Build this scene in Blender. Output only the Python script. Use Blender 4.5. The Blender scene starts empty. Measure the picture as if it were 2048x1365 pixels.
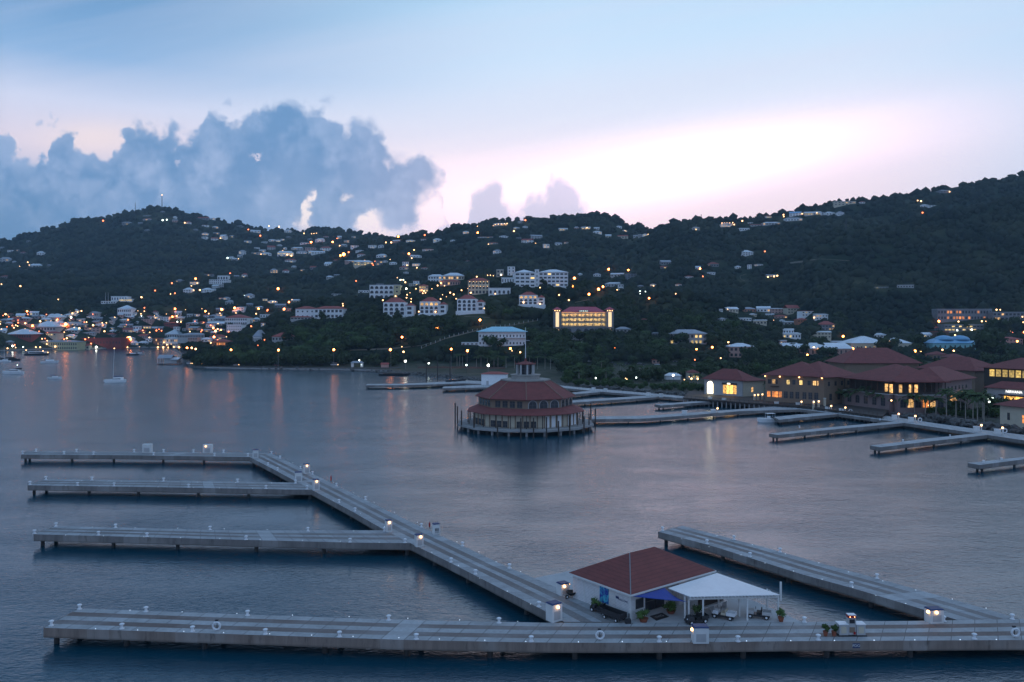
import bpy, bmesh, math, random
import numpy as np
from mathutils import Vector, Matrix
R = random.Random(7)
NR = np.random.RandomState(11)
PI = math.pi
F, H, HY, CX = 1640.0, 38.0, 650.0, 1024.0      # focal length, eye height, horizon row, centre column
sc = bpy.context.scene
C = sc.collection

def W(px, py, z=0.0):
    D = F * (H - z) / (py - HY)
    return Vector(((px - CX) / F * D, D, z))
def AT(px, D, z):
    return Vector(((px - CX) / F * D, D, z))
def ZP(py, D):
    return H - (py - HY) / F * D
def PX(p):
    return CX + F * p[0] / p[1], HY - F * (p[2] - H) / p[1]

# ------------------------------------------------------------------ objects
def tag(o, label=None, cat=None, group=None, kind=None):
    if label: o['label'] = label
    if cat: o['category'] = cat
    if group: o['group'] = group
    if kind: o['kind'] = kind
    return o
def thing(name, label, cat, loc=(0, 0, 0), rz=0.0, group=None):
    o = bpy.data.objects.new(name, None); C.objects.link(o)
    o.location = loc; o.rotation_euler = (0, 0, rz); o.empty_display_size = 0.5
    return tag(o, label, cat, group)
def kids(o):
    return [c for c in KID.get(o.name, ())]
KID = {}
def adopt(o, parent):
    o.parent = parent
    KID.setdefault(parent.name, []).append(o)
def dup(root, loc, rz=0.0, label=None, group=None, scale=None):
    r = root.copy(); C.objects.link(r); r.location = loc; r.rotation_euler = (0, 0, rz)
    if scale is not None: r.scale = (scale, scale, scale) if not hasattr(scale, '__len__') else scale
    if label: r['label'] = label
    if group: r['group'] = group
    for ch in kids(root):
        c = ch.copy(); C.objects.link(c); adopt(c, r)
        for g in kids(ch):
            d = g.copy(); C.objects.link(d); adopt(d, c)
    return r
REG = []
def reg(o, descr, zone, px, order='l'):
    REG.append((o, descr, zone, px))
ORD = ['', 'first', 'second', 'third', 'fourth', 'fifth', 'sixth', 'seventh', 'eighth', 'ninth', 'tenth', 'eleventh', 'twelfth', 'thirteenth',
       'fourteenth', 'fifteenth', 'sixteenth', 'seventeenth', 'eighteenth', 'nineteenth', 'twentieth']
TENS = {2: 'twenty', 3: 'thirty', 4: 'forty', 5: 'fifty', 6: 'sixty', 7: 'seventy'}
TENTH = {2: 'twentieth', 3: 'thirtieth', 4: 'fortieth', 5: 'fiftieth', 6: 'sixtieth', 7: 'seventieth'}
def ordw(i):
    if i <= 20: return ORD[i]
    return TENTH[i // 10] if i % 10 == 0 else TENS[i // 10] + '-' + ORD[i % 10]
def label_all():
    by = {}
    for o, d, z, px in REG: by.setdefault((d, z), []).append((px, o.name, o))
    for (d, z), L in by.items():
        L.sort(key=lambda t: (t[0], t[1])); n = len(L)
        for i, (_, _, o) in enumerate(L):
            if n == 1: t = f'{d} {z}'
            elif i == 0: t = f'{d} {z}, leftmost'
            elif i == n - 1: t = f'{d} {z}, rightmost'
            elif i > n / 2: t = f'{d} {z}, {ordw(n - i)} from right'
            else: t = f'{d} {z}, {ordw(i + 1)} from left'
            o['label'] = t

class MB:
    def __init__(s): s.v = []; s.f = []; s.uv = {}
    def add(s, vs, fs):
        b = len(s.v); s.v += [tuple(v) for v in vs]; s.f += [tuple(i + b for i in f) for f in fs]; return s
    def box(s, x0, x1, y0, y1, z0, z1):
        return s.prism([(x0, y0), (x1, y0), (x1, y1), (x0, y1)], z0, z1)
    def prism(s, poly, z0, z1, top=None):
        n = len(poly); tp = top or poly
        a = sum(poly[i][0] * poly[(i + 1) % n][1] - poly[(i + 1) % n][0] * poly[i][1] for i in range(n))
        if a < 0: poly = poly[::-1]; tp = tp[::-1]
        vs = [(p[0], p[1], z0) for p in poly] + [(p[0], p[1], z1) for p in tp]
        fs = [tuple(range(n))[::-1], tuple(range(n, 2 * n))] + [(i, (i + 1) % n, n + (i + 1) % n, n + i) for i in range(n)]
        return s.add(vs, fs)
    def rod(s, p, q, r0, r1=None, n=6):
        p = Vector(p); q = Vector(q); r1 = r0 if r1 is None else r1
        d = (q - p).normalized(); a = d.orthogonal().normalized(); b = d.cross(a)
        vs = []
        for c, r in ((p, r0), (q, r1)):
            for i in range(n):
                t = 2 * PI * i / n; vs.append(c + (a * math.cos(t) + b * math.sin(t)) * r)
        fs = [tuple(range(n))[::-1], tuple(range(n, 2 * n))] + [(i, (i + 1) % n, n + (i + 1) % n, n + i) for i in range(n)]
        return s.add(vs, fs)
    def lathe(s, prof, n=12, c=(0, 0), a0=0.0):
        vs = []; fs = []; m = len(prof)
        for r, z in prof:
            for i in range(n):
                t = a0 + 2 * PI * i / n; vs.append((c[0] + r * math.cos(t), c[1] + r * math.sin(t), z))
        for k in range(m - 1):
            for i in range(n):
                j = (i + 1) % n; fs.append((k * n + i, k * n + j, (k + 1) * n + j, (k + 1) * n + i))
        fs.append(tuple(range(n))[::-1]); fs.append(tuple(range((m - 1) * n, m * n)))
        return s.add(vs, fs)
    def ball(s, c, r, sub=1, sz=1.0):
        bm = bmesh.new(); bmesh.ops.create_icosphere(bm, subdivisions=sub, radius=1.0)
        vs = [(c[0] + v.co.x * r, c[1] + v.co.y * r, c[2] + v.co.z * r * sz) for v in bm.verts]
        fs = [tuple(v.index for v in f.verts) for f in bm.faces]; bm.free()
        return s.add(vs, fs)
    def hip(s, x0, x1, y0, y1, z0, z1, t=0.15, frac=1.0):
        w, d = x1 - x0, y1 - y0; k = min(w, d) / 2 * frac
        base = [(x0, y0), (x1, y0), (x1, y1), (x0, y1)]
        s.prism(base, z0 - t, z0)
        if w >= d: r = [(x0 + k, (y0 + y1) / 2), (x1 - k, (y0 + y1) / 2)]; idx = [(0, 1, 5, 4), (1, 2, 5), (2, 3, 4, 5), (3, 0, 4)]
        else: r = [((x0 + x1) / 2, y0 + k), ((x0 + x1) / 2, y1 - k)]; idx = [(0, 1, 4), (1, 2, 5, 4), (2, 3, 5), (3, 0, 4, 5)]
        if abs(w - d) < 1e-6: r[1] = (r[1][0] + 0.01, r[1][1])
        return s.add([(p[0], p[1], z0 + 0.002) for p in base] + [(p[0], p[1], z1) for p in r], idx)
    def gable(s, x0, x1, y0, y1, z0, z1, t=0.15):       # ridge along x
        ym = (y0 + y1) / 2
        vs = [(x0, y0, z0), (x1, y0, z0), (x1, y1, z0), (x0, y1, z0), (x0, ym, z1), (x1, ym, z1)]
        vs += [(a, b, c - t) for a, b, c in vs]
        return s.add(vs, [(0, 1, 5, 4), (2, 3, 4, 5), (0, 4, 10, 6), (4, 3, 9, 10), (1, 7, 11, 5), (5, 11, 8, 2), (6, 10, 11, 7), (9, 8, 11, 10), (0, 6, 7, 1), (3, 2, 8, 9)])
    def obj(s, name, mat, parent=None, world=False, smooth=False, uv=None):
        me = bpy.data.meshes.new(name)
        v = s.v
        if world and parent is not None:
            l = parent.location; v = [(a - l[0], b - l[1], c - l[2]) for a, b, c in v]
        me.from_pydata(v, [], s.f); me.update()
        if s.uv:
            ul = me.uv_layers.new(name='UVMap')
            k = 0
            for fi, f in enumerate(s.f):
                q = s.uv.get(fi)
                for j in range(len(f)):
                    if q: ul.data[k].uv = q[j]
                    k += 1
        if smooth: me.polygons.foreach_set('use_smooth', [True] * len(me.polygons))
        if mat: me.materials.append(mat)
        o = bpy.data.objects.new(name, me); C.objects.link(o)
        if parent is not None: adopt(o, parent)
        return o
def inst(src, name, parent, loc=(0, 0, 0), rz=0.0, scale=None):
    o = bpy.data.objects.new(name, src.data if hasattr(src, 'data') else src); C.objects.link(o)
    o.location = loc; o.rotation_euler = (0, 0, rz)
    if scale is not None: o.scale = scale
    adopt(o, parent); return o

# ------------------------------------------------------------------ materials
def lin(r, g=None, b=None):
    if g is None: r, g, b = r
    f = lambda c: (c / 255 / 12.92) if c / 255 <= 0.04045 else ((c / 255 + 0.055) / 1.055) ** 2.4
    return (f(r), f(g), f(b), 1.0)
class NT:
    def __init__(s, tree): s.t = tree; s.n = tree.nodes; s.l = tree.links
    def new(s, typ, **kw):
        n = s.n.new(typ)
        for k, v in kw.items(): setattr(n, k, v)
        return n
    def put(s, sock, v):
        if v is None: return
        if isinstance(v, bpy.types.NodeSocket): s.l.new(v, sock)
        else: sock.default_value = v
    def m(s, op, a, b=None, c=None, clamp=False):
        n = s.new('ShaderNodeMath', operation=op, use_clamp=clamp)
        for i, v in enumerate((a, b, c)): s.put(n.inputs[i], v)
        return n.outputs[0]
    def mix(s, f, a, b, mode='MIX'):
        n = s.new('ShaderNodeMix', data_type='RGBA', blend_type=mode)
        s.put(n.inputs[0], f); s.put(n.inputs[6], a); s.put(n.inputs[7], b); return n.outputs[2]
    def noise(s, vec, scale, detail=3.0, rough=0.55, dist=0.0):
        n = s.new('ShaderNodeTexNoise'); s.put(n.inputs['Vector'], vec)
        n.inputs['Scale'].default_value = scale; n.inputs['Detail'].default_value = detail
        n.inputs['Roughness'].default_value = rough; n.inputs['Distortion'].default_value = dist
        return n.outputs['Fac']
    def mr(s, v, a, b, c=0.0, d=1.0, smooth=False):
        n = s.new('ShaderNodeMapRange'); n.clamp = True
        if smooth: n.interpolation_type = 'SMOOTHSTEP'
        s.put(n.inputs[0], v)
        for i, x in enumerate((a, b, c, d)): s.put(n.inputs[i + 1], x)
        return n.outputs[0]
    def comb(s, x, y, z=0.0):
        n = s.new('ShaderNodeCombineXYZ')
        for i, v in enumerate((x, y, z)): s.put(n.inputs[i], v)
        return n.outputs[0]
    def sep(s, v):
        n = s.new('ShaderNodeSeparateXYZ'); s.put(n.inputs[0], v); return n.outputs
    def bump(s, h, strength=0.3, dist=0.1):
        n = s.new('ShaderNodeBump'); s.put(n.inputs['Height'], h)
        n.inputs['Strength'].default_value = strength; n.inputs['Distance'].default_value = dist; return n.outputs[0]
def material(name):
    m = bpy.data.materials.new(name); m.use_nodes = True
    t = NT(m.node_tree); b = m.node_tree.nodes['Principled BSDF']; return m, t, b
def pmat(name, c, c2=None, rough=0.8, scale=1.5, bump=0.0, metal=0.0, spec=None, obj=True):
    m, t, b = material(name)
    tc = t.new('ShaderNodeTexCoord'); v = tc.outputs['Object']
    c = tuple(c[:3]) + (1,); c2 = tuple(x * 0.72 for x in c[:3]) + (1,) if c2 is None else tuple(c2[:3]) + (1,)
    n = t.noise(v, scale, 4, 0.6); n2 = t.noise(v, scale * 0.17, 2)
    f = t.mr(t.m('ADD', n, n2), 0.7, 1.3)
    t.l.new(t.mix(f, c, c2), b.inputs['Base Color'])
    b.inputs['Roughness'].default_value = rough; b.inputs['Metallic'].default_value = metal
    if spec is not None: b.inputs['Specular IOR Level'].default_value = spec
    if bump: t.l.new(t.bump(n, bump, 0.05), b.inputs['Normal'])
    return m
def emat(name, c, s):
    m, t, b = material(name)
    b.inputs['Base Color'].default_value = (0.8, 0.8, 0.8, 1)
    b.inputs['Emission Color'].default_value = tuple(c[:3]) + (1,); b.inputs['Emission Strength'].default_value = s
    return m
def winmat(name, c, st, c2=None):
    m, t, b = material(name)
    tc = t.new('ShaderNodeTexCoord'); v = tc.outputs['Object']; x, y, z = t.sep(v); oi = t.new('ShaderNodeObjectInfo'); r = oi.outputs['Random']
    n = t.noise(t.comb(t.m('ADD', x, t.m('MULTIPLY', r, 40)), r, z), 1.1, 3, .6)
    mul = t.m('MAXIMUM', t.m('LESS_THAN', t.m('ABSOLUTE', x), .07), t.m('LESS_THAN', t.m('FRACT', t.m('DIVIDE', z, 1.15)), .08))
    if st:
        k = t.m('MULTIPLY', t.mr(n, .35, .65, .35, 1.35), t.mr(r, 0, 1, .45, 1.15)); k = t.m('MULTIPLY', k, t.m('SUBTRACT', 1.0, t.m('MULTIPLY', mul, .8)))
        b.inputs['Emission Color'].default_value = tuple(c[:3]) + (1,); t.l.new(t.m('MULTIPLY', k, st), b.inputs['Emission Strength']); b.inputs['Base Color'].default_value = (.2, .15, .1, 1)
    else:
        t.l.new(t.mix(mul, t.mix(t.mr(n, .3, .7), c, c2), (.12, .12, .12, 1)), b.inputs['Base Color']); b.inputs['Roughness'].default_value = .15
    return m
def tile_mat(name, c, c2, pitch=0.35):
    m, t, b = material(name)
    tc = t.new('ShaderNodeTexCoord'); v = tc.outputs['Object']; x, y, z = t.sep(v)
    w = t.m('SINE', t.m('MULTIPLY', t.m('ADD', x, y), 2 * PI / pitch / 1.41))
    course = t.m('FRACT', t.m('MULTIPLY', z, 1.0 / 0.28))
    n = t.noise(v, 0.5, 5, 0.65); n1 = t.noise(v, 6.0, 2)
    f = t.mr(t.m('ADD', t.m('MULTIPLY', n, 1.2), t.m('MULTIPLY', n1, 0.5)), 0.55, 1.2)
    col = t.mix(f, c, c2)
    col = t.mix(t.mr(course, 0.0, 0.3, 0.35, 0.0), col, (0.01, 0.006, 0.006, 1))
    t.l.new(col, b.inputs['Base Color']); b.inputs['Roughness'].default_value = 0.85
    t.l.new(t.bump(w, 0.5, 0.04), b.inputs['Normal'])
    return m
M = {}
M['white'] = pmat('white_plaster', (.86, .86, .85), (.74, .75, .76), scale=0.6, bump=.1)
M['offwhite'] = pmat('aged_plaster', (.5, .49, .48), (.36, .36, .36), scale=0.5)
M['cream'] = pmat('cream_plaster', (.6, .53, .4), (.48, .42, .32), scale=0.5)
M['tan'] = pmat('tan_plaster', (.27, .19, .13), (.2, .14, .1), scale=0.4, bump=.1)
M['pinkwall'] = pmat('pink_plaster', (.55, .33, .27), (.42, .26, .22), scale=0.4)
M['orange'] = pmat('orange_plaster', (.5, .2, .1), (.38, .15, .08), scale=0.4)
M['greywall'] = pmat('grey_plaster', (.25, .25, .26), (.17, .17, .18), scale=0.4)
M['brown'] = pmat('brown_boards', (.16, .10, .07), (.1, .065, .05), scale=0.8)
M['redwall'] = pmat('red_masonry', (.28, .05, .04), (.2, .035, .03), scale=0.5)
M['yellow'] = pmat('pale_yellow_plaster', (.55, .52, .3), (.45, .42, .25), scale=0.5)
M['teal'] = pmat('teal_cladding', (.25, .5, .52), (.2, .42, .45), scale=0.4)
M['rw'] = pmat('white_metal_roof', (.70, .76, .8), (.55, .6, .65), rough=.45, scale=0.5)
M['rg'] = pmat('grey_metal_roof', (.35, .38, .42), (.26, .28, .32), rough=.5, scale=0.5)
M['rr'] = pmat('red_roofing', (.38, .09, .07), (.25, .06, .05), rough=.75, scale=0.5)
M['rb'] = pmat('blue_roofing', (.18, .42, .62), (.13, .33, .52), rough=.5, scale=0.4)
M['rc'] = pmat('cyan_roofing', (.36, .68, .78), (.3, .58, .68), rough=.45, scale=0.4)
M['tile'] = tile_mat('clay_tile', (.25, .066, .058, 1), (.15, .042, .038, 1))
M['shingle'] = tile_mat('asphalt_shingle', (.23, .062, .052, 1), (.15, .042, .038, 1), 0.25)
M['glass'] = winmat('dark_window_glass', (.02, .025, .035, 1), 0, (.05, .05, .055, 1))
M['wood'] = pmat('dark_timber', (.07, .05, .04), (.035, .028, .024), scale=2.0, bump=.3)
M['iron'] = pmat('dark_metal', (.03, .03, .034), rough=.5, scale=3)
M['wmetal'] = pmat('white_painted_metal', (.78, .79, .8), (.68, .69, .7), rough=.4, scale=2)
M['fascia'] = pmat('white_trim', (.72, .72, .7), (.6, .6, .58), scale=1)
M['blue'] = pmat('blue_canvas', (.015, .05, .30), (.01, .035, .22), rough=.7, scale=1.5)
M['navy'] = pmat('navy_cap', (.02, .045, .14), (.015, .03, .1), rough=.5, scale=2)
M['terra'] = pmat('terracotta', (.32, .10, .05), (.24, .07, .04), scale=3)
M['rock'] = pmat('rubble_rock', (.16, .15, .14), (.07, .068, .065), scale=0.4, bump=.5)
M['asph'] = pmat('asphalt', (.06, .06, .062), (.04, .04, .042), scale=0.3)
M['conc'] = pmat('plain_concrete', (.36, .35, .34), (.25, .245, .24), scale=0.5, bump=.2)
M['rubber'] = pmat('black_rubber', (.015, .015, .016), rough=.7, scale=4)
M['red'] = pmat('red_paint', (.4, .02, .02), (.3, .015, .015), rough=.4, scale=2)
M['o_lamp'] = emat('orange_lamp', (1, .19, .028), 5.5)
M['O_lamp'] = emat('bright_orange_lamp', (1, .26, .045), 24); M['w_lamp'] = emat('warm_lamp', (1, .52, .19), 6)
M['c_lamp'] = emat('white_lamp', (.85, 1, .88), 6)
M['bright'] = emat('flood_lamp', (1, 1, .85), 14)
M['win_w'] = winmat('lit_window_warm', (1, .55, .18), 1.5)
M['win_o'] = winmat('lit_window_orange', (1, .30, .05), 1.5)
M['win_y'] = winmat('lit_window_yellow', (1, .68, .22), 1.5)
M['stud'] = emat('deck_stud_light', (.65, .8, 1), 1.4)
M['bay'] = emat('gallery_lamp', (1, .62, .22), 20)
M['strip'] = emat('gallery_strip_light', (1, .70, .28), 12)

# ------------------------------------------------------------------ camera, world
cam = bpy.data.cameras.new('camera'); co = bpy.data.objects.new('camera', cam); C.objects.link(co)
co.location = (0, 0, H); co.rotation_euler = (PI / 2, 0, 0)
cam.sensor_width = 36; cam.lens = 36 * F / 2048; cam.shift_y = -32.5 / 2048
cam.clip_start = 0.5; cam.clip_end = 30000
sc.camera = co
sc.view_settings.view_transform = 'Standard'; sc.view_settings.look = 'None'
sc.view_settings.exposure = 0; sc.view_settings.gamma = 1
sc.cycles.use_denoising = True
sc.cycles.max_bounces = 5; sc.cycles.diffuse_bounces = 2; sc.cycles.glossy_bounces = 3; sc.cycles.volume_bounces = 0
sc.cycles.transparent_max_bounces = 6
sc.cycles.sample_clamp_indirect = 4; sc.cycles.sample_clamp_direct = 0
sc.cycles.caustics_reflective = True; sc.cycles.caustics_refractive = False

wd = bpy.data.worlds.new('World'); sc.world = wd; wd.use_nodes = True
t = NT(wd.node_tree); wd.node_tree.nodes.clear()
out = t.new('ShaderNodeOutputWorld'); bg = t.new('ShaderNodeBackground'); t.l.new(bg.outputs[0], out.inputs[0])
tc = t.new('ShaderNodeTexCoord'); nrm = t.new('ShaderNodeVectorMath', operation='NORMALIZE'); t.l.new(tc.outputs['Generated'], nrm.inputs[0])
x, y, z = t.sep(nrm.outputs[0])
yy = t.m('MAXIMUM', y, 0.05)
px = t.m('ADD', t.m('MULTIPLY', t.m('DIVIDE', x, yy), F), CX)
py = t.m('SUBTRACT', HY, t.m('MULTIPLY', t.m('DIVIDE', z, yy), F))
def ramp(fac, stops):
    n = t.new('ShaderNodeValToRGB'); t.put(n.inputs[0], fac); e = n.color_ramp.elements
    while len(e) > 1: e.remove(e[0])
    e[0].position = stops[0][0]; e[0].color = lin(stops[0][1])
    for p, c in stops[1:]:
        k = e.new(p); k.color = lin(c)
    return n.outputs[0]
zc = t.m('MAXIMUM', z, 0.0)
left = ramp(zc, [(0, (120, 150, 190)), (.12, (160, 178, 212)), (.19, (222, 212, 228)), (.235, (204, 212, 236)), (.28, (134, 174, 216)), (.36, (88, 140, 188)), (.42, (30, 72, 108)), (.72, (16, 50, 80)), (1, (122, 164, 210))])
right = ramp(zc, [(0, (238, 212, 228)), (.1, (246, 224, 234)), (.19, (240, 230, 242)), (.25, (220, 228, 246)), (.31, (200, 222, 245)), (.37, (182, 216, 243)), (.46, (176, 192, 232)), (.72, (108, 142, 190)), (1, (122, 164, 210))])
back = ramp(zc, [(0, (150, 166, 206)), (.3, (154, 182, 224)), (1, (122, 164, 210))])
sky = t.mix(t.mr(t.m('SUBTRACT', px, t.mr(z, .36, .46, 0, 450)), 100, 1150, smooth=True), left, right)
def gauss(cx, cy, sx, sy, slope=0.0):
    a = t.m('DIVIDE', t.m('SUBTRACT', px, cx), sx)
    b = t.m('DIVIDE', t.m('ADD', t.m('SUBTRACT', py, cy), t.m('MULTIPLY', t.m('SUBTRACT', px, cx), slope)), sy)
    return t.m('EXPONENT', t.m('MULTIPLY', t.m('ADD', t.m('MULTIPLY', a, a), t.m('MULTIPLY', b, b)), -1.0))
sky = t.mix(t.mr(px, 1600, 2150, 0, .55, smooth=True), sky, lin(176, 208, 238))
sky = t.mix(t.m('MULTIPLY', gauss(1330, 342, 410, 60, 0.17), 1.0), sky, (2.1, 1.5, 1.72, 1))
sky = t.mix(t.m('MULTIPLY', gauss(960, 400, 330, 75, 0.0), 0.8), sky, (1.35, 1.04, 1.12, 1))
sky = t.mix(t.m('MULTIPLY', gauss(1750, 300, 330, 100, 0.2), 0.35), sky, lin(244, 226, 242))
vec = t.comb(t.m('MULTIPLY', px, 1 / 200), t.m('MULTIPLY', py, 1 / 120), 0.0)
# thin streaks of high cloud
st = t.noise(t.comb(t.m('MULTIPLY', t.m('ADD', px, t.m('MULTIPLY', py, 1.5)), 1 / 900), t.m('MULTIPLY', t.m('ADD', py, t.m('MULTIPLY', px, .18)), 1 / 90), 3.1), 1.0, 5, 0.55)
sky = t.mix(t.m('MULTIPLY', t.mr(st, .40, .72), .28), sky, lin(212, 214, 234))
sky = t.mix(t.mr(px, 20, -260, 0, .8), sky, lin(84, 132, 172))
# cumulus bank
crv = t.new('ShaderNodeFloatCurve')
pts = [(-400, 330), (-200, 290), (-60, 300), (0, 268), (14, 268), (34, 306), (62, 322), (82, 284), (94, 258), (130, 252), (152, 266), (168, 294), (200, 304), (232, 288), (264, 250), (292, 240), (330, 244), (372, 250), (400, 236), (414, 214), (442, 213), (482, 238), (530, 202), (560, 188), (600, 188), (642, 204),
       (666, 230), (682, 248), (720, 232), (750, 246), (780, 286), (804, 296), (834, 300), (862, 318), (882, 338), (894, 400), (904, 475), (920, 470), (930, 425), (950, 392), (985, 378), (1008, 404), (1026, 428), (1040, 430), (1058, 408), (1084, 392), (1104, 376), (1124, 370), (1146, 388), (1168, 415), (1192, 440), (1225, 475), (1260, 510), (1400, 640)]
cm = crv.mapping.curves[0]
cm.points[0].location = (0, pts[0][1] / 700); cm.points[1].location = (1, pts[-1][1] / 700)
for a, b in pts[1:-1]: cm.points.new((a + 400) / 1800, b / 700)
crv.mapping.update()
wq = t.new('ShaderNodeTexNoise'); t.put(wq.inputs['Vector'], t.comb(t.m('MULTIPLY', px, 1 / 70), t.m('MULTIPLY', py, 1 / 70), 5.0)); wq.inputs['Scale'].default_value = 1.0; wq.inputs['Detail'].default_value = 4
t.put(crv.inputs['Value'], t.mr(t.m('ADD', px, t.m('MULTIPLY', t.m('SUBTRACT', wq.outputs['Fac'], .5), t.mr(px, 850, 950, 150, 40))), -400, 1400))
top = t.m('MULTIPLY', crv.outputs[0], 700)
nv = t.comb(t.m('MULTIPLY', px, 1 / 60), t.m('MULTIPLY', py, 1 / 60), 1.7)
wn_ = t.new('ShaderNodeTexNoise'); t.put(wn_.inputs['Vector'], nv); wn_.inputs['Scale'].default_value = 1.1; wn_.inputs['Detail'].default_value = 5
wv = t.new('ShaderNodeVectorMath', operation='MULTIPLY_ADD'); t.l.new(wn_.outputs['Color'], wv.inputs[0]); wv.inputs[1].default_value = (.9, .9, 0); t.l.new(nv, wv.inputs[2])
def billow(scale):
    vn = t.new('ShaderNodeTexVoronoi'); vn.feature = 'SMOOTH_F1'; vn.voronoi_dimensions = '2D'; t.l.new(wv.outputs[0], vn.inputs['Vector']); vn.inputs['Scale'].default_value = scale; vn.inputs['Smoothness'].default_value = .35
    return t.m('SUBTRACT', 1.0, t.mr(vn.outputs['Distance'], 0, .75))
b1, b2, b3 = billow(.75), billow(1.8), billow(4.2)
nf = t.noise(nv, 2.2, 6, .62)
n1 = t.m('ADD', t.m('ADD', t.m('MULTIPLY', b1, .42), t.m('MULTIPLY', b2, .24)), t.m('ADD', t.m('MULTIPLY', b3, .10), t.m('MULTIPLY', nf, .34))); n2 = t.noise(nv, 0.3, 4, 0.55, 0.5)
amp = t.mr(px, 880, 960, 92, 55)
sky = t.mix(t.m('MULTIPLY', gauss(650, 420, 190, 55, 0), .8), sky, (1.0, .9, .86, 1)); sky = t.mix(t.m('MULTIPLY', gauss(190, 275, 110, 34, 0), .7), sky, lin(244, 226, 226))
d = t.m('ADD', t.m('SUBTRACT', py, top), t.m('ADD', t.m('MULTIPLY', t.m('SUBTRACT', n1, 0.5), amp), t.mr(px, 880, 950, 4, 20)))
def hole(v, cx, cy, sx, sy, sl, k): return t.m('SUBTRACT', v, t.m('MULTIPLY', gauss(cx, cy, sx, sy, sl), k))
pxw = t.m('ADD', px, t.m('MULTIPLY', t.m('SUBTRACT', n1, .5), 60)); pyw = t.m('ADD', py, t.m('MULTIPLY', t.m('SUBTRACT', nf, .5), 60))
px0, py0 = px, py; px, py = pxw, pyw
hm = None
for cx_, cy_, sx_, sy_, k_ in [(612, 428, 13, 34, 1.3), (630, 396, 9, 16, .9), (745, 450, 34, 30, 1.2), (684, 394, 18, 12, .7), (506, 314, 20, 6, .8), (868, 436, 40, 70, 1.2), (352, 326, 12, 7, .6), (790, 468, 70, 16, .6), (560, 462, 60, 10, .4)]:
    g_ = t.m('MULTIPLY', gauss(cx_, cy_, sx_, sy_), k_); hm = g_ if hm is None else t.m('ADD', hm, g_)
hm = t.mr(hm, .25, 1.0, 0, .97, smooth=True)
px, py = px0, py0
sm_ = t.mr(px, 895, 915)
soft = t.m('ADD', t.m('MULTIPLY', t.mr(px, 200, 880, 20, 48), t.m('SUBTRACT', 1.0, sm_)), t.m('MULTIPLY', sm_, 30.0))
dens = t.m('MULTIPLY', t.mr(d, 0, soft, smooth=True), t.m('SUBTRACT', 1.0, hm))
fade = t.mr(py, 620, 700, 1, 1)
shade = t.m('ADD', t.m('ADD', t.m('MULTIPLY', n2, .8), t.m('MULTIPLY', n1, .42)), t.m('MULTIPLY', nf, .25))
lt = t.m('ADD', t.mr(shade, .55, .98, 0, .85, smooth=True), t.mr(d, 70, 210, -.12, .35), clamp=True)
cl = t.mix(lt, lin(92, 140, 188), lin(150, 176, 214))
cl = t.mix(t.m('MULTIPLY', t.mr(px, 640, 900), .5), cl, lin(186, 192, 222))
cl = t.mix(t.m('MULTIPLY', t.mr(px, 300, 0), t.mr(py, 330, 470, 0, .6)), cl, lin(88, 132, 172))
cl = t.mix(t.m('MULTIPLY', sm_, .55), cl, lin(176, 190, 222))
cl = t.mix(t.mr(d, 4, 40, .4, 0), cl, lin(172, 192, 224))
sky = t.mix(t.m('MULTIPLY', dens, t.mr(px, 890, 930, .93, .66)), sky, cl)
# behind the camera the unseen sky is brightened to light docks and walls
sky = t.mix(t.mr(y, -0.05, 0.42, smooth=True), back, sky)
ns = t.new('ShaderNodeTexSky'); ns.sky_type = 'NISHITA'; ns.sun_disc = False
ns.sun_elevation = math.radians(2); ns.sun_rotation = math.radians(10)
sc1 = t.new('ShaderNodeVectorMath', operation='SCALE'); t.l.new(ns.outputs[0], sc1.inputs[0]); sc1.inputs['Scale'].default_value = 0.06
sky = t.mix(0.06, sky, sc1.outputs[0])
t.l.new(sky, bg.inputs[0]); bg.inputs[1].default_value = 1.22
wd.cycles.sampling_method = 'MANUAL'; wd.cycles.sample_map_resolution = 512

sl = bpy.data.lights.new('sun', 'SUN'); sl.energy = 0.12; sl.angle = math.radians(15); sl.color = (1, .78, .7)
so = bpy.data.objects.new('sun', sl); C.objects.link(so); so.rotation_euler = (math.radians(88), 0, math.radians(180 - 10))

# ------------------------------------------------------------------ land
def ip(x, pts):
    return np.interp(x, [p[0] for p in pts], [p[1] for p in pts])
S1 = [(-500, 520), (0, 486), (60, 469), (110, 458), (150, 446), (200, 444), (230, 436), (260, 427), (300, 418), (330, 418), (370, 427), (410, 437), (450, 446), (500, 455), (540, 463), (600, 465), (640, 460), (680, 463), (720, 470), (760, 477), (800, 476), (900, 500), (1100, 560)]
S2 = [(500, 600), (640, 520), (720, 484), (770, 479), (830, 473), (870, 470), (900, 461), (930, 453), (960, 449), (1000, 446), (1040, 444), (1100, 440), (1140, 435), (1180, 432), (1210, 436), (1250, 450), (1300, 461), (1340, 473), (1500, 520)]
S3 = [(1150, 560), (1280, 474), (1310, 461), (1350, 445), (1390, 435), (1430, 441), (1480, 440), (1540, 433), (1600, 423), (1660, 413), (1700, 406), (1750, 403), (1800, 398), (1850, 393), (1880, 384), (1900, 382), (1950, 373), (2000, 366), (2048, 359), (2500, 320)]
S4 = [(1500, 640), (1580, 560), (1640, 468), (1700, 462), (1800, 455), (1900, 432), (2048, 396), (2500, 350)]
S5 = [(300, 700), (480, 680), (540, 645), (600, 618), (700, 602), (740, 598), (800, 586), (860, 574), (930, 566), (1000, 560), (1080, 563), (1140, 576), (1200, 586), (1260, 596), (1310, 604), (1400, 640), (1500, 690)]
S6 = [(1200, 680), (1240, 640), (1290, 609), (1340, 604), (1400, 607), (1450, 616), (1520, 636), (1600, 658), (1680, 690)]
SH = [(-600, 716), (0, 703.5), (100, 701), (250, 698.5), (372, 697)]
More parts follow.
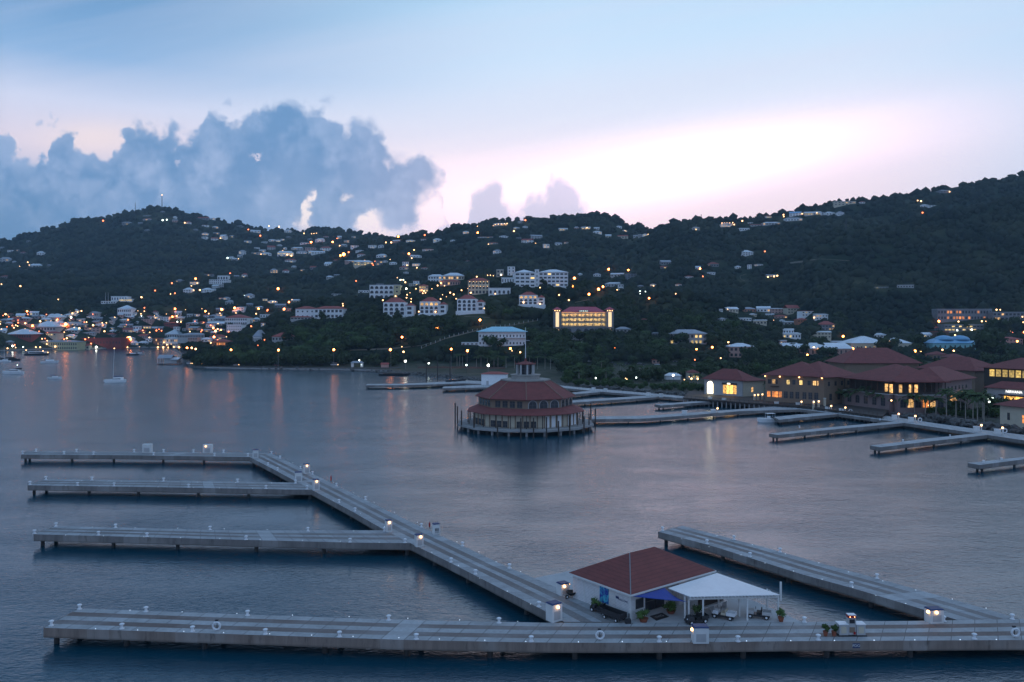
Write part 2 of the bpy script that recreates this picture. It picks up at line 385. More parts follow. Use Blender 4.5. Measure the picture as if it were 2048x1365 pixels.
SH2 = [(330, 731), (400, 737), (500, 740), (600, 741.5), (700, 742.5), (760, 746), (820, 750.5), (900, 756), (960, 762), (1060, 769), (1160, 777), (1267, 787), (1380, 797), (1500, 803), (1553, 808), (1674, 823), (1760, 834), (1800, 838), (1900, 848), (1960, 858), (2048, 869), (2500, 925)]
def shoreD(x):
    a = F * H / (ip(x, SH) - HY); b = F * H / (ip(x, SH2) - HY)
    return np.where(x < 372, a, b)
def bumpy(X, D, s, seed):
    u = X / s + seed; v = D / s * 1.1 + seed * 2
    return (np.sin(u * 1.7 + np.sin(v * 1.3)) + np.sin(v * 2.1 + np.cos(u * 0.9) * 2) + .5 * np.sin(u * 4.3 + v * 3.1) + .5 * np.sin(v * 5.1 - u * 2.7)) / 3
def hgt(x, D):
    """Ground height (m) at azimuth column x and depth D; numpy arrays."""
    x = np.asarray(x, float); D = np.asarray(D, float)
    X = (x - CX) / F * D
    def comp(S, Dc, D0, p, back=1500.0):
        zc_ = H + (HY - ip(x, S)) / F * Dc
        tt = np.clip((D - D0) / (Dc - D0), 0, 1)
        up = np.maximum(zc_, 0) * tt ** p
        dn = np.maximum(zc_, 0) * np.clip(1 - (D - Dc) / back, 0, 1)
        return np.where(D <= Dc, up, dn)
    z = np.zeros_like(X * 1.0)
    z = np.maximum(z, comp(S1, 2650.0, 1290.0, 1.45))
    z = np.maximum(z, comp(S2, 1950.0, 1000.0, 1.3))
    z = np.maximum(z, comp(S3, 1700.0, 820.0, 1.5))
    z = np.maximum(z, comp(S4, 1300.0, 900.0, 1.25, 500.0))
    z = np.maximum(z, comp(S5, 950.0, 700.0, 1.0, 500.0))
    z = np.maximum(z, comp(S6, 900.0, 720.0, 1.1, 500.0))
    sd = shoreD(x)
    k = np.clip((D - sd) / 260, 0, 1)
    z = z * np.clip((D - sd) / 80, 0, 1)
    z = z + bumpy(X, D, 60, 1.3) * np.clip(z / 25, 0, 1) * 4.0 + bumpy(X, D, 170, 4.1) * np.clip(z / 60, 0, 1) * 6 * np.where(D < 1800, 1, .6)
    base = np.where(D > sd, 1.6 + 1.6 * k, -3.0)
    bank = np.clip((D - sd) / 5.0, 0, 1)
    return np.where(D > sd, base * bank + z, -3.0)
Ds = np.concatenate([np.arange(240, 1000, 1.0), np.arange(1000, 2700, 2.0)])
def ground(px, py):
    """Nearest land point seen through column px, row py."""
    h = hgt(np.full_like(Ds, px), Ds); ray = H - (py - HY) / F * Ds
    ok = np.nonzero((h >= ray) & (h > 0.2))[0]
    if len(ok) == 0:
        i = int(np.argmax((h - H) / Ds)); D = float(Ds[i]); return AT(px, D, float(h[i]))
    D = float(Ds[ok[0]]); return AT(px, D, float(h[ok[0]]))

def land_mesh():
    xs = np.arange(-700, 2760, 9.0)
    near = np.arange(240, 900, 6.0); far = 900 * (3300 / 900) ** (np.arange(1, 150) / 149.0)
    dd = np.concatenate([near, far])
    rows = []
    sdx = shoreD(xs)
    # each column: samples squeezed so that one sample sits on the shore line
    verts = []
    extra = np.array([-2.0, 0.05, 1.5, 3.5, 5.2])
    n = len(dd) + len(extra)
    for i, xx in enumerate(xs):
        d = np.sort(np.concatenate([dd, sdx[i] + extra]))
        h = hgt(np.full_like(d, xx), d)
        X = (xx - CX) / F * d
        verts.append(np.stack([X, d, h], 1))
    V = np.concatenate(verts)
    nx = len(xs)
    a = (np.arange(nx - 1)[:, None] * n + np.arange(n - 1)[None, :]).ravel()
    Fc = np.stack([a, a + n, a + n + 1, a + 1], 1)
    me = bpy.data.meshes.new('hills'); me.from_pydata(V.tolist(), [], Fc.tolist()); me.update()
    me.polygons.foreach_set('use_smooth', [True] * len(me.polygons))
    o = bpy.data.objects.new('hills', me); C.objects.link(o)
    m, t, b = material('wooded_ground')
    tc = t.new('ShaderNodeTexCoord'); v = tc.outputs['Object']; x, y, z = t.sep(v)
    n1 = t.noise(v, 0.09, 6, .7); n2 = t.noise(v, 0.012, 3)
    g = t.mix(t.mr(n1, .35, .7), (.012, .022, .013, 1), (.03, .045, .022, 1))
    g = t.mix(t.mr(n2, .5, .68), g, (.07, .07, .035, 1))
    flat = t.mix(t.mr(n1, .4, .65), (.05, .06, .035, 1), (.11, .10, .08, 1))
    g = t.mix(t.mr(z, 3.6, 6.0), flat, g)
    rk = t.mix(t.mr(t.noise(v, .9, 3), .35, .65), (.03, .03, .03, 1), (.2, .19, .17, 1))
    g = t.mix(t.mr(z, 1.5, 1.9), rk, g)
    t.l.new(g, b.inputs['Base Color']); b.inputs['Roughness'].default_value = .95; b.inputs['Specular IOR Level'].default_value = .1
    t.l.new(t.bump(n1, .8, 3.0), b.inputs['Normal'])
    me.materials.append(m)
    return tag(o, kind='structure')
land_mesh()

# ------------------------------------------------------------------ water
def water():
    mb = MB(); mb.add([(-3900, -420, 0), (3900, -420, 0), (3900, 3500, 0), (-3900, 3500, 0)], [(0, 1, 2, 3)])
    m, t, b = material('sea_water')
    tc = t.new('ShaderNodeTexCoord'); v = tc.outputs['Object']
    def mp(sx, sy, rot):
        n = t.new('ShaderNodeMapping'); t.l.new(v, n.inputs[0]); n.inputs['Scale'].default_value = (sx, sy, 1); n.inputs['Rotation'].default_value = (0, 0, rot); return n.outputs[0]
    a = t.noise(mp(.30, .52, .35), 1.0, 3, .55, .6)
    c = t.noise(mp(1.1, 1.7, -.3), 1.0, 3, .6, .4)
    e = t.noise(mp(.035, .06, .2), 1.0, 2, .5)
    hsum = t.m('ADD', t.m('MULTIPLY', a, .8), t.m('MULTIPLY', c, .55))
    gust = t.mr(e, .35, .65, .5, 1.25)
    hh = t.m('MULTIPLY', hsum, gust)
    bn = t.bump(hh, 1.0, .135); t.l.new(bn, b.inputs['Normal'])
    b.inputs['Base Color'].default_value = (.001, .05, .08, 1); b.inputs['Roughness'].default_value = .195
    b.inputs['IOR'].default_value = 1.78
    o = mb.obj('water', m); tag(o, kind='structure')
water()

# ------------------------------------------------------------------ sea air
def haze():
    mb = MB().box(-3950, 3950, -470, 3550, -6, 480)
    m = bpy.data.materials.new('sea_haze'); m.use_nodes = True; nt = m.node_tree; nt.nodes.clear()
    o_ = nt.nodes.new('ShaderNodeOutputMaterial'); v = nt.nodes.new('ShaderNodeVolumePrincipled')
    v.inputs['Color'].default_value = (.55, .8, 1, 1); v.inputs['Density'].default_value = 0.00008; v.inputs['Anisotropy'].default_value = .2
    nt.links.new(v.outputs[0], o_.inputs['Volume'])
    o = mb.obj('haze', m); tag(o, kind='stuff', label='thin blue evening haze over harbour and hills')
haze()
# ------------------------------------------------------------------ piers
DZ = 2.2
def deck_mat(name, stripes, c1, c2, brick):
    m, t, b = material(name)
    uvn = t.new('ShaderNodeUVMap'); u, v, _ = t.sep(uvn.outputs[0])
    tc = t.new('ShaderNodeTexCoord'); o = tc.outputs['Object']
    n = t.noise(o, .35, 5, .65); n2 = t.noise(o, 3.0, 3)
    base = t.mix(t.mr(n, .35, .68), c1, c2)
    cell = t.m('FLOOR', t.m('DIVIDE', u, 2.7)); wn = t.new('ShaderNodeTexWhiteNoise', noise_dimensions='1D'); t.put(wn.inputs['W'], cell)
    base = t.mix(t.mr(wn.outputs[0], .84, .86, 0, .2), base, (.62, .64, .66, 1))
    base = t.mix(t.mr(wn.outputs[0], .0, .5, .18, 0), base, (.16, .155, .15, 1))
    jt = t.m('FRACT', t.m('DIVIDE', u, 2.7)); base = t.mix(t.m('LESS_THAN', jt, .03), base, (.1, .1, .1, 1))
    if stripes:
        f = None
        for c, w in stripes:
            a = t.m('LESS_THAN', t.m('ABSOLUTE', t.m('SUBTRACT', v, c)), w); f = a if f is None else t.m('MAXIMUM', f, a)
        br = t.new('ShaderNodeTexBrick'); t.put(br.inputs['Vector'], t.comb(u, t.m('MULTIPLY', v, 8.0), 0)); br.inputs['Scale'].default_value = 1.6
        br.inputs['Color1'].default_value = brick; br.inputs['Color2'].default_value = tuple(x * .6 for x in brick[:3]) + (1,); br.inputs['Mortar'].default_value = (.2, .19, .18, 1)
        f = t.m('MULTIPLY', f, t.mr(wn.outputs[0], .93, .95, 1, .3))
        f = t.m('MULTIPLY', f, t.mr(t.noise(o, .12, 3), .3, .6, .55, 1))
        base = t.mix(f, base, br.outputs[0])
    base = t.mix(t.mr(n2, .3, .7, .25, 0), base, (.08, .08, .08, 1))
    t.l.new(base, b.inputs['Base Color']); b.inputs['Roughness'].default_value = .7
    t.l.new(t.bump(n2, .3, .02), b.inputs['Normal'])
    return m
M['deckA'] = deck_mat('front_pier_paving', [(.30, .10), (.70, .10)], (.43, .44, .445, 1), (.31, .32, .325, 1), (.17, .11, .09, 1))
M['deckB'] = deck_mat('pier_paving', [(.34, .09), (.66, .09)], (.40, .415, .425, 1), (.29, .30, .31, 1), (.2, .17, .16, 1))
M['deckC'] = deck_mat('marina_paving', [], (.46, .47, .47, 1), (.36, .37, .38, 1), (.2, .2, .2, 1))
def side_mat(name, ca, cb):
    m, t, b = material(name)
    tc = t.new('ShaderNodeTexCoord'); o = tc.outputs['Object']
    mp = t.new('ShaderNodeMapping'); t.l.new(o, mp.inputs[0]); mp.inputs['Scale'].default_value = (1.2, 1.2, .12)
    st = t.noise(mp.outputs[0], 1.0, 5, .7); n = t.noise(o, .16, 3)
    c = t.mix(t.mr(st, .3, .7), ca, cb); c = t.mix(t.mr(n, .52, .66, 0, .5), c, (.36, .33, .30, 1))
    uvn = t.new('ShaderNodeUVMap'); u, v, _ = t.sep(uvn.outputs[0])
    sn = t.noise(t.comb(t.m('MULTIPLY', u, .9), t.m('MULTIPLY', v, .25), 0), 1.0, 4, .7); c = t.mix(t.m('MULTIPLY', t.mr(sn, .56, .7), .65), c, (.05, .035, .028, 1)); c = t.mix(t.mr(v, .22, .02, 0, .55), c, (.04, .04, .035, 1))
    wn = t.new('ShaderNodeTexWhiteNoise', noise_dimensions='1D'); t.put(wn.inputs['W'], t.m('FLOOR', t.m('DIVIDE', u, 2.7)))
    c = t.mix(t.mr(wn.outputs[0], .84, .86, 0, .2), c, (.5, .48, .46, 1))
    t.l.new(c, b.inputs['Base Color']); b.inputs['Roughness'].default_value = .9; t.l.new(t.bump(st, .4, .04), b.inputs['Normal'])
    return m
M['side'] = side_mat('stained_pier_side', (.19, .145, .12, 1), (.30, .235, .195, 1))
M['side2'] = side_mat('grey_pier_side', (.16, .145, .135, 1), (.25, .225, .21, 1))
M['pile'] = pmat('wet_pile', (.07, .065, .06), (.03, .03, .03), scale=1)

def rs(pts, n):
    P = [Vector(p) for p in pts]; L = [0]
    for i in range(1, len(P)): L.append(L[-1] + (P[i] - P[i - 1]).length)
    o = []
    for k in range(n + 1):
        s = L[-1] * k / n; i = max(j for j in range(len(L)) if L[j] <= s + 1e-9); i = min(i, len(P) - 2)
        f = (s - L[i]) / max(1e-6, L[i + 1] - L[i]); o.append(P[i].lerp(P[i + 1], f))
    return o, L[-1]
npier = [0]
def pier(label, front, rear, top='deckB', side='side2', thick=1.15, piles=12.0, inset=1.1, prad=.32, name='concrete_pier', pile_n=None):
    zz = DZ - 0.005 * npier[0]; npier[0] += 1
    f = [W(a, b, zz) for a, b in front]; r = [W(a, b, zz) for a, b in rear]
    n = 28; f, Lf = rs(f, n); r, Lr = rs(r, n)
    th = thing(name, label, 'pier', (f[0].x, f[0].y, 0), 0, 'concrete piers of the harbour')
    tp = MB(); sd = MB()
    s = 0.0
    for i in range(n):
        l = (f[i + 1] - f[i]).length
        tp.add([f[i], f[i + 1], r[i + 1], r[i]], [(0, 1, 2, 3)]); k = len(tp.f) - 1; tp.uv[k] = [(s, 0), (s + l, 0), (s + l, 1), (s, 1)]
        s += l
    s = 0
    dn = Vector((0, 0, -thick))
    for i in range(n):
        l = (f[i + 1] - f[i]).length
        for a, b, fl in ((f[i], f[i + 1], 0), (r[i], r[i + 1], 1)):
            a2, b2 = a + Vector((0, 0, -.002)), b + Vector((0, 0, -.002))
            sd.add([a2 + dn, b2 + dn, b2, a2], [(0, 1, 2, 3) if not fl else (3, 2, 1, 0)]); k = len(sd.f) - 1; sd.uv[k] = [(s, 0), (s + l, 0), (s + l, 1), (s, 1)] if not fl else [(s, 1), (s + l, 1), (s + l, 0), (s, 0)]
        sd.add([f[i] + dn, f[i + 1] + dn, r[i + 1] + dn, r[i] + dn], [(3, 2, 1, 0)])
        s += l
    for a, b in ((r[0], f[0]), (f[-1], r[-1])):
        sd.add([a + dn, b + dn, b, a], [(0, 1, 2, 3)])
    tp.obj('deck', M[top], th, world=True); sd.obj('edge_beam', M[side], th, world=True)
    m = pile_n or max(2, int(Lf / piles))
    pm = None
    for i in range(m + 1):
        q = (i + .06) / (m + .12)
        k = min(n, max(0, int(round(q * n))))
        for e, g in ((f, r), (r, f)):
            if e is r and piles > 11 and i not in (0,): continue
            dv = (g[k] - e[k]).normalized() * min(inset, (g[k] - e[k]).length * .3); p = e[k] + dv
            if i == 0: p = p + (f[1] - f[0]).normalized() * .9
            if pm is None:
                b = MB().rod((0, 0, -3), (0, 0, zz - thick + .05), prad, n=8); pm = b.obj('piling', M['pile'], th); po = pm
            else: po = inst(pm, 'piling', th)
            po.location = (p.x - th.location.x, p.y - th.location.y, 0)
    return th
pier('long concrete pier closest to the viewer, with two dark brick bands',
     [(87, 1256), (560, 1272), (832, 1281), (1100, 1286), (1330, 1286), (1560, 1283), (2048, 1280.5), (2400, 1277)],
     [(158, 1217), (560, 1232), (832, 1241), (1100, 1246), (1330, 1246), (1560, 1244.5), (1850, 1242), (2048, 1238), (2370, 1231)], 'deckA', 'side', piles=10)
pier('widest slanting pier running from the far fingers down to the ticket hut',
     [(500, 915), (545, 938), (597, 966), (624, 980.5), (700, 1021), (771, 1061.5), (821, 1087), (905, 1128), (1000, 1177), (1109, 1232), (1128, 1244)],
     [(541.5, 907), (624.6, 947.7), (672.8, 971), (731, 1000), (819.4, 1043), (842.7, 1054), (924.8, 1092), (1018.5, 1136), (1080, 1161), (1160, 1196), (1262, 1244)])
pier('farthest thin finger pier with two white boxes on it', [(42, 909.5), (270, 911), (501, 914.6)], [(56, 903.2), (270, 904.5), (543, 906.8)])
pier('second finger pier out from the hut side, bare and narrow', [(55, 971), (330, 975), (623, 980.3)], [(91, 959), (330, 962), (596, 965.6)])
pier('finger pier with rusty brown stains near its middle', [(67, 1069), (300, 1075), (480, 1080), (700, 1085.6), (820, 1086.8)], [(111, 1052.5), (300, 1057), (480, 1061.5), (770, 1061)])
pier('slanting pier right of the ticket hut leading to the closest pier',
     [(1316, 1063.5), (1430, 1094), (1600, 1148), (1720, 1181), (1852, 1221), (1920, 1242)], [(1365, 1052), (1540, 1098), (1659, 1131.7), (1754, 1157), (1923, 1204), (2005, 1228), (2036, 1237)])
# plaza under the hut
def plaza():
    q = [W(a, b, DZ - .05) for a, b in [(1066, 1157), (1150, 1140), (1310, 1128), (1440, 1176), (1511, 1203), (1605, 1244.8), (1262, 1246), (1110, 1235)]]
    th = thing('concrete_platform', 'broad concrete platform under the ticket hut and canopy', 'platform', (q[6].x, q[6].y, 0))
    a = MB().prism([(p.x, p.y) for p in q], DZ - 1.15, DZ - .05); o = a.obj('slab', M['deckB2'], th, world=True)
    b = MB().rod((0, 0, -3), (0, 0, 1.1), .35, n=8); pm = None
    for p in (q[4], q[3], (q[3] + q[4]) / 2, (q[4] + q[5]) / 2):
        if pm is None: pm = b.obj('piling', M['pile'], th); o = pm
        else: o = inst(pm, 'piling', th)
        o.location = (p.x - th.location.x - 1, p.y - th.location.y - 1, 0)
M['deckB2'] = pmat('platform_concrete', (.5, .5, .5), (.36, .36, .36), scale=.4, bump=.2)
plaza()
# far marina
MAR = 'marina berth pier along the shopping waterfront'
pier('long low pontoon pier reaching out below the shore road lamps', [(731, 771), (800, 771), (870, 769), (927, 767), (1010, 770)], [(735, 768.5), (800, 768), (850, 766), (930, 761), (1000, 765)], 'deckC', thick=1.0, piles=14)
pier('short pontoon pier just behind the round building, pointing to the west', [(884, 777), (985, 775), (1010, 775)], [(887, 773.5), (970, 769.5), (1010, 769.5)], 'deckC', thick=1.0)
wf = [(1080, 772), (1120, 775.5), (1203, 784), (1321, 793), (1439, 803.5), (1503, 809.5), (1600, 819), (1680, 829), (1800, 845), (1960, 868), (2060, 883), (2250, 915)]
wb = [(1080, 768), (1120, 771), (1160, 775.4), (1267, 784), (1375, 793.3), (1504, 802.3), (1553, 806.8), (1674, 820), (1794, 835), (1888, 849.6), (2008, 865.6), (2048, 870), (2250, 897)]
pier('long marina walkway following the shore, with white power boxes', wf, wb, 'deckC', piles=13)
pier('marina finger pier partly hidden by the round building', [(1130, 791), (1160, 788), (1201, 784.5)], [(1130, 787), (1160, 784), (1186, 781.5)], 'deckC')
pier('long thin marina finger pier behind the round building', [(1120, 808), (1160, 804.5), (1310, 795), (1318, 793.5)], [(1120, 803.5), (1160, 800.3), (1293, 791.5)], 'deckC', piles=14)
pier('short marina finger pier ending beside the long gangway', [(1322, 811.5), (1400, 805.5), (1437, 803.6)], [(1309, 809), (1380, 803.5), (1418, 801.8)], 'deckC', piles=14)
pier('long gangway pier linking the round building to the shore', [(1184, 839), (1256, 838), (1289, 837.7), (1375, 831.3), (1482, 822.7), (1598, 819)], [(1184, 833), (1256, 832.5), (1289, 832), (1375, 826), (1482, 818.4), (1553, 813.5)], 'deckC', piles=13)
pier('marina finger pier where the motorboat is moored', [(1558, 840), (1610, 834.5), (1676, 828.6)], [(1548, 834.5), (1594, 829.5), (1656, 825.5)], 'deckC', piles=12)
pier('marina finger pier to the right of the motorboat', [(1555, 870.4), (1680, 858), (1813, 846)], [(1538, 867.6), (1660, 855), (1792, 843)], 'deckC')
pier('marina finger pier cut off short before the right edge', [(1760, 895), (1870, 882), (1979, 870)], [(1740, 891.6), (1850, 878), (1958, 866.6)], 'deckC')
pier('finger pier leaving the picture at the right edge', [(1959, 930.4), (2048, 919), (2160, 905)], [(1935, 926.4), (2048, 914.5), (2130, 902)], 'deckC')

# ------------------------------------------------------------------ deck furniture
def make_bollard():
    t_ = thing('mooring_bollard', 'x', 'bollard', (0, 0, -100), 0, 'white mooring bollards on the piers')
    MB().lathe([(.34, 0), (.36, .06), (.2, .1), (.17, .34), (.2, .52)], 10).obj('post', M['wmetal'], t_, smooth=True)
    MB().lathe([(.2, .52), (.33, .58), (.33, .68), (.2, .76), (.02, .78)], 10).obj('cap', M['wmetal'], t_, smooth=True)
    return t_
bol = make_bollard(); used = [0]
def put(proto, flag, loc, rz=0, group=None, scale=None):
    if not flag[0]:
        flag[0] = 1; proto.location = loc; proto.rotation_euler = (0, 0, rz); o = proto
        if scale: o.scale = (scale,) * 3
        return o
    return dup(proto, loc, rz, group=group, scale=scale)
def bolls(pts, zone, grow=1.0):
    for a, b in pts:
        o = put(bol, used, W(a, b, DZ), 0, scale=grow * .7); reg(o, 'white mooring bollard', zone, a)
bolls([(102.7, 1252), (243.8, 1258), (385, 1263.5), (530.7, 1269), (679, 1274), (832.5, 1279), (1062.5, 1283.5), (1318.7, 1284), (1476, 1283.5), (1636.7, 1280.5), (1948.8, 1278.5)], 'on the front edge of the closest pier', 1.25)
bolls([(159, 1219), (292, 1224), (495, 1231.5), (777.5, 1241), (998, 1246.5), (1608.8, 1245), (1887.6, 1243), (2024.6, 1239)], 'on the rear edge of the closest pier', 1.25)
bolls([(69, 1068), (197, 1071), (294, 1074), (492, 1080), (700, 1085), (810, 1086)], 'on the front edge of the rust-stained pier', 1.3)
bolls([(112, 1053.5), (231, 1056), (420, 1060.5), (616, 1063), (769, 1063)], 'on the rear edge of the rust-stained pier', 1.3)
bolls([(60, 970), (155, 972), (228, 973), (377, 975.5), (532, 978), (614, 979)], 'on the front edge of the bare narrow pier', 1.5)
bolls([(92, 960), (184, 961), (327, 963), (475, 965), (591, 967)], 'on the rear edge of the bare narrow pier', 1.5)
bolls([(45, 908.5), (128, 909), (187, 910), (307, 911), (429, 912.5), (496, 913.5)], 'on the front edge of the farthest finger pier', 1.6)
bolls([(72, 904), (153, 904.5), (268, 905), (327, 905), (387, 905.5), (447, 906)], 'on the rear edge of the farthest finger pier', 1.6)
bolls([(536, 931), (555, 941), (678, 1006), (710, 1023), (902, 1125), (951, 1149), (1078, 1214)], 'on the water edge of the slanting pier facing left', 1.3)
bolls([(543, 908), (560, 917), (601, 938), (625, 949), (673, 972.5), (731, 1000), (843, 1055), (925, 1092.5), (1019, 1137)], 'on the open-water edge of the slanting pier', 1.3)
bolls([(1414, 1088), (1500, 1114), (1703, 1174)], 'on the hut side of the right-hand slanting pier', 1.3)
bolls([(1325, 1062), (1468, 1080), (1560, 1105), (1754, 1157.5)], 'on the outer side of the right-hand slanting pier', 1.3)
bolls([(1599, 856), (1760, 841)], 'on the finger pier right of the motorboat', 1.3)
bolls([(1806, 884), (1900, 874)], 'on the finger pier cut off short', 1.3)
bolls([(1967, 926), (2003, 921)], 'on the finger pier leaving the picture', 1.3)

st0 = [0]
sp = MB().lathe([(.06, 0), (.06, .04), (.04, .07), (.01, .08)], 6).obj('edge_light', M['stud']); tag(sp, 'x', 'light', 'tiny blue-white edge lights along the piers')
def studs(a, b, n, zone, sz=1.0):
    for i in range(n):
        f = (i + .5) / n; q = W(a[0] + (b[0] - a[0]) * f + R.uniform(-6, 6), a[1] + (b[1] - a[1]) * f, DZ + .004)
        if not st0[0]: st0[0] = 1; o = sp
        else:
            o = sp.copy(); C.objects.link(o)
        o.location = q; o.scale = (sz * .75,) * 3
        reg(o, 'tiny bluish edge light', zone, a[0] + (b[0] - a[0]) * f)
studs((150, 1257), (1100, 1285), 11, 'along the front edge of the closest pier')
studs((1120, 1285), (2040, 1279.5), 11, 'on the closest pier in front of the hut', 1.2)
studs((200, 1219.5), (1090, 1245.5), 8, 'along the rear edge of the closest pier')
studs((90, 1070), (800, 1086), 9, 'along the front edge of the rust-stained pier')
studs((140, 1054), (750, 1063), 7, 'along the rear edge of the rust-stained pier')
studs((100, 971.5), (600, 979), 8, 'along the front edge of the bare narrow pier')
studs((130, 961.5), (580, 967), 6, 'along the rear edge of the bare narrow pier')
studs((560, 916), (1060, 1154), 12, 'on the open-water edge of the slanting pier')
studs((640, 989), (1090, 1222), 9, 'on the left-facing edge of the slanting pier')
studs((1340, 1070), (1840, 1216), 9, 'on the hut side of the right-hand slanting pier')
studs((1400, 1063), (2000, 1226), 9, 'on the outer side of the right-hand slanting pier')

# power kiosks
def kiosk(p, w, d, h, rz, label, lamps=(), name='utility_kiosk', cap='navy', open_=False, cat='kiosk'):
    t_ = thing(name, label, cat, p, rz, 'white utility kiosks on the piers')
    MB().box(-w / 2, w / 2, -d / 2, d / 2, 0, h).obj('cabinet', M['fascia'], t_)
    MB().prism([(-w / 2 - .06, -d / 2 - .06), (w / 2 + .06, -d / 2 - .06), (w / 2 + .06, d / 2 + .06), (-w / 2 - .06, d / 2 + .06)], h + .002, h + .14,
               [(-w / 2 + .1, -d / 2 + .1), (w / 2 - .1, -d / 2 + .1), (w / 2 - .1, d / 2 - .1), (-w / 2 + .1, d / 2 - .1)]).obj('cap', M[cap], t_)
    MB().box(-w * .32, w * .32, -d / 2 - .02, -d / 2 - .003, h * .12, h * .62).obj('door', M['offwhite'], t_)
    for lx, ly in lamps:
        MB().ball((lx, ly, h * .86), .19, 2).obj('lamp', M['w_lamp'], t_)
    if open_:
        for k in range(3): MB().box(-w * .3 + k * w * .22, -w * .18 + k * w * .22, -d / 2 - .03, -d / 2 - .021, h * .35, h * .62).obj('socket', M['iron'], t_)
    return t_
A45 = math.radians(-57)
kiosk(W(1108, 1241, DZ), 1.5, 1.3, 2.1, math.radians(35), 'white kiosk with blue cap at the corner of slanting and closest piers', [(0, -.82)])
kiosk(W(1126, 1189, DZ), 1.3, 1.2, 1.5, math.radians(30), 'white kiosk with two lamps beside the black barrow', [(-.25, -.75), (.75, -.2)])
kiosk(W(1400, 1284, DZ), 1.75, 1.2, 1.75, 0, 'white kiosk with blue cap standing in front of the canopy', [(-.95, -.3)])
kiosk(W(1868, 1243.5, DZ), 1.75, 1.2, 1.55, math.radians(8), 'white kiosk with two lamps at the foot of the right-hand slanting pier', [(-1.0, -.3), (-.15, -.72)])
kiosk(W(777, 1063, DZ), 1.0, .9, 1.9, .5, 'white lamp kiosk where the rust-stained pier joins, upper corner', [(0, -.58)])
kiosk(W(838, 1093, DZ), 1.2, .9, 1.9, .5, 'white lamp kiosk where the rust-stained pier joins, lower corner', [(.1, -.58)])
kiosk(W(613, 947, DZ), 1.4, 1, 2.2, .5, 'white lamp kiosk alone on the open-water side of the slanting pier', [(0, -.62)])
kiosk(W(597, 964, DZ), 1.6, 1.1, 2.2, .3, 'unlit pinkish white kiosk at the upper corner of the bare pier')
kiosk(W(632, 980, DZ), 1.3, 1, 2.2, .5, 'white lamp kiosk at the lower corner of the bare pier', [(0, -.62)])
kiosk(W(511, 916.5, DZ), 1.5, 1.1, 2.2, .3, 'white kiosk where the farthest finger pier meets the slanting pier')
kiosk(W(295, 905.5, DZ), 2.4, 1.2, 2.3, 0, 'pale box kiosk on the farthest finger pier, unlit', (), cap='fascia')
kiosk(W(416, 906.5, DZ), 2.4, 1.2, 2.3, 0, 'pale box kiosk on the farthest finger pier with a small lamp', [(-.4, -.72)], cap='fascia')
kiosk(W(872, 1068, DZ), 1.1, .9, 1.7, math.radians(25), 'white meter box with dark sockets beside the red extinguisher', (), open_=True)
# red extinguisher post and life rings
t_ = thing('fire_extinguisher', 'small dark red fire extinguisher on post by the meter box', 'extinguisher', W(859, 1058, DZ))
MB().lathe([(.1, .3), (.14, .36), (.14, .95), (.06, 1.08), (.05, 1.15)], 8).obj('bottle', M['red'], t_); MB().rod((0, .12, 0), (0, .12, 1.3), .04).obj('post', M['iron'], t_)
t_ = thing('fire_extinguisher', 'small dark red fire extinguisher near the bare pier junction', 'extinguisher', W(662, 964.5, DZ))
MB().lathe([(.12, .3), (.17, .36), (.17, 1.25), (.06, 1.38), (.05, 1.5)], 8).obj('bottle', M['red'], t_); MB().rod((0, .15, 0), (0, .15, 1.5), .05).obj('post', M['iron'], t_)
def torus(mb, r, k, z, n=20, m=8, y=0.0):
    vs = []; fs = []
    for i in range(n):
        a = 2 * PI * i / n
        for j in range(m):
            b = 2 * PI * j / m; rr = r + k * math.cos(b); vs.append((rr * math.cos(a), y + k * math.sin(b), z + rr * math.sin(a)))
    for i in range(n):
        for j in range(m): fs.append((i * m + j, ((i + 1) % n) * m + j, ((i + 1) % n) * m + (j + 1) % m, i * m + (j + 1) % m))
    mb.add(vs, fs)
def life_ring(p, label, s=1.0):
    t_ = thing('life_ring', label, 'life ring', p, 0, 'white life rings on stands'); t_.scale = (s, s, s)
    m = MB(); torus(m, .42, .12, .62); m.obj('ring', M['wmetal'], t_, smooth=True)
    MB().rod((0, .18, 0), (0, .18, 1.25), .05).obj('stand', M['iron'], t_); MB().box(-.22, .12, .1, .3, 1.12, 1.3).obj('bracket', M['iron'], t_)
life_ring(W(433, 1263, DZ), 'white life ring on a stand toward the far end of the closest pier')
life_ring(W(1200, 1281.5, DZ), 'white life ring on a stand in front of the ticket hut')
life_ring(W(2031, 1276, DZ), 'white life ring on a stand at the right edge of the closest pier')
life_ring(W(1701, 827, DZ), 'small white life ring by the marina walkway, beside dark boardwalk piles', 1.5)
life_ring(W(1840, 845, DZ), 'small white life ring on marina walkway before the rocks', 1.5)
life_ring(W(2010, 867.5, DZ), 'small white life ring on marina walkway near the right edge', 1.5)
# pier face sign
p0 = W(1712, 1281.8, DZ)
t_ = thing('pier_sign', 'small dark sign with pale lettering on the face of the closest pier', 'sign', (p0.x, p0.y - .02, 1.65))
MB().box(-.42, .42, -.06, -.002, -.27, .27).obj('board', M['navy'], t_)
def text(name, s, size, mat, parent, loc, rot=(PI / 2, 0, 0), ext=.01):
    cu = bpy.data.curves.new(name, 'FONT'); cu.body = s; cu.size = size; cu.extrude = ext; cu.align_x = 'CENTER'; cu.align_y = 'CENTER'
    tmp = bpy.data.objects.new('tmp', cu); C.objects.link(tmp); bpy.context.view_layer.update()
    me = bpy.data.meshes.new_from_object(tmp.evaluated_get(bpy.context.evaluated_depsgraph_get())); bpy.data.objects.remove(tmp); me.materials.clear(); me.materials.append(mat)
    o = bpy.data.objects.new(name, me); C.objects.link(o); o.location = loc; o.rotation_euler = rot
    adopt(o, parent); return o
text('lettering', 'PDO', .42, M['fascia'], t_, (0, -.075, 0))

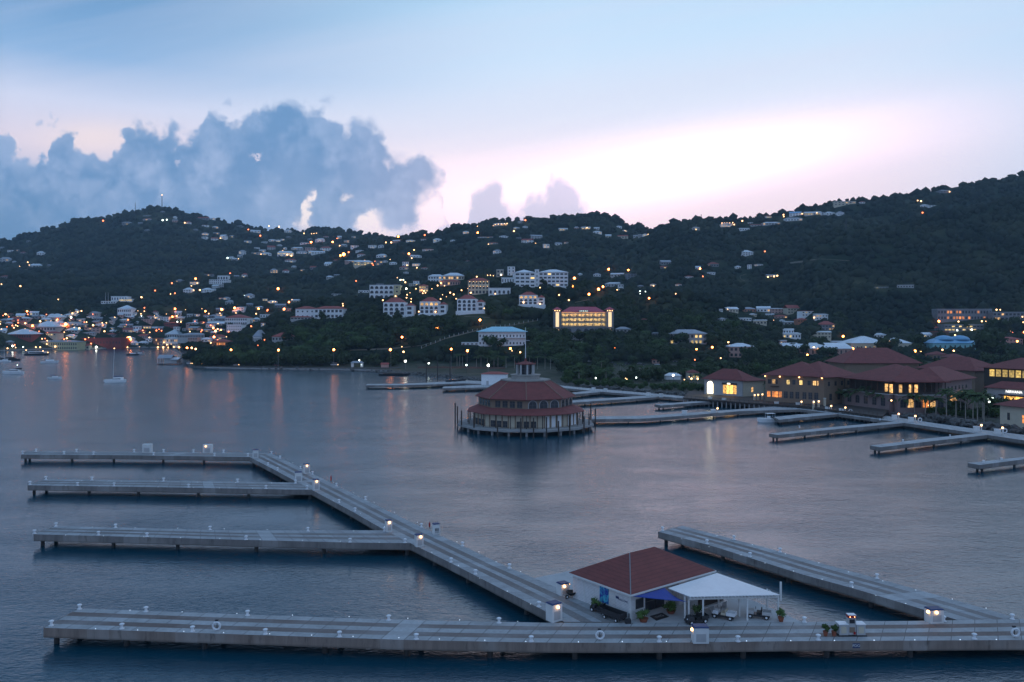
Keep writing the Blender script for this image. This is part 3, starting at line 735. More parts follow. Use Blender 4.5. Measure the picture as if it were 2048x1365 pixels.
# marina power boxes
def power_box(px, py, label, lit=False, w=1.9, h=1.7):
    t_ = thing('power_box', label, 'power box', W(px, py, DZ), math.radians(-20), 'white power boxes along the marina walkway')
    MB().box(-w / 2, w / 2, -.5, .5, 0, h).obj('cabinet', M['fascia'], t_); MB().box(-w / 2 - .08, w / 2 + .08, -.58, .58, h + .002, h + .12).obj('lid', M['wmetal'], t_)
    if lit: MB().rod((w / 2 + .5, 0, 0), (w / 2 + .5, 0, h + .3), .18, n=8).obj('post', M['fascia'], t_); MB().ball((w / 2 + .5, 0, h + .55), .34, 2).obj('lamp', M['w_lamp'], t_)
for a, b in [(1187, 782), (1211, 784), (1297, 793), (1322, 795), (1420, 802), (1448, 804.5), (1553, 812)]:
    power_box(a, b, 'x'); reg(bpy.data.objects[[o.name for o in C.objects if o.name.startswith('power_box')][-1]], 'unlit white power box', 'on the marina walkway', a)
for a, b in [(1596, 814), (1655, 823), (1683, 826.5), (1789, 840), (1822, 844.5), (1953, 864), (1995, 869.5)]:
    power_box(a, b, 'x', True); reg(bpy.data.objects[[o.name for o in C.objects if o.name.startswith('power_box')][-1]], 'white power box with round lamp', 'on the marina walkway', a)
power_box(1369, 829, 'white power box with no lamp on the long gangway', w=2.0, h=1.4); power_box(1427, 826, 'white power box with a lamp on the long gangway', True, w=2.2, h=1.3)
# gate pillars
def pillar(px, py, label, h=3.6, lit=True):
    t_ = thing('gate_pillar', label, 'pillar', W(px, py, DZ), 0, 'lamp-topped gate pillars')
    MB().box(-.4, .4, -.4, .4, 0, h).obj('shaft', M['cream'], t_); MB().box(-.5, .5, -.5, .5, h + .002, h + .2).obj('cap', M['fascia'], t_)
    if lit: MB().ball((-.1, -.62, h - .25), .3, 2).obj('lamp', M['w_lamp'], t_)
for a, b, l in [(1509, 805, 'stone gate pillar with lamp at the shop end, leftmost of three'), (1516, 804.3, 'stone gate pillar with lamp at the shop end, middle of three'), (1524.5, 803.5, 'stone gate pillar with lamp at the shop end, rightmost of three'),
                (1627, 820, 'stone gate pillar with lamp by the boardwalk ramp, left of the pair'), (1637, 819, 'stone gate pillar with lamp by the boardwalk ramp, right of the pair')]: pillar(a, b, l)
pillar(1649.5, 817, 'slim white unlit post beside the boardwalk ramp', 4.2, False)
q = [W(a, b, DZ + .8) for a, b in [(1638, 818), (1655, 816.5), (1700, 803), (1672, 800)]]
o = MB().prism([(p.x, p.y) for p in q], DZ + .05, DZ + .35).obj('access_ramp', M['deckC']); tag(o, 'pale concrete ramp joining the marina walkway to the boardwalk', 'ramp')
# ------------------------------------------------------------------ round restaurant on piles
def poly(n, r, a0=0.0): return [(r * math.cos(a0 + 2 * PI * i / n), r * math.sin(a0 + 2 * PI * i / n)) for i in range(n)]
def frustum(mb, n, a0, r0, z0, r1, z1, cap=True):
    p0 = poly(n, r0, a0); p1 = poly(n, r1, a0)
    mb.prism(p0, z0, z1, p1)
M['tan2'] = pmat('drum_plaster', (.36, .34, .31), (.26, .25, .23), scale=.5)
cD = 302.0; cX = (1051 - CX) / F * cD
rest = thing('round_restaurant', 'eight-sided tiled-roof building on piles over the water, flagpole on top', 'building', (cX, cD, 0))
n12, a12 = 12, -PI / 2 + PI / 12
n8, a8 = 8, -PI / 2
MB().prism(poly(n12, 25.4, a12), 1.55, 2.2).obj('deck', M['conc'], rest)
pm = None
for r_, nn in ((23.5, 24), (15.0, 12)):
    for i in range(nn):
        a = 2 * PI * i / nn
        if pm is None:
            pm = MB().rod((0, 0, -3), (0, 0, 1.56), .42, n=8).obj('piling', M['conc'], rest); o = pm
        else: o = inst(pm, 'piling', rest)
        o.location = (r_ * math.cos(a), r_ * math.sin(a), 0)
MB().prism(poly(n12, 19.6, a12), 2.2, 6.55).obj('lower_wall', M['cream'], rest)
# lower wall panels, doors and pilasters, one side at a time
def face_frame(n, a0, r, i):
    p = poly(n, r, a0); a = Vector((*p[i], 0)); b = Vector((*p[(i + 1) % n], 0)); m = (a + b) / 2
    return m, math.atan2((b - a).y, (b - a).x), (b - a).length
pil = MB().box(-.22, .22, -.16, .1, 2.2, 6.5); pilo = None
drk = MB().box(-.9, .9, -.05, .02, 2.3, 4.6); drko = None
wpan = MB().box(-2.2, 2.2, -.06, .02, 2.25, 6.1); wpo = None
for i in range(n12):
    m, rz, L = face_frame(n12, a12, 19.6, i)
    d = Vector((math.cos(rz), math.sin(rz), 0))
    for k in (-1.5, -.5, .5, 1.5):
        p = m + d * (k * L / 4.0 * 1.0)
        if pilo is None: pilo = pil.obj('pilaster', M['tan'], rest); o = pilo
        else: o = inst(pilo, 'pilaster', rest)
        o.location = p; o.rotation_euler = (0, 0, rz)
    for k in (-.98, 0, .98):
        p = m + d * (k * L / 4.0)
        ang = math.degrees(math.atan2(p.y, p.x))
        if -80 < ang < 0 and not (-60 < ang < -45 and k == 0):
            if wpo is None: wpo = MB().box(-.75, .75, -.06, .02, 2.25, 6.2).obj('white_shutter', M['white'], rest); o = wpo
            else: o = inst(wpo, 'white_shutter', rest)
        else:
            if drko is None: drko = drk.obj('doorway', M['glass'], rest); o = drko
            else: o = inst(drko, 'doorway', rest)
        o.location = p; o.rotation_euler = (0, 0, rz)
b = MB(); frustum(b, n12, a12, 21.9, 6.75, 21.9, 6.95); frustum(b, n12, a12, 21.9, 6.952, 17.7, 8.7); b.obj('lower_roof', M['tile'], rest)
pz = None
for i in range(24):                                                      # veranda posts
    p = poly(24, 21.2, 0)[i]
    if pz is None: pz = MB().rod((0, 0, 2.2), (0, 0, 6.8), .16, n=6).obj('veranda_post', M['wood'], rest); o = pz
    else: o = inst(pz, 'veranda_post', rest)
    o.location = (p[0], p[1], 0)
MB().prism(poly(n8, 17.3, a8), 8.6, 11.8).obj('upper_wall', M['tan'], rest)
def archpts(w, h, n=8):
    p = [(-w / 2, 0), (w / 2, 0)]
    zc_ = h - w / 2
    return p + [(w / 2 * math.cos(PI * k / n), zc_ + w / 2 * math.sin(PI * k / n)) for k in range(n + 1)]
def arch_mb(w, h, y0, y1, fill=True):
    P = archpts(w, h); m = MB(); n = len(P)
    m.add([(a, y0, b_) for a, b_ in P] + [(a, y1, b_) for a, b_ in P], [tuple(range(n)), tuple(range(n, 2 * n))[::-1]] + [((i + 1) % n, i, n + i, n + (i + 1) % n) for i in range(n)])
    return m
aw = arch_mb(3.0, 2.65, -.05, .02); awf = arch_mb(3.5, 2.95, -.03, .02); ao = af = wo = None
for i in range(n8):
    m, rz, L = face_frame(n8, a8, 17.3, i); d = Vector((math.cos(rz), math.sin(rz), 0))
    if i in (0, 1, 2, 3):
        for k in (-1, 0, 1):
            p = m + d * (k * L / 3.15) + Vector((0, 0, 8.75))
            if af is None: af = awf.obj('arch_surround', M['offwhite'], rest); fo = af
            else: fo = inst(af, 'arch_surround', rest)
            fo.location = p; fo.rotation_euler = (0, 0, rz)
            if ao is None:
                ao = aw.obj('arched_window', M['glass'], fo)
            else: inst(ao, 'arched_window', fo)
            kids(fo)[-1].location = (0, -.02, 0)
    else:
        for k in (-1.35, -.45, .45, 1.35):
            p = m + d * (k * L / 4.3)
            if wo is None: wo = MB().box(-.95, .95, -.06, .02, 8.95, 11.2).obj('window', M['glass'], rest); o = wo
            else: o = inst(wo, 'window', rest)
            o.location = p; o.rotation_euler = (0, 0, rz)
b = MB(); frustum(b, n8, a8, 18.5, 11.75, 18.5, 11.95); frustum(b, n8, a8, 18.5, 11.952, 8.9, 17.6)
p8 = poly(n8, 18.55, a8); q8 = poly(n8, 8.95, a8)
b.obj('upper_roof', M['tile'], rest)
hb = MB(); hb.rod((0,0,17.5),(0,0,17.62),8.9,n=8)
for i in range(8): hb.rod((p8[i][0], p8[i][1], 12.02), (q8[i][0], q8[i][1], 17.68), .13, n=5)
hb.obj('ridge_cap', M['tan'], rest)
b = MB(); frustum(b, n8, a8, 9.2, 17.6, 9.2, 18.1); b.obj('cornice', M['tan2'], rest)
b = MB(); frustum(b, 16, 0, 5.2, 18.1, 5.2, 19.5); frustum(b, 16, 0, 5.6, 19.502, 5.6, 19.8); b.obj('drum', M['tan2'], rest)
lan = MB().lathe([(2.1, 19.8), (2.1, 23.4)], 8).obj('lantern', M['glass'], rest)
cm_ = MB().rod((0, 0, 19.8), (0, 0, 23.45), .34, n=8).obj('column', M['offwhite'], lan)
for i in range(8):
    o = cm_ if i == 0 else inst(cm_, 'column', lan)
    o.location = (3.1 * math.cos(i * PI / 4 + .2), 3.1 * math.sin(i * PI / 4 + .2), 0)
b = MB(); b.lathe([(3.9, 23.45), (3.9, 23.7), (1.8, 24.2), (.5, 24.6), (.2, 25.7)], 8)
for i in range(8): b.rod((3.7 * math.cos(i * PI / 4), 3.7 * math.sin(i * PI / 4), 23.8), (3.7 * math.cos(i * PI / 4), 3.7 * math.sin(i * PI / 4), 24.6), .12, .03, n=5)
b.obj('lantern_roof', M['tile'], rest)
fp = MB().rod((0, 0, 25.6), (0, 0, 37.0), .17, .08, n=6); fp.rod((-1.6, 0, 32.2), (1.6, 0, 32.2), .06, n=5)
fp.obj('flagpole', M['wmetal'], rest)
rl = MB()
for zz_ in (2.75, 3.2):
    pp = poly(n12, 25.1, a12)
    for i in range(n12): rl.rod((*pp[i], zz_), (*pp[(i + 1) % n12], zz_), .045, n=4)
rl.obj('railing', M['wood'], rest)
k = 0
for px_, dy, hh in [(910.5, 4, 8), (915, -3, 7.6), (923, -9, 6.6), (948, -17, 5.6), (995, -25, 3.6), (1041.5, -28, 6), (1067, -27, 6), (1093, -26.5, 6.2), (1117, -24, 4.6), (1139.5, -21, 6.2), (1168, -15, 5.2), (1178, -9, 5.4), (1181.5, 6, 7.8), (1190.5, -3, 6.6)]:
    Dp = cD + dy; o = MB().rod((0, 0, -3), (0, 0, hh + .8), .24, n=7).obj('mooring_pile', M['wood'])
    o.location = ((px_ - CX) / F * Dp, Dp, 0); tag(o, 'x', 'pile', 'dark timber mooring piles round the restaurant'); reg(o, 'tall dark mooring pile', 'standing around the round building deck', px_)

# ------------------------------------------------------------------ ticket hut
gz = DZ - .05
cF = Vector(((1264.5 - CX) / F * 98.9, 98.9, gz)); 
eL, eF, eR = W(1152.5, 1143, 5.38), W(1261.5, 1191.5, 5.38), W(1431.7, 1142.5, 5.38)
rzh = math.atan2((eR - eF).y, (eR - eF).x)
hut = thing('ticket_hut', 'white clapboard hut with dark red hip roof beside the open canopy', 'hut', (eF.x, eF.y, gz), rzh)
LX = (eR - eF).length; LY = (eL - eF).length
def mk_clap():
    m, t, b = material('white_clapboard')
    tc = t.new('ShaderNodeTexCoord'); v = tc.outputs['Object']; x, y, z = t.sep(v)
    fr = t.m('FRACT', t.m('DIVIDE', z, .19)); n = t.noise(v, 2.0, 4)
    c = t.mix(t.mr(n, .35, .7), (.70, .70, .70, 1), (.6, .6, .6, 1)); c = t.mix(t.m('LESS_THAN', fr, .14), c, (.34, .34, .36, 1))
    t.l.new(c, b.inputs['Base Color']); b.inputs['Roughness'].default_value = .6; t.l.new(t.bump(fr, .5, .02), b.inputs['Normal']); return m
M['clap'] = mk_clap()
wh = 5.38 - gz
o = .45
# entrance recess: wall runs back between x=4.2 and 9
wall = MB().prism([(o, o), (3.0, o), (3.0, 1.5), (9.2, 1.5), (9.2, o), (LX - o, o), (LX - o, LY - o), (o, LY - o)], 0, wh - .12)
wall.obj('wall', M['clap'], hut)
MB().box(o - .04, o + .16, o - .04, o + .16, 0, wh - .13).obj('corner_board', M['fascia'], hut)
MB().box(o - .03, o - .003, 5.4, 5.55, 0, wh - .14).obj('corner_board', M['fascia'], hut)
MB().box(o - .03, o - .003, 8.6, 8.75, 0, wh - .14).obj('corner_board', M['fascia'], hut)
b = MB().hip(0, LX, 0, LY, wh + .05, wh + 2.95, t=.02); ro = b.obj('roof', M['shingle'], hut)
b = MB(); b.box(-.05, LX + .05, -.05, 0.0, wh - .15, wh + .07); b.box(-.05, 0, .002, LY + .05, wh - .15, wh + .07); b.box(LX, LX + .05, .002, LY + .05, wh - .15, wh + .07); b.box(.002, LX - .002, LY, LY + .05, wh - .15, wh + .07)
b.obj('gutter', M['fascia'], ro)
hk = LY / 2
MB().rod((0, 0, wh + .06), (hk, hk, wh + 2.94), .07, n=5).obj('hip_cap', M['greywall'], ro)
wf_ = MB().box(1.15, 2.75, o - .05, o - .003, 1.05, 2.5).obj('window', M['fascia'], hut); MB().box(1.25, 2.65, o - .07, o - .052, 1.15, 2.4).obj('pane', M['glass'], wf_)
df = MB().box(4.0, 7.6, 1.44, 1.497, 0, 2.6).obj('door', M['iron'], hut); MB().box(4.12, 5.72, 1.40, 1.437, .1, 2.5).obj('pane', M['glass'], df); MB().box(5.88, 7.48, 1.40, 1.437, .1, 2.5).obj('pane', M['glass'], df)
MB().box(3.05, 9.15, 1.38, 1.40, 2.75, 2.77).obj('trim', M['fascia'], hut)
vb = MB()
for k in range(9): vb.box(o - .06, o - .003, 2.95, 4.0, 1.25 + k * .17, 1.33 + k * .17)
vb.obj('louvre', M['fascia'], hut)
# wall writing on the long left side: faded lettering
tx = text('lettering', 'WELCOME', .34, M['navy'], hut, (o - .012, 1.75, 2.05), (PI / 2, 0, -PI / 2), .006)
MB().box(o - .02, o - .003, 2.45, 3.0, 2.05, 2.35).obj('emblem', M['navy'], hut)
m_, t2, b2 = material('blue_ocean_poster'); tcn = t2.new('ShaderNodeTexCoord'); nn_ = t2.noise(tcn.outputs['Object'], 1.3, 5, .6, 1.2)
t2.l.new(t2.mix(t2.mr(nn_, .42, .62), (.01, .02, .28, 1), (.08, .5, .62, 1)), b2.inputs['Base Color'])
M['poster'] = m_
pst = MB().box(-.05, -.003, -.8, .8, -1.05, 1.05).obj('wall_poster', m_); tag(pst, 'bright blue and turquoise poster on the hut side wall, under a small lamp', 'poster')
mw = Matrix.Translation(hut.location) @ Matrix.Rotation(rzh, 4, 'Z')
def hp(x, y, z): return mw @ Vector((x, y, z))
pst.location = hp(o, 5.0, 1.95); pst.rotation_euler = (0, 0, rzh)
def outlamp(name, label, loc, r, mat='w_lamp', cat='lamp', group=None):
    t_ = thing(name, label, cat, loc, 0, group); MB().ball((0, 0, 0), r, 2).obj('bulb', M[mat], t_); MB().rod((0, 0, r * .6), (0, 0, r * 1.8), r * .5, n=6).obj('fitting', M['iron'], t_); return t_
outlamp('wall_lamp', 'small white lamp above the blue poster on the hut', hp(o - .25, 5.0, 3.12), .1, 'c_lamp')
outlamp('wall_lamp', 'lamp glowing under the hut eave in the recessed entrance', hp(6.3, .9, wh - .35), .10, 'w_lamp')
outlamp('wall_lamp', 'lamp under the canopy corner beside the hut entrance', hp(9.9, -.5, wh - .45), .08, 'w_lamp')
# sail
A = W(1266, 1193.4, 5.25); B = W(1329, 1176.5, 5.3); Cc = W(1373.5, 1204, 4.75)
sv = []; N_ = 8
def sailpt(i, j):
    a = i / N_; c = j / N_; q = A * (1 - a - c) + B * a + Cc * c; q.z -= 1.1 * a * c + .9 * (1 - a - c) * (a + c) * .5 * .3; return q
idx = {}; mb = MB()
for i in range(N_ + 1):
    for j in range(N_ + 1 - i): idx[i, j] = len(mb.v); mb.v.append(tuple(sailpt(i, j)))
for i in range(N_):
    for j in range(N_ - i):
        mb.f.append((idx[i, j], idx[i + 1, j], idx[i, j + 1]))
        if j < N_ - i - 1: mb.f.append((idx[i + 1, j], idx[i + 1, j + 1], idx[i, j + 1]))
so_ = mb.obj('shade_sail', M['blue'], smooth=True); md = so_.modifiers.new('s', 'SOLIDIFY'); md.thickness = .03
tag(so_, 'triangular blue shade sail stretched over the hut entrance', 'shade sail')
# door mat
q = [W(a, b_, gz + .004) for a, b_ in [(1299, 1233), (1324, 1226), (1338, 1234), (1313, 1242)]]
t_ = thing('door_mat', 'dark green mat with a pale mark before the hut entrance', 'mat', (q[0].x, q[0].y, gz))
MB().prism([(p.x, p.y) for p in q], gz + .004, gz + .03).obj('mat', M['iron'], t_, world=True)
c_ = (q[0] + q[2]) / 2; text('lettering', 'YHG', .7, M['offwhite'], t_, (c_.x - t_.location.x, c_.y - t_.location.y, .034), (0, 0, rzh), .004)

# ------------------------------------------------------------------ canopy
cz = 5.2
P = [W(1336.5, 1177.5, cz), W(1434, 1145, cz + .15), W(1560, 1190.8, cz), W(1379.6, 1194.6, cz)]
can = thing('open_canopy', 'white flat-roofed open canopy on posts sheltering carts beside the hut', 'canopy', (P[3].x, P[3].y, gz))
MB().prism([(p.x, p.y) for p in P], cz - .02, cz + .06).obj('roof', M['wmetal'], can, world=True)
fr = MB(); dv = (P[2] - P[3]).normalized(); nv_ = Vector((-dv.y, dv.x, 0)); rzc = math.atan2(dv.y, dv.x)
fr.box(0, (P[2] - P[3]).length, .25, .42, 2.62, 2.86)
fo = fr.obj('beam', M['fascia'], can); fo.rotation_euler = (0, 0, rzc)
rt = MB(); L_ = (P[2] - P[3]).length
for k in range(int(L_ / .42)): rt.box(.05 + k * .42, .13 + k * .42, -.12, 2.2, 2.87, 3.02)
ro_ = rt.obj('rafter', M['fascia'], can); ro_.rotation_euler = (0, 0, rzc)
pc = None
for a, b_, h_ in [(1377.5, 1240, 2.9), (1369.5, 1239, 2.9), (1406, 1243, 2.62), (1494.5, 1241.8, 2.62), (1556.5, 1239.5, 2.62), (1478.5, 1233, 2.9), (1534.5, 1225, 2.9), (1437, 1220, 2.9)]:
    p = W(a, b_, gz); l = p - can.location
    if pc is None: pc = MB().box(-.1, .1, -.1, .1, 0, 2.9).obj('post', M['fascia'], can); o_ = pc
    else: o_ = inst(pc, 'post', can)
    o_.location = (l.x, l.y, 0); o_.scale = (1, 1, h_ / 2.9)
MB().box(-.1, .1, -.1, .1, 2.2, 4.5).obj('finial_post', M['fascia'], can).location = W(1561.5, 1238, gz) - can.location
# railing beyond canopy
rb = MB(); q0, q1 = W(1450, 1187, gz), W(1508, 1205.5, gz)
q2 = W(1558, 1223, gz)
for a_, b_ in ((q0, q1), (q1, q2)):
    d_ = (b_ - a_); n_ = int(d_.length / .35)
    for k in range(n_ + 1):
        p = a_ + d_ * k / n_; rb.rod(p, p + Vector((0, 0, 1.0)), .025, n=4)
    rb.rod(a_ + Vector((0, 0, 1)), b_ + Vector((0, 0, 1)), .04, n=4)
o_ = rb.obj('guard_railing', M['fascia']); tag(o_, 'white railing along the far edge of the platform under the canopy', 'railing')

# ------------------------------------------------------------------ carts, plants, pump
def wheel(t_, x, y, r=.28, w=.16, z=None):
    o1 = MB(); o1.rod((x, y - w / 2, r if z is None else z), (x, y + w / 2, r if z is None else z), r, n=14)
    wo_ = o1.obj('wheel', M['rubber'], t_); MB().rod((x, y - w / 2 - .012, r), (x, y + w / 2 + .012, r), r * .5, n=10).obj('hub', M['wmetal'], wo_)
def utility_cart(label, loc, rz, body='iron', seat='rubber', bed=True, name='utility_cart'):
    t_ = thing(name, label, 'cart', loc, rz, 'utility carts round the ticket hut')
    MB().prism([(-1.35, -.55), (1.35, -.5), (1.45, 0), (1.35, .5), (-1.35, .55)], .3, .52).obj('chassis', M['iron'], t_)
    MB().prism([(.55, -.55), (1.35, -.48), (1.5, 0), (1.35, .48), (.55, .55)], .525, .95, [(.5, -.5), (1.1, -.42), (1.2, 0), (1.1, .42), (.5, .5)]).obj('cowl', M[body], t_)
    s_ = MB().box(-.35, .2, -.5, .5, .53, .8); s_.box(-.42, -.3, -.5, .5, .8, 1.2); s_.obj('seat', M[seat], t_)
    if bed:
        b_ = MB(); b_.box(-1.5, -.45, -.6, .6, .56, .62); b_.box(-1.5, -.45, -.6, -.56, .62, .95); b_.box(-1.5, -.45, .56, .6, .62, .95); b_.box(-1.5, -1.46, -.56, .56, .62, .95); b_.box(-.49, -.45, -.56, .56, .62, .95); b_.obj('cargo_bed', M[body], t_)
    w_ = MB(); torus(w_, .17, .02, 0, 12, 5); so2 = w_.obj('steering_wheel', M['rubber'], t_); so2.location = (.35, -.25, 1.12); so2.rotation_euler = (0, .0, PI / 2)
    for x_ in (-.95, .95):
        for y_ in (-.52, .52): wheel(t_, x_, y_)
    for y_ in (-.3, .3): MB().ball((1.38, y_, .72), .07, 1).obj('headlight', M['wmetal'], t_)
    return t_
al = rzh - PI / 2
utility_cart('black utility cart parked nose-in against the hut side wall', W(1201, 1226, gz), al + .05 + PI)
def trailer(label, loc, rz, L=2.6, w=1.3):
    t_ = thing('cart_trailer', label, 'trailer', loc, rz, 'dark luggage trailers')
    b_ = MB(); b_.box(-L / 2, L / 2, -w / 2, w / 2, .45, .52); b_.box(-L / 2, L / 2, -w / 2, -w / 2 + .05, .52, 1.1); b_.box(-L / 2, L / 2, w / 2 - .05, w / 2, .52, 1.1); b_.box(-L / 2, -L / 2 + .05, -w / 2 + .05, w / 2 - .05, .52, 1.1); b_.box(L / 2 - .05, L / 2, -w / 2 + .05, w / 2 - .05, .52, 1.1)
    b_.obj('box', M['iron'], t_); MB().rod((L / 2, 0, .45), (L / 2 + .7, 0, .4), .04).obj('drawbar', M['iron'], t_)
    for x_ in (-L * .3, L * .3):
        for y_ in (-w / 2 - .06, w / 2 + .06): wheel(t_, x_, y_, .24, .12)
trailer('long black luggage trailer standing along the hut side wall', W(1228, 1239, gz), al + .08 + PI, 3.0)
utility_cart('white golf cart parked under the canopy, nose to the left', W(1447, 1237, gz), math.radians(150), 'wmetal', 'cream')
utility_cart('grey cargo cart parked under the canopy right bay', W(1517, 1236, gz), math.radians(160), 'offwhite', 'rubber')
utility_cart('black cart half hidden by a bush at the canopy corner post', W(1392, 1246.5, gz), math.radians(200), 'iron')
t_ = thing('wheelbarrow', 'black round-bellied barrow next to the two-lamp kiosk', 'barrow', W(1143, 1196, gz), .6)
MB().lathe([(.3, .35), (.62, .6), (.72, .85), (.66, .86), (.5, .6), (.1, .5)], 12).obj('tub', M['rubber'], t_, smooth=True)
wheel(t_, -.75, 0, .26, .12); h_ = MB(); h_.rod((-.7, -.2, .3), (1.2, -.3, .8), .035); h_.rod((-.7, .2, .3), (1.2, .3, .8), .035); h_.rod((.5, -.28, .6), (.55, -.28, .0), .03); h_.rod((.5, .28, .6), (.55, .28, 0), .03); h_.obj('handle', M['iron'], t_)
t_ = thing('storage_shelf', 'long low white bench with dark racks under the canopy', 'bench', W(1424, 1222, gz), rzh)
b_ = MB(); b_.box(-2.6, 2.6, -.4, .4, .8, .88); [b_.box(x_ - .04, x_ + .04, -.36, .36, 0, .8) for x_ in (-2.5, 0, 2.5)]; b_.obj('top', M['wmetal'], t_); MB().box(-2.3, 2.3, .0, .35, .885, 1.7).obj('rack', M['wood'], t_)

def leafmb(n, rx, rz_, zc_, size, seed, up=0.0, core=True, clumps=9, flat=0.0):
    """leaf-sized quads in a few uneven clumps"""
    r_ = np.random.RandomState(seed)
    cs = [(np.array([r_.uniform(-.55, .55), r_.uniform(-.55, .55), r_.uniform(-.5, .6)]), r_.uniform(.42, .62)) for _ in range(clumps)]
    V = []; 
    for i in range(n):
        c, rr = cs[r_.randint(clumps)]
        d = r_.normal(size=3); d /= np.linalg.norm(d); p = c + d * rr * r_.uniform(.72, 1.08)
        p = p * np.array([rx, rx, rz_]) + np.array([0, 0, zc_])
        u = r_.normal(size=3); u /= np.linalg.norm(u); w = np.cross(u, d + r_.normal(size=3) * .5); w /= (np.linalg.norm(w) + 1e-6)
        s_ = size * r_.uniform(.6, 1.35)
        V += [p - u * s_ - w * s_ * .55, p + u * s_ - w * s_ * .55, p + u * s_ + w * s_ * .55, p - u * s_ + w * s_ * .55]
    mb = MB(); mb.v = [tuple(map(float, v)) for v in V]; mb.f = [(4 * i, 4 * i + 1, 4 * i + 2, 4 * i + 3) for i in range(n)]
    if core:
        for c, rr in cs:
            mb.ball((c[0] * rx, c[1] * rx, c[2] * rz_ + zc_), rr * rx * .74, 1, rz_ / rx)
    return mb
def leafmat(name, a, b_):
    m, t, b = material(name); tc = t.new('ShaderNodeTexCoord'); v = tc.outputs['Object']
    oi = t.new('ShaderNodeObjectInfo')
    n = t.noise(v, .45, 3); n2 = t.noise(v, 3.0, 2)
    c = t.mix(t.mr(t.m('ADD', n, t.m('MULTIPLY', n2, .5)), .5, 1.0), a, b_)
    c = t.mix(t.m('MULTIPLY', oi.outputs['Random'], .45), c, (a[0] * 1.9, a[1] * 1.35, a[2] * .9, 1))
    t.l.new(c, b.inputs['Base Color']); b.inputs['Roughness'].default_value = .8; b.inputs['Specular IOR Level'].default_value = .15
    return m
M['leaf'] = leafmat('dark_leaves', (.022, .038, .018, 1), (.06, .085, .032, 1))
M['leaf2'] = leafmat('green_leaves', (.03, .06, .022, 1), (.085, .13, .045, 1))
M['palm'] = leafmat('palm_fronds', (.03, .052, .022, 1), (.075, .11, .045, 1))
M['shrubl'] = leafmat('shrub_leaves', (.05, .09, .03, 1), (.12, .2, .06, 1))
def potted(label, loc, r, h, pot=.5, mat='shrubl', seed=3, name='potted_plant'):
    t_ = thing(name, label, 'plant', loc, R.uniform(0, 3), 'potted plants round the hut and pump')
    MB().lathe([(r * .38, 0), (r * .55, pot * .8), (r * .62, pot), (r * .5, pot - .02), (r * .45, pot - .08)], 12).obj('pot', M['terra'], t_)
    leafmb(170, r, (h - pot) * .52, pot + (h - pot) * .48, .07 + .03 * r, seed, clumps=6).obj('foliage', M[mat], t_)
potted('round leafy bush in a clay pot below the hut window', W(1287, 1244, gz), 1.0, 1.75, .45, 'shrubl', 3)
potted('bright green bush in a pot right of the hut entrance', W(1342, 1227, gz), 1.0, 1.7, .4, 'shrubl', 5)
potted('tall shrub in a pot behind the black cart', W(1396, 1240, gz), .75, 1.9, .4, 'leaf2', 6)
potted('narrow clipped shrub in a clay pot at the canopy right end', W(1562, 1243.5, gz), .62, 1.7, .55, 'shrubl', 7)
potted('shrub in shade beside the utility cart on the hut wall', W(1193, 1221, gz), .7, 1.6, .3, 'shrubl', 8)
potted('spiky plant in terracotta pot, left of the two by the pump', W(1651, 1272, DZ), .5, 1.35, .55, 'leaf2', 9)
potted('spiky plant in terracotta pot, right of the two by the pump', W(1668, 1272, DZ), .5, 1.3, .55, 'leaf2', 10)
t_ = thing('fuel_pump_station', 'fuel station of two white cabinets flanking a tall red pump', 'fuel pump', W(1705, 1273, DZ))
MB().box(-1.65, 1.65, -.1, 1.1, 0, .12).obj('base', M['iron'], t_)
for s_ in (-1, 1):
    x0 = -1.5 if s_ < 0 else .5
    c = MB().box(x0, x0 + 1.0, 0, 1.0, .125, 1.3).obj('cabinet', M['offwhite'], t_)
    MB().prism([(x0 - .06, -.08), (x0 + 1.06, -.08), (x0 + 1.06, 1.08), (x0 - .06, 1.08)], 1.302, 1.38).obj('lid', M['wmetal'], c)
    MB().box(x0 + .2, x0 + .8, -.03, -.003, .35, 1.1).obj('hose_panel', M['cream'], c)
pb = MB().box(-.45, .45, .1, .7, .125, 2.05).obj('pump_body', M['offwhite'], t_); MB().box(-.45, .45, .05, .75, 2.052, 2.35).obj('pump_head', M['red'], t_)
for x_ in (-.26, .26): MB().ball((x_, .02, 2.2), .05, 1).obj('lamp', M['w_lamp'], t_)
MB().box(-.3, .3, .06, .097, 1.45, 1.9).obj('display', M['iron'], pb); MB().box(-.3, .3, .05, .097, .4, 1.0).obj('hose_panel', M['tan'], pb); MB().box(.15, .38, .0, .046, .2, .5).obj('nozzle', M['red'], pb)
MB().box(-.46, .46, .04, .76, 2.355, 2.42).obj('pump_cap', M['wmetal'], t_)
o_ = MB().rod((0, 0, 0), (0, 0, 1.1), .07).obj('marker_post', M['iron']); o_.location = W(1258, 1246, gz); tag(o_, 'thin black post at the front corner of the ticket hut', 'post')
MB_ = MB().box(-.35, .35, -.3, .3, 0, .5).obj('litter_bin', M['iron']); bpy.data.objects[MB_.name].location = W(1256, 1247.5, gz); tag(MB_, 'low black bin at the foot of the hut front corner', 'bin')
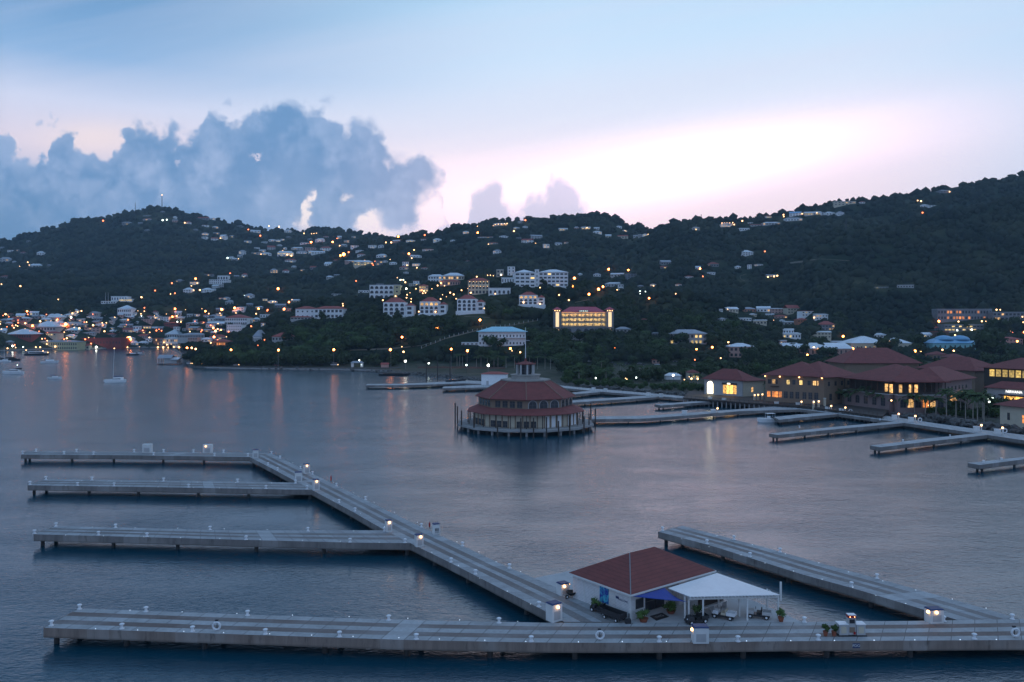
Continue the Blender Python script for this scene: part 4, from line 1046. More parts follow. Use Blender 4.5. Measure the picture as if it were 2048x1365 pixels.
# ------------------------------------------------------------------ buildings on land
KEEP = []
WM = {}
def winmesh(kind, w, h, mat):
    k = (kind, round(w, 1), round(h, 1), mat)
    if k not in WM:
        if kind == 'arch': mb = arch_mb(w, h, -.07, .0)
        else: mb = MB().box(-w / 2, w / 2, -.07, 0, 0, h)
        me = bpy.data.meshes.new('window'); me.from_pydata(mb.v, [], mb.f); me.materials.append(M[mat]); WM[k] = me
    return WM[k]
def zone(px, py):
    for x0, x1, y0, y1, s in ZONES:
        if x0 <= px < x1 and y0 <= py < y1: return s
    return 'in the harbour scene'
ZONES = [
    (0, 230, 400, 560, 'on the left shoulder of the mast hill'), (230, 345, 400, 480, 'just below the hilltop radio mast'), (345, 470, 400, 462, 'on the ridge right of the radio mast'),
    (345, 470, 462, 535, 'on the slope right below the radio mast'), (470, 600, 440, 490, 'near the crest between mast and cloud gap'), (470, 560, 490, 535, 'in the middle of the left hillside'),
    (560, 668, 490, 530, 'in the bright cluster on the left hill'), (600, 720, 440, 490, 'near the saddle of the far ridge'), (668, 800, 490, 540, 'on the hillside behind the orange lights'),
    (720, 880, 440, 490, 'on the saddle crest above the hotels'), (800, 900, 490, 550, 'on the wooded slope above the hotels'), (880, 1010, 420, 470, 'under the row of trees on the centre ridge'),
    (880, 1010, 470, 540, 'on the centre hillside over the hotels'), (1010, 1110, 430, 500, 'high on the rounded centre hill'), (1110, 1320, 430, 500, 'on the right shoulder of the centre hill'),
    (1320, 1490, 420, 470, 'on the crest right of the gap'), (1490, 1660, 420, 470, 'on the climbing right-hand ridge'), (1660, 2048, 350, 470, 'high on the right-hand ridge'),
    (1130, 1320, 500, 600, 'on the slope right of the big hotel'), (1320, 1580, 490, 600, 'scattered on the dark right hillside'), (1580, 2048, 470, 600, 'alone on the dark right hillside'),
    (300, 500, 535, 600, 'round the stepped white house'), (500, 620, 530, 612, 'on the dark slope left of the hotels'), (620, 740, 530, 600, 'in the woods left of the hotel block'),
    (0, 300, 560, 622, 'on the dark slope above the old town'), (0, 130, 622, 665, 'in the far left part of the old town'), (130, 300, 622, 665, 'in the middle of the old town'),
    (300, 450, 600, 665, 'in the right part of the old town'), (450, 560, 600, 700, 'in the town beside the wooded point'), (0, 300, 665, 706, 'along the old town waterfront, left half'),
    (300, 450, 665, 706, 'along the old town waterfront, right half'), (560, 700, 600, 720, 'among trees on the wooded point'), (740, 1000, 540, 640, 'among the hillside hotels'),
    (1000, 1100, 540, 640, 'beside the big white hotel'), (1100, 1320, 600, 680, 'near the yellow-lit mansion'), (1320, 1440, 640, 700, 'by the pale villa in the woods'),
    (1430, 1680, 600, 645, 'in the rows on the right hill foot'), (1430, 1680, 645, 690, 'on the valley floor below the hill rows'), (1680, 1860, 640, 720, 'behind the big red roofs'),
    (1860, 2048, 600, 660, 'round the long grey housing blocks'), (1860, 2048, 660, 740, 'round the teal building'), (1430, 1680, 690, 735, 'between the long shed and red roofs'),
    (1000, 1440, 690, 770, 'in the green strip behind the marina'), (700, 1000, 640, 740, 'along the lamp-lit shore road'), (380, 700, 700, 745, 'along the shore of the wooded point'),
    (300, 400, 700, 740, 'at the tip of the wooded point'), (1440, 2048, 735, 850, 'on the shopping promenade')]
def block(name, label, x0, x1, ye, yb, depth=None, D=None, floors=1, bays=4, wall='white', roof='hip', rmat='rr', rh=None, win='rect', rot=0.0, cat='building', wm='glass', lit=0.0, litm='win_w',
          ww=.55, wh=.5, plinth=5.0, over=.7, side=0, group=None, mb_only=False, tol=.015):
    xm = (x0 + x1) / 2
    if D is None: D = float(ground(xm, yb).y)
    w = (x1 - x0) * D / F; z0 = ZP(yb, D); h = (yb - ye) * D / F
    depth = depth or w * .6; cr = math.cos(rot); w = w / max(.5, cr) if not side else w
    t_ = thing(name, label, cat, AT(xm, D, z0), rot, group)
    MB().box(-w / 2, w / 2, 0, depth, -plinth, h).obj('wall', M[wall], t_)
    rh = rh if rh is not None else min(w, depth) * .22
    o = over
    if roof == 'hip': MB().hip(-w / 2 - o, w / 2 + o, -o, depth + o, h + .004 + .15, h + rh).obj('roof', M[rmat], t_)
    elif roof == 'gable': MB().gable(-w / 2 - o, w / 2 + o, -o, depth + o, h + .17, h + rh + .15).obj('roof', M[rmat], t_)
    elif roof == 'shed': MB().add([(-w / 2 - o, -o, h + .02), (w / 2 + o, -o, h + .02), (w / 2 + o, depth + o, h + rh), (-w / 2 - o, depth + o, h + rh), (-w / 2 - o, -o, h + .2), (w / 2 + o, -o, h + .2), (w / 2 + o, depth + o, h + rh + .2), (-w / 2 - o, depth + o, h + rh + .2)], [(0, 1, 5, 4), (1, 2, 6, 5), (2, 3, 7, 6), (3, 0, 4, 7), (4, 5, 6, 7), (3, 2, 1, 0)]).obj('roof', M[rmat], t_)
    else:
        MB().box(-w / 2 - .25, w / 2 + .25, -.25, depth + .25, h + .003, h + .5).obj('roof', M[rmat], t_)
    fh = h / floors; bw = w / bays
    for f_ in range(floors):
        for k in range(bays):
            m_ = litm if R.random() < lit else wm
            o_ = inst_mesh(winmesh(win, max(.5, bw * ww), fh * wh, m_), 'window', t_)
            o_.location = (-w / 2 + bw * (k + .5), -.003, f_ * fh + fh * (.28 if win == 'rect' else .18))
    if side:
        nb = max(1, int(depth / 4.5))
        for f_ in range(floors):
            for k in range(nb):
                o_ = inst_mesh(winmesh(win, depth / nb * .4, fh * wh, litm if R.random() < lit else wm), 'window', t_)
                o_.location = (side * (w / 2 + .003), depth / nb * (k + .5), f_ * fh + fh * .28); o_.rotation_euler = (0, 0, side * PI / 2)
    rp = rh * F / D
    KEEP.append((x0 - 1, x1 + 1, ye - rp, yb, D, tol))
    t_['w'] = w; t_['d'] = depth; t_['h'] = h
    return t_
def inst_mesh(me, name, parent):
    o = bpy.data.objects.new(name, me); C.objects.link(o); adopt(o, parent); return o

# houses scattered over the hills: x, y (middle), width, height in photo pixels, flags
HS = """57 483 8 4 d;2 496 8 4 d;20 502 10 4;36 501 6 4 d;47 506 11 5 d;81 507 13 9;11 520 20 11;28 524 6 4;71 531 22 7 h;97 531 6 4 d;7 554 14 6 d;254 446.5 18 6 d;280 447 9 4 d;292 432 14 4 d;293 439 16 5;294 461 10 4 d;325 424 8 4 d;350 435 7 5;349 442 9 6 p;375 446 12 7;391 460 6 4 d
406 437 20 6 d;425 438 10 4;410 452 12 4;431 455 11 5;389 460 6 4 d;410 468 12 6 l;432 467 11 4 d;408 476 10 6;428 478.5 12 7;445 474 12 9 l;462 473 9 5 d;479 453 11 4 d;495 483.6 13 5;511 463 18 6;575 462.5 13 7;576 475 9 4 d;528 485.5 11 4;545 481 14 5;556 482 8 5 l;565 480 7 4;558 491 9 4;543 496 14 9;514 496 11 3;510 507 16 4;524 502 12 5;532 508 20 6;484 504.5 13 9;480 512.7 10 6;461 516 9 5;469 519 12 6
571 507.5 31 11 l;570 497 7 5;580 521.5 21 8;594 497.6 24 7;603 505 20 7;621 498.6 21 7 p;634 505.5 30 7;650 497.6 21 9;609 487 17 5;619 479 9 4 d;639 480.5 18 8;652 474 11 4;679 475 8 6;688 491 12 5;693 483 11 5 l;588 534 9 5;548 542 14 9 l;571 543 12 8;655 528 14 8 h;671 521 8 3 d;625 536 12 7 d;606 540.6 12 4 d;660 555 13 7;673 551 10 4 d;696 523.4 14 6 p;490 551 12 9;473 553 9 4 d;417 550.4 18 5 d;358 562 13 6 d;388 567 16 7 l;374 581 17 11;430 573 14 7;442.6 572 9 8 f;413 581 20 10;427 580 6 4;497 592 16 10;453 597 12 6;442 597 8 4;675 589.5 22 3.5 f
707 474.6 8 4;710 493.7 14 6;742.6 493.7 13 7;762 492.8 12 7;719 502 16 4;723 510 14 6;762 511.7 20 8;703 523 25 5 p;727 526 36 11 cl;770 523.4 10 5;759 526 12 10 d;786 527 15 6;811 528 13 11;807 536 17 8;831 530 14 6 l;848 537 11 5;812 545.5 10 4;832 513 22 6;856 500 22 5;875 480.5 16 8;847 479.7 10 4;821 482 18 5 l;792 483 14 6 p;905 481.6 9 4;932 465 12 6;935 523 7 3 d;994 503.5 16 9
964 474.6 17 3;979 474.6 12 3;1006 473.6 15 5;986 487 20 5;1033 456.6 12 5;1050 454 9 5;1001 449 28 6 l;1040 445 9 5;1074 474 22 9;1053 482 20 9;1037 477 9 3 d;1093 492 12 9;1118 488 12 6 l;1132 486 8 4;1127 459 17 6;1153 456 9 5 p;1172 456.4 18 6 l;1193 457 10 5;1195 465 17 7;1239 454 10 5;1250 462 9 4;1217 473 11 8 c;1243 473.6 22 7 c;1271 472.7 8 5;1280 472 7 6;1291 470 10 5 l
1194 550 14 7;1160 549 8 5;1234 550 25 8;1264 552 19 10 d;1228 569 35 9;1242 574 10 13;1392 457 14 7;1454 450 26 9 l;1489 459 20 6;1514 450.7 24 5;1501 446 10 3;1543 447 34 7;1538 434 12 5 l;1591 428 22 10 b;1587 438.6 34 8;1626 427 32 8 l;1647 428 9 5;1496 506 23 12;1332 525.5 20 10 d;1327 535 12 5 d;1427 529.4 21 10 d;1422 547 14 5;1396 536 9 7;1477 534.7 10 6;1499 533.7 8 10;1518 530 16 4;1380 554 14 5;1306 570 11 5;1357 570 12 5;1282 573 10 5 d;1545 552 22 5 l
1690 407 42 9 fc;1725 405 10 5;1649 427.6 7 5;1661 427 18 8;1682 427 13 9;1892 383 24 7 d;1849 411.7 14 6;1866 411.7 18 4;1811 573 30 7 f;1764 576 24 3 fd
1465 620 25 11 c;1500 620 25 11 o;1527 619 25 12;1556 622 25 11 pt;1587 619 25 17 c;1616 627 26 12 r;1644 634 24 12 t;1442 621 7 6;1562 633.5 24 7 pr;1506 630 14 5 c;1540 630 15 4;1447 639 14 6;1492 639 24 6 t;1520 645 25 10 ct;1582 647 26 8 t;1565 642 9 5;1657 652 28 19 d;1606 641 22 9 or;1577 663 20 10 t;1584 672 35 12 t;1642 670 37 14 ct;1567 686 13 12 p;1760 671 22 9;1682 686 45 8 p;1877 657 14 7 d;1856 671 19 11
68 627 15 8;81 633 14 6;146 622 16 10 h;148 630 10 5 l;205 628 11 5;222 645 9 8;184 659 27 9 p;174 667 30 6;240 654 9 5;255 661 17 9;222 657 8 5;59 652 20 8 p;109 646 26 8 ph;135 653 9 10 o;148 648 24 8;165 651 16 8 d;31 639 14 10 d;6 642 14 9 d;95 668 42 9 cl;20 630 16 7 d;270 628 6 8;190 645 14 7 p;196 638 14 7 d;222 637 14 6;118 655 12 6 p;42 645 14 8 p
308 625 20 7;356 627 12 9;330 638 15 10;347 634 9 8 o;293 642 22 9 p;309 657 9 6;353 658 12 10;370 660 11 9;390 642 8 4 p;392 631 9 6;411 632 9 6;440 639 18 13 d;479 619 18 10 t;518 615 15 5;512 640 13 9;525 649 7 7;458 605 16 9;499 610 13 6 d;528 632 18 8;530 600 10 5 l;542 604 14 5 l;405 646 14 6 d;425 633 16 7 d;378 648 12 6 p;270 645 12 6;282 636 10 6 d;420 652 16 8 r;440 620 14 7 d
385 680 20 13 p;412 680 19 9;437 675 30 11 r;470 624 12 6;560 612 20 8 d;545 604 18 6 l;573 620 18 7 d;590 602 16 6 c;832 566 11 10;760 570 14 5 d;727 583 20 5;1290 640 16 5 d;1310 668 12 5 d"""
WALLC = {'d': 'greywall', 'p': 'pinkwall', 'c': 'cream', 'o': 'orange'}
WORD = {'white': 'white', 'greywall': 'dim grey', 'pinkwall': 'pink', 'cream': 'cream', 'orange': 'orange', 'offwhite': 'off-white'}
def house(x, y, w, h, fl):
    yb = y + h / 2
    g = ground(x, yb); D = float(g.y)
    wall = next((WALLC[c] for c in fl if c in WALLC), R.choice(['white', 'white', 'offwhite']))
    if 'd' in fl: wall = 'greywall'
    W_ = w * D / F; Hh = h * D / F
    if Hh > W_ * .8: fl += 'f' if 'r' not in fl else ''
    rm = 'rr' if 'r' in fl else ('rb' if 'b' in fl else ('rw' if ('t' in fl or 'h' in fl) else R.choice(['rw', 'rg', 'rw', 'rr'] if 'd' not in fl else ['rg', 'rr', 'rg'])))
    flat = 'f' in fl or R.random() < .12
    if 't' in fl: roof = 'shed'
    elif flat: roof = 'flat'
    else: roof = R.choice(['hip', 'hip', 'gable'])
    k = .62 if 'h' not in fl else .45
    if roof in ('flat', 'shed'): k = .85
    ye = yb - h * k
    nb = 2 if w < 13 else (3 if w < 20 else (4 if w < 30 else 6)); fls = 2 if (Hh * k > 5.6) else 1
    size = 'tiny' if w < 10 else ('small' if w < 16 else ('mid-sized' if w < 26 else 'long'))
    lit = .75 if 'l' in fl else .12
    o = block('hillside_house', 'x', x - w / 2, x + w / 2, ye, yb, depth=min(14, W_ * .7), D=D, floors=fls, bays=nb, wall=wall, roof=roof, rmat=rm, rh=Hh * (1 - k) if roof != 'flat' else 0, rot=R.uniform(-.35, .35), cat='house',
              lit=lit, ww=.5, wh=.42, group='houses on the hills and in the town', plinth=7, litm=R.choice(['win_w', 'win_y', 'win_w']), wm='glass', tol=.2)
    roofw = {'rr': 'red-roofed', 'rb': 'blue-roofed', 'rw': 'pale-roofed', 'rg': 'grey-roofed'}[rm]
    ds = f"{size} {WORD[wall]} {roofw} " + ('lit house' if 'l' in fl else 'house')
    reg(o, ds, zone(x, y), x)
for ln in HS.split('\n'):
    for e in ln.split(';'):
        q = e.split(); house(float(q[0]), float(q[1]), float(q[2]), float(q[3]), q[4] if len(q) > 4 else '')

# the close-packed middle of the old town
hr = random.Random(77); n_ = 0
for i in range(900):
    if n_ >= 46: break
    x, y = hr.uniform(4, 500), hr.uniform(630, 688); w, h = hr.uniform(10, 22), hr.uniform(6, 9)
    if x > 395 and y > 668: continue
    if any(abs(x - (a0 + a1) / 2) < (w + a1 - a0) / 2 * .75 and abs(y - (b0 + b1) / 2) < (h + b1 - b0) / 2 * .75 for a0, a1, b0, b1, Dk, tl in KEEP): continue
    if any(a < x + w / 2 and x - w / 2 < b and c < y + h / 2 and y - h / 2 < d_ for a, b, c, d_ in [(13, 62, 660, 680), (66, 155, 676, 702), (155, 242, 674, 702), (64, 155, 645, 666), (305, 358, 662, 695), (356, 407, 668, 678), (450, 494, 628, 668), (424, 455, 682, 695), (328, 356, 645, 658), (506, 522, 665, 688)]): continue
    house(x, y, w, h, hr.choice(['h', '', 'p', 'c', 'hl', 'h', 'd', 't'])); n_ += 1
# --- named buildings: old town front
block('fort', 'long dark red fort wall on the old town waterfront', 155, 242, 677, 692, 30, floors=1, bays=14, wall='redwall', roof='flat', rmat='redwall', ww=.25, wh=.3)
block('waterfront_hall', 'long pale yellow arcaded hall at the far left waterfront', 66, 154, 684.5, 700, 26, floors=2, bays=20, wall='yellow', roof='hip', rmat='rg', win='arch', ww=.5, wh=.55, rh=2.5)
block('quay_hut', 'small yellow gabled hut between the hall and the red fort', 165, 178, 692, 699.5, 8, floors=1, bays=2, wall='cream', roof='gable', rmat='rr', rh=3)
block('town_hall', 'broad red-walled hall with wide pale roof at the far left', 13, 62, 669, 678, 30, floors=1, bays=10, wall='redwall', roof='hip', rmat='rw', rh=8, over=1.5)
block('great_hall', 'large white hip-roofed hall in the left of the old town', 64, 111, 654, 663, 30, floors=1, bays=8, wall='offwhite', roof='hip', rmat='rw', rh=9, over=2)
block('cyan_roof_hall', 'hall with pale cyan pyramid roof in the old town', 131, 155, 661, 666, 22, floors=1, bays=4, wall='offwhite', roof='hip', rmat='rc', rh=5.5, over=1.5)
block('hip_villa', 'wide villa with white hip roof and dark window row, old town left', 93, 123, 635, 641, 20, floors=1, bays=8, wall='offwhite', roof='hip', rmat='rw', rh=6, over=1.5)
block('hip_villa', 'tall white two-storey villa with hip roof below the hilltop club', 235, 262, 618, 635, 20, floors=2, bays=7, wall='white', roof='hip', rmat='rw', rh=6)
block('row_villa', 'long pale villa row with many dark windows, old town middle', 171, 196, 626, 634, 16, floors=1, bays=7, wall='offwhite', roof='hip', rmat='rg', rh=2.5)
block('hilltop_club', 'white flat-roofed club lit from below on the dark slope', 222, 254, 593.5, 603, 16, floors=1, bays=6, wall='white', roof='flat', rmat='rw', ww=.4)
block('club_terrace', 'low white terrace with lit windows beside the hilltop club', 238, 264, 598.5, 604, 8, floors=1, bays=7, wall='white', roof='flat', rmat='rw', lit=1.0, litm='win_y', ww=.6, wh=.55)
block('club_terrace', 'low white terrace wall under two slim flood-lit masts', 202, 231, 603, 608, 8, floors=1, bays=6, wall='white', roof='flat', rmat='rw')
for px_ in (211, 216.5):
    g = ground(px_, 604); t_ = thing('flood_mast', 'x', 'mast', g, 0, 'two slim masts by the hilltop club'); MB().rod((0, 0, -1), (0, 0, 16), .28, .12).obj('pole', M['wmetal'], t_); MB().ball((0, -.6, .9), .5, 1).obj('lamp', M['w_lamp'], t_); reg(t_, 'slim white mast with lamp at foot', 'beside the hilltop club', px_)
block('stepped_house', 'large stepped white house, upper tier with flat roof, left hillside', 418, 456, 560, 568.5, 18, floors=2, bays=9, wall='white', roof='flat', rmat='rw')
block('upper_tier', 'upper white tier standing behind the stepped house', 435, 456, 552, 562, 12, floors=1, bays=4, wall='white', roof='flat', rmat='rw')
block('school_building', 'tall white block catching pink light beside the wooded point', 450, 494, 636, 651, 26, floors=2, bays=10, wall='white', roof='hip', rmat='rr', rh=5)
block('school_wing', 'blue-white lower block in front of the pink-lit block', 453, 483, 650, 668, 20, floors=3, bays=8, wall='white', roof='flat', rmat='rw', ww=.3, wh=.35)
block('brick_hall', 'brick-red hall behind the right waterfront', 328, 355, 647, 656.5, 20, floors=2, bays=6, wall='redwall', roof='hip', rmat='rr', rh=2.5)
block('market_house', 'large house with pale stepped roofs on the right waterfront', 330, 358, 669, 677, 22, floors=1, bays=6, wall='offwhite', roof='hip', rmat='rw', rh=8)
block('bank_building', 'tall white flood-lit building on the town quay', 325.5, 355.5, 678, 694, 20, floors=2, bays=8, wall='white', roof='hip', rmat='rw', rh=3, lit=.25, litm='win_w')
block('orange_shop', 'narrow bright orange building on the town quay', 307, 318, 677, 692, 16, floors=2, bays=3, wall='orange', roof='flat', rmat='rr', lit=.3)
block('narrow_shop', 'narrow white building between the orange and flood-lit ones', 318.5, 325, 678, 692, 16, floors=2, bays=2, wall='offwhite', roof='hip', rmat='rr')
block('long_store', 'long low white store with a row of dark windows, right waterfront', 356, 407, 670, 677.5, 18, floors=1, bays=16, wall='offwhite', roof='hip', rmat='rg', rh=2)
block('lit_store', 'orange-lit long store just above the wooded point', 424, 455, 684, 693, 16, floors=1, bays=7, wall='orange', roof='hip', rmat='rr', rh=3, lit=.7, litm='win_o')
ch = block('chapel', 'white gabled chapel with dark arches on the wooded point', 506, 522, 674, 686, 20, floors=1, bays=4, wall='white', roof='hip', rmat='rg', rh=7, win='arch', ww=.5, wh=.6)
block('red_roof_house', 'low white house with long red roof in the point woods', 544, 588, 674, 683, 14, floors=1, bays=7, wall='offwhite', roof='hip', rmat='rr', rh=4, lit=.15)
# white villas on the point
block('white_villa', 'two-storey white villa wing with a small red roof, left half', 591, 629, 618, 637, 16, floors=2, bays=4, wall='white', roof='hip', rmat='rr', rh=3, ww=.3, wh=.3)
block('white_villa', 'two-storey white villa with verandas, right half', 628, 686, 618, 638, 16, floors=2, bays=7, wall='white', roof='hip', rmat='rr', rh=3, ww=.62, wh=.5, rot=-.12)
block('veranda_wing', 'low red-roofed veranda wing at the foot of the left villa', 581, 622, 635, 640, 7, floors=1, bays=6, wall='offwhite', roof='hip', rmat='rr', rh=1.2, ww=.7)
block('hotel_block', 'square white three-storey block with arched loggias in the woods', 739, 787, 571, 598, 20, floors=3, bays=5, wall='white', roof='flat', rmat='rw', win='arch', ww=.68, wh=.62)
block('hotel_side_wing', 'pale side wing joined to the square loggia block', 787.5, 800, 571, 596, 20, floors=3, bays=1, wall='yellow', roof='flat', rmat='rw', ww=.3, wh=.4)
def terrace_villa(label, x0, x1, yt, yb, lit=0):
    g = ground((x0 + x1) / 2, yb); D = float(g.y); s = D / F; w = (x1 - x0) * s; h = (yb - yt) * s
    t_ = thing('terrace_villa', label, 'building', AT((x0 + x1) / 2, D, ZP(yb, D)), -.08, 'tiered white villas on the hotel hill')
    a = MB().box(-w / 2, w * .22, 0, 14, -6, h * .78); a.obj('wall', M['white'], t_)
    MB().box(w * .222, w / 2, 1.5, 14, -6, h * .62).obj('side_wing', M['white'], t_)
    MB().box(-w / 2 - 1.2, w / 2 + 1.2, -1.5, -.003, -6, h * .14).obj('terrace', M['white'], t_)
    MB().hip(-w / 2 + 1, w * .2, .5, 13, h * .78 + .16, h + .3).obj('roof', M['rr'], t_)
    MB().hip(w * .222 + .02, w / 2 + .5, 1, 14.5, h * .62 + .16, h * .62 + 2.6).obj('side_roof', M['rr'], t_)
    for f_ in range(3):
        for k in range(4):
            bw = w * .72 / 4; o_ = inst_mesh(winmesh('arch' if f_ else 'rect', bw * .62, h * .15, 'win_w' if (lit and f_ == 2) else 'glass'), 'window', t_); o_.location = (-w / 2 + bw * (k + .5), -.003, h * (.17 + .2 * f_))
    for f_ in range(2): o_ = inst_mesh(winmesh('rect', w * .14, h * .13, 'glass'), 'window', t_); o_.location = (w * .36, 1.497, h * (.2 + .22 * f_))
    KEEP.append((x0 - 2, x1 + 2, yt, yb, D, .15)); return t_
terrace_villa('tiered white villa with red roofs, leftmost of the row', 766, 827, 596, 637)
terrace_villa('tiered white villa with lit top loggia, second of the row', 839, 892, 595, 633, 1)
terrace_villa('tiered white villa with many arches, third of the row', 914, 968, 590, 628)
terrace_villa('tiered white villa below the big hotel, highest of the row', 1038, 1089, 584, 614, 1)
block('hotel_wing', 'left wing of the big white hotel, dark window rows', 1030, 1070, 545.5, 575, 24, floors=4, bays=4, wall='white', roof='hip', rmat='rw', rh=4, ww=.7, wh=.45, lit=.1, litm='win_y', rot=.1)
block('main_hotel', 'right wing of the big white hotel, four rows of dark windows', 1078, 1136, 545, 574, 26, floors=4, bays=7, wall='white', roof='hip', rmat='rw', rh=4, ww=.7, wh=.45, lit=.06, litm='win_y')
block('stair_tower', 'white stair tower between the two hotel wings', 1070, 1078, 540, 574, 8, floors=4, bays=1, wall='white', roof='flat', rmat='rw', ww=.2)
block('hotel_tower', 'square white tower left of the big hotel', 1015, 1030, 534, 552, 10, floors=3, bays=2, wall='white', roof='flat', rmat='rw', ww=.3)
block('hotel_tower', 'shorter cream tower beside the tall dark tree', 993, 1007, 540, 555, 10, floors=2, bays=2, wall='cream', roof='flat', rmat='rw', lit=.3)
block('arcade_house', 'low white arcaded house below the hotel towers', 977, 1021, 577, 590, 14, floors=1, bays=5, wall='white', roof='flat', rmat='rw', win='arch', ww=.5)
block('link_building', 'low white linking hall with slim dark windows before the hotel', 1003, 1034, 556, 568, 12, floors=1, bays=6, wall='white', roof='flat', rmat='rw', ww=.35)
gl = block('lit_gallery_house', 'red-roofed house with warm-lit open galleries near the hotel', 936, 978, 562, 590, 14, floors=3, bays=6, wall='cream', roof='hip', rmat='rr', rh=3.5, ww=.6, wh=.6, lit=.0)
for f_ in range(2):
    for k in range(6):
        MB().ball((-gl['w'] / 2 + gl['w'] / 6 * (k + .5), -.75, gl['h'] * (.60 + .33 * f_)), .17, 1).obj('gallery_lamp', M['bay'], gl)
block('hotel_house', 'white hotel house with pale roof above the garden lamps', 856, 888, 553, 566, 16, floors=2, bays=6, wall='white', roof='hip', rmat='rw', rh=4, lit=.2)
block('hotel_house', 'cream lit hotel house left of the tall dark tree', 886, 928, 552, 561, 16, floors=1, bays=8, wall='cream', roof='hip', rmat='rw', rh=4, lit=.5)
block('hotel_house', 'pink low hotel house in front of the cream one', 880, 920, 563, 572, 12, floors=1, bays=8, wall='pinkwall', roof='hip', rmat='rr', rh=2, lit=.3)
block('garden_house', 'low yellow-lit garden house among the lamps', 838, 856, 572, 585, 10, floors=2, bays=4, wall='cream', roof='hip', rmat='rr', rh=2, lit=.6, litm='win_y')
block('garden_house', 'low yellow-lit house behind the loggia block', 818, 840, 568, 573, 8, floors=1, bays=5, wall='cream', roof='flat', rmat='rw', lit=.5, litm='win_y')

# --- yellow-lit mansion
def mansion():
    D = float(ground(1168, 668).y); s = D / F
    x0, x1 = 1123, 1211; w = (x1 - x0) * s; zb = ZP(668, D); hb = 13.5 * s; fh = 9.3 * s
    t_ = thing('lit_mansion', 'three-storey mansion glowing yellow, red hip roof and two corner towers', 'building', AT(1167, D, zb))
    w = 88 * s; tot = hb + 3 * fh
    MB().box(-w / 2, w / 2, 2.6, 16, -4, tot + .6).obj('wall', M['cream'], t_)
    bs = MB().box(-w / 2, w / 2, 0, 2.596, -4, hb); bso = bs.obj('base_storey', M['greywall'], t_)
    for k in (-.32, -.12, .06, .2, .36): o_ = inst_mesh(winmesh('arch', w * .09, hb * .75, 'glass'), 'archway', t_); o_.location = (k * w, -.003, .2)
    lamp = None
    n = 11; bw = w / n
    for f_ in range(3):
        z0 = hb + f_ * fh
        MB().box(-w / 2, w / 2, -.5, 2.597, z0 + .003, z0 + .35).obj('floor_slab', M['offwhite'], t_)
        rl_ = MB().box(-w / 2, w / 2, -.42, -.3, z0 + .36, z0 + 1.15); rl_.obj('balustrade', M['tan'], t_)
        for k in range(n):
            xx = -w / 2 + bw * (k + .5)
            a = arch_mb(bw * .82, fh * .86, -.0, .0)
            # spandrel with an arched opening
            P = archpts(bw * .84, fh * .80, 8); q = P[2:]
            mb = MB(); zt = fh * .97
            vs = [(-bw / 2, 0, 0), (-bw / 2, 0, zt), (bw / 2, 0, zt), (bw / 2, 0, 0), (bw * .42, 0, 0)] + [(a_, 0, b_) for a_, b_ in q] + [(-bw * .42, 0, 0)]
            m_ = len(vs); v2 = [(a_, .3, c_) for a_, b_, c_ in vs]
            mb.add(vs + v2, [tuple(range(m_)), tuple(range(m_, 2 * m_))[::-1]] + [((i + 1) % m_, i, m_ + i, m_ + (i + 1) % m_) for i in range(m_)])
            key = 'mansion_arch'
            if key not in WM:
                o_ = mb.obj('arch', M['cream'], t_); WM[key] = o_.data
            else: o_ = inst_mesh(WM[key], 'arch', t_)
            o_.location = (xx, -.3, z0 + .36)
            if lamp is None: lamp = MB().box(-bw * .36, bw * .36, -.6, .5, 0, .07).obj('gallery_lamp', M['strip'], t_); o_ = lamp
            else: o_ = inst(lamp, 'gallery_lamp', t_)
            o_.location = (xx, 1.2, z0 + fh * .93)
            o_ = inst_mesh(winmesh('rect', bw * .22, fh * .5, 'glass'), 'door', t_); o_.location = (xx + bw * (.28 if k % 2 else -.3), 2.597, z0 + .4)
    MB().hip(-w / 2 - .3, w / 2 + .3, -.8, 17, tot + .9, tot + 6.2).obj('roof', M['mroof'], t_)
    MB().box(-w * .11, w * .11, -.9, 3, tot + .92, tot + 2.9).obj('parapet', M['greywall'], t_)
    for k in range(5): MB().ball((-w * .08 + k * w * .04, -1.05, tot + 2.0), .22, 1).obj('parapet_lamp', M['c_lamp'], t_)
    for sx in (-1, 1):
        cx_ = sx * (w / 2 + 4.1)
        tw = MB().box(cx_ - 3.6, cx_ + 3.6, -1.5, 6, -4, tot + 1.5).obj('tower', M['greywall'], t_)
        MB().hip(cx_ - 4.6, cx_ + 4.6, -2.5, 7, tot + 3.3, tot + 6.0).obj('roof', M['mroof'], tw)
        MB().box(cx_ - 3.0, cx_ + 3.0, -.9, 5.4, tot + 1.503, tot + 3.1).obj('belvedere', M['greywall'], tw)
        for k in (-1, 0, 1): MB().ball((cx_ + k * 2.2, -1.55, tot + 2.3), .42, 1).obj('tower_lamp', M['w_lamp'], tw)
        MB().box(cx_ - 1.55, cx_ + 1.55, -1.62, -1.503, hb + .2, tot + .9).obj('lit_window', M['win_t'], tw)
        mb = MB(); mb.rod((cx_, -1.63, hb * .5), (cx_, -1.503, hb * .5), 1.7, n=16); mb.obj('round_window', M['win_w2'], tw)
    KEEP.append((1108, 1230, 610, 668, D, .06))
    t2 = thing('garden_stair', 'pale terrace and stair wall below the yellow mansion', 'stair', AT(1153, D - 22, ZP(676, D - 22)))
    MB().box(-19 * s * .9, 19 * s, 0, 4, -5, 3.6).obj('wall', M['offwhite'], t2)
    for k in range(8): MB().box(2 + k * .9, 9 + k * .4, -9 + k * 1.1, -7.9 + k * 1.1, -8, -4.4 + k * .9).obj('step', M['offwhite'], t2)
    KEEP.append((1132, 1172, 669, 685, D - 22, .3))
M['mroof'] = pmat('mansion_red_roof', (.5, .10, .14), (.4, .08, .11), scale=.4)
M['win_t'] = emat('tower_glow', (1, .66, .2), 1.05); M['win_w2'] = emat('round_window_glow', (1, .5, .18), 1.3)
mansion()
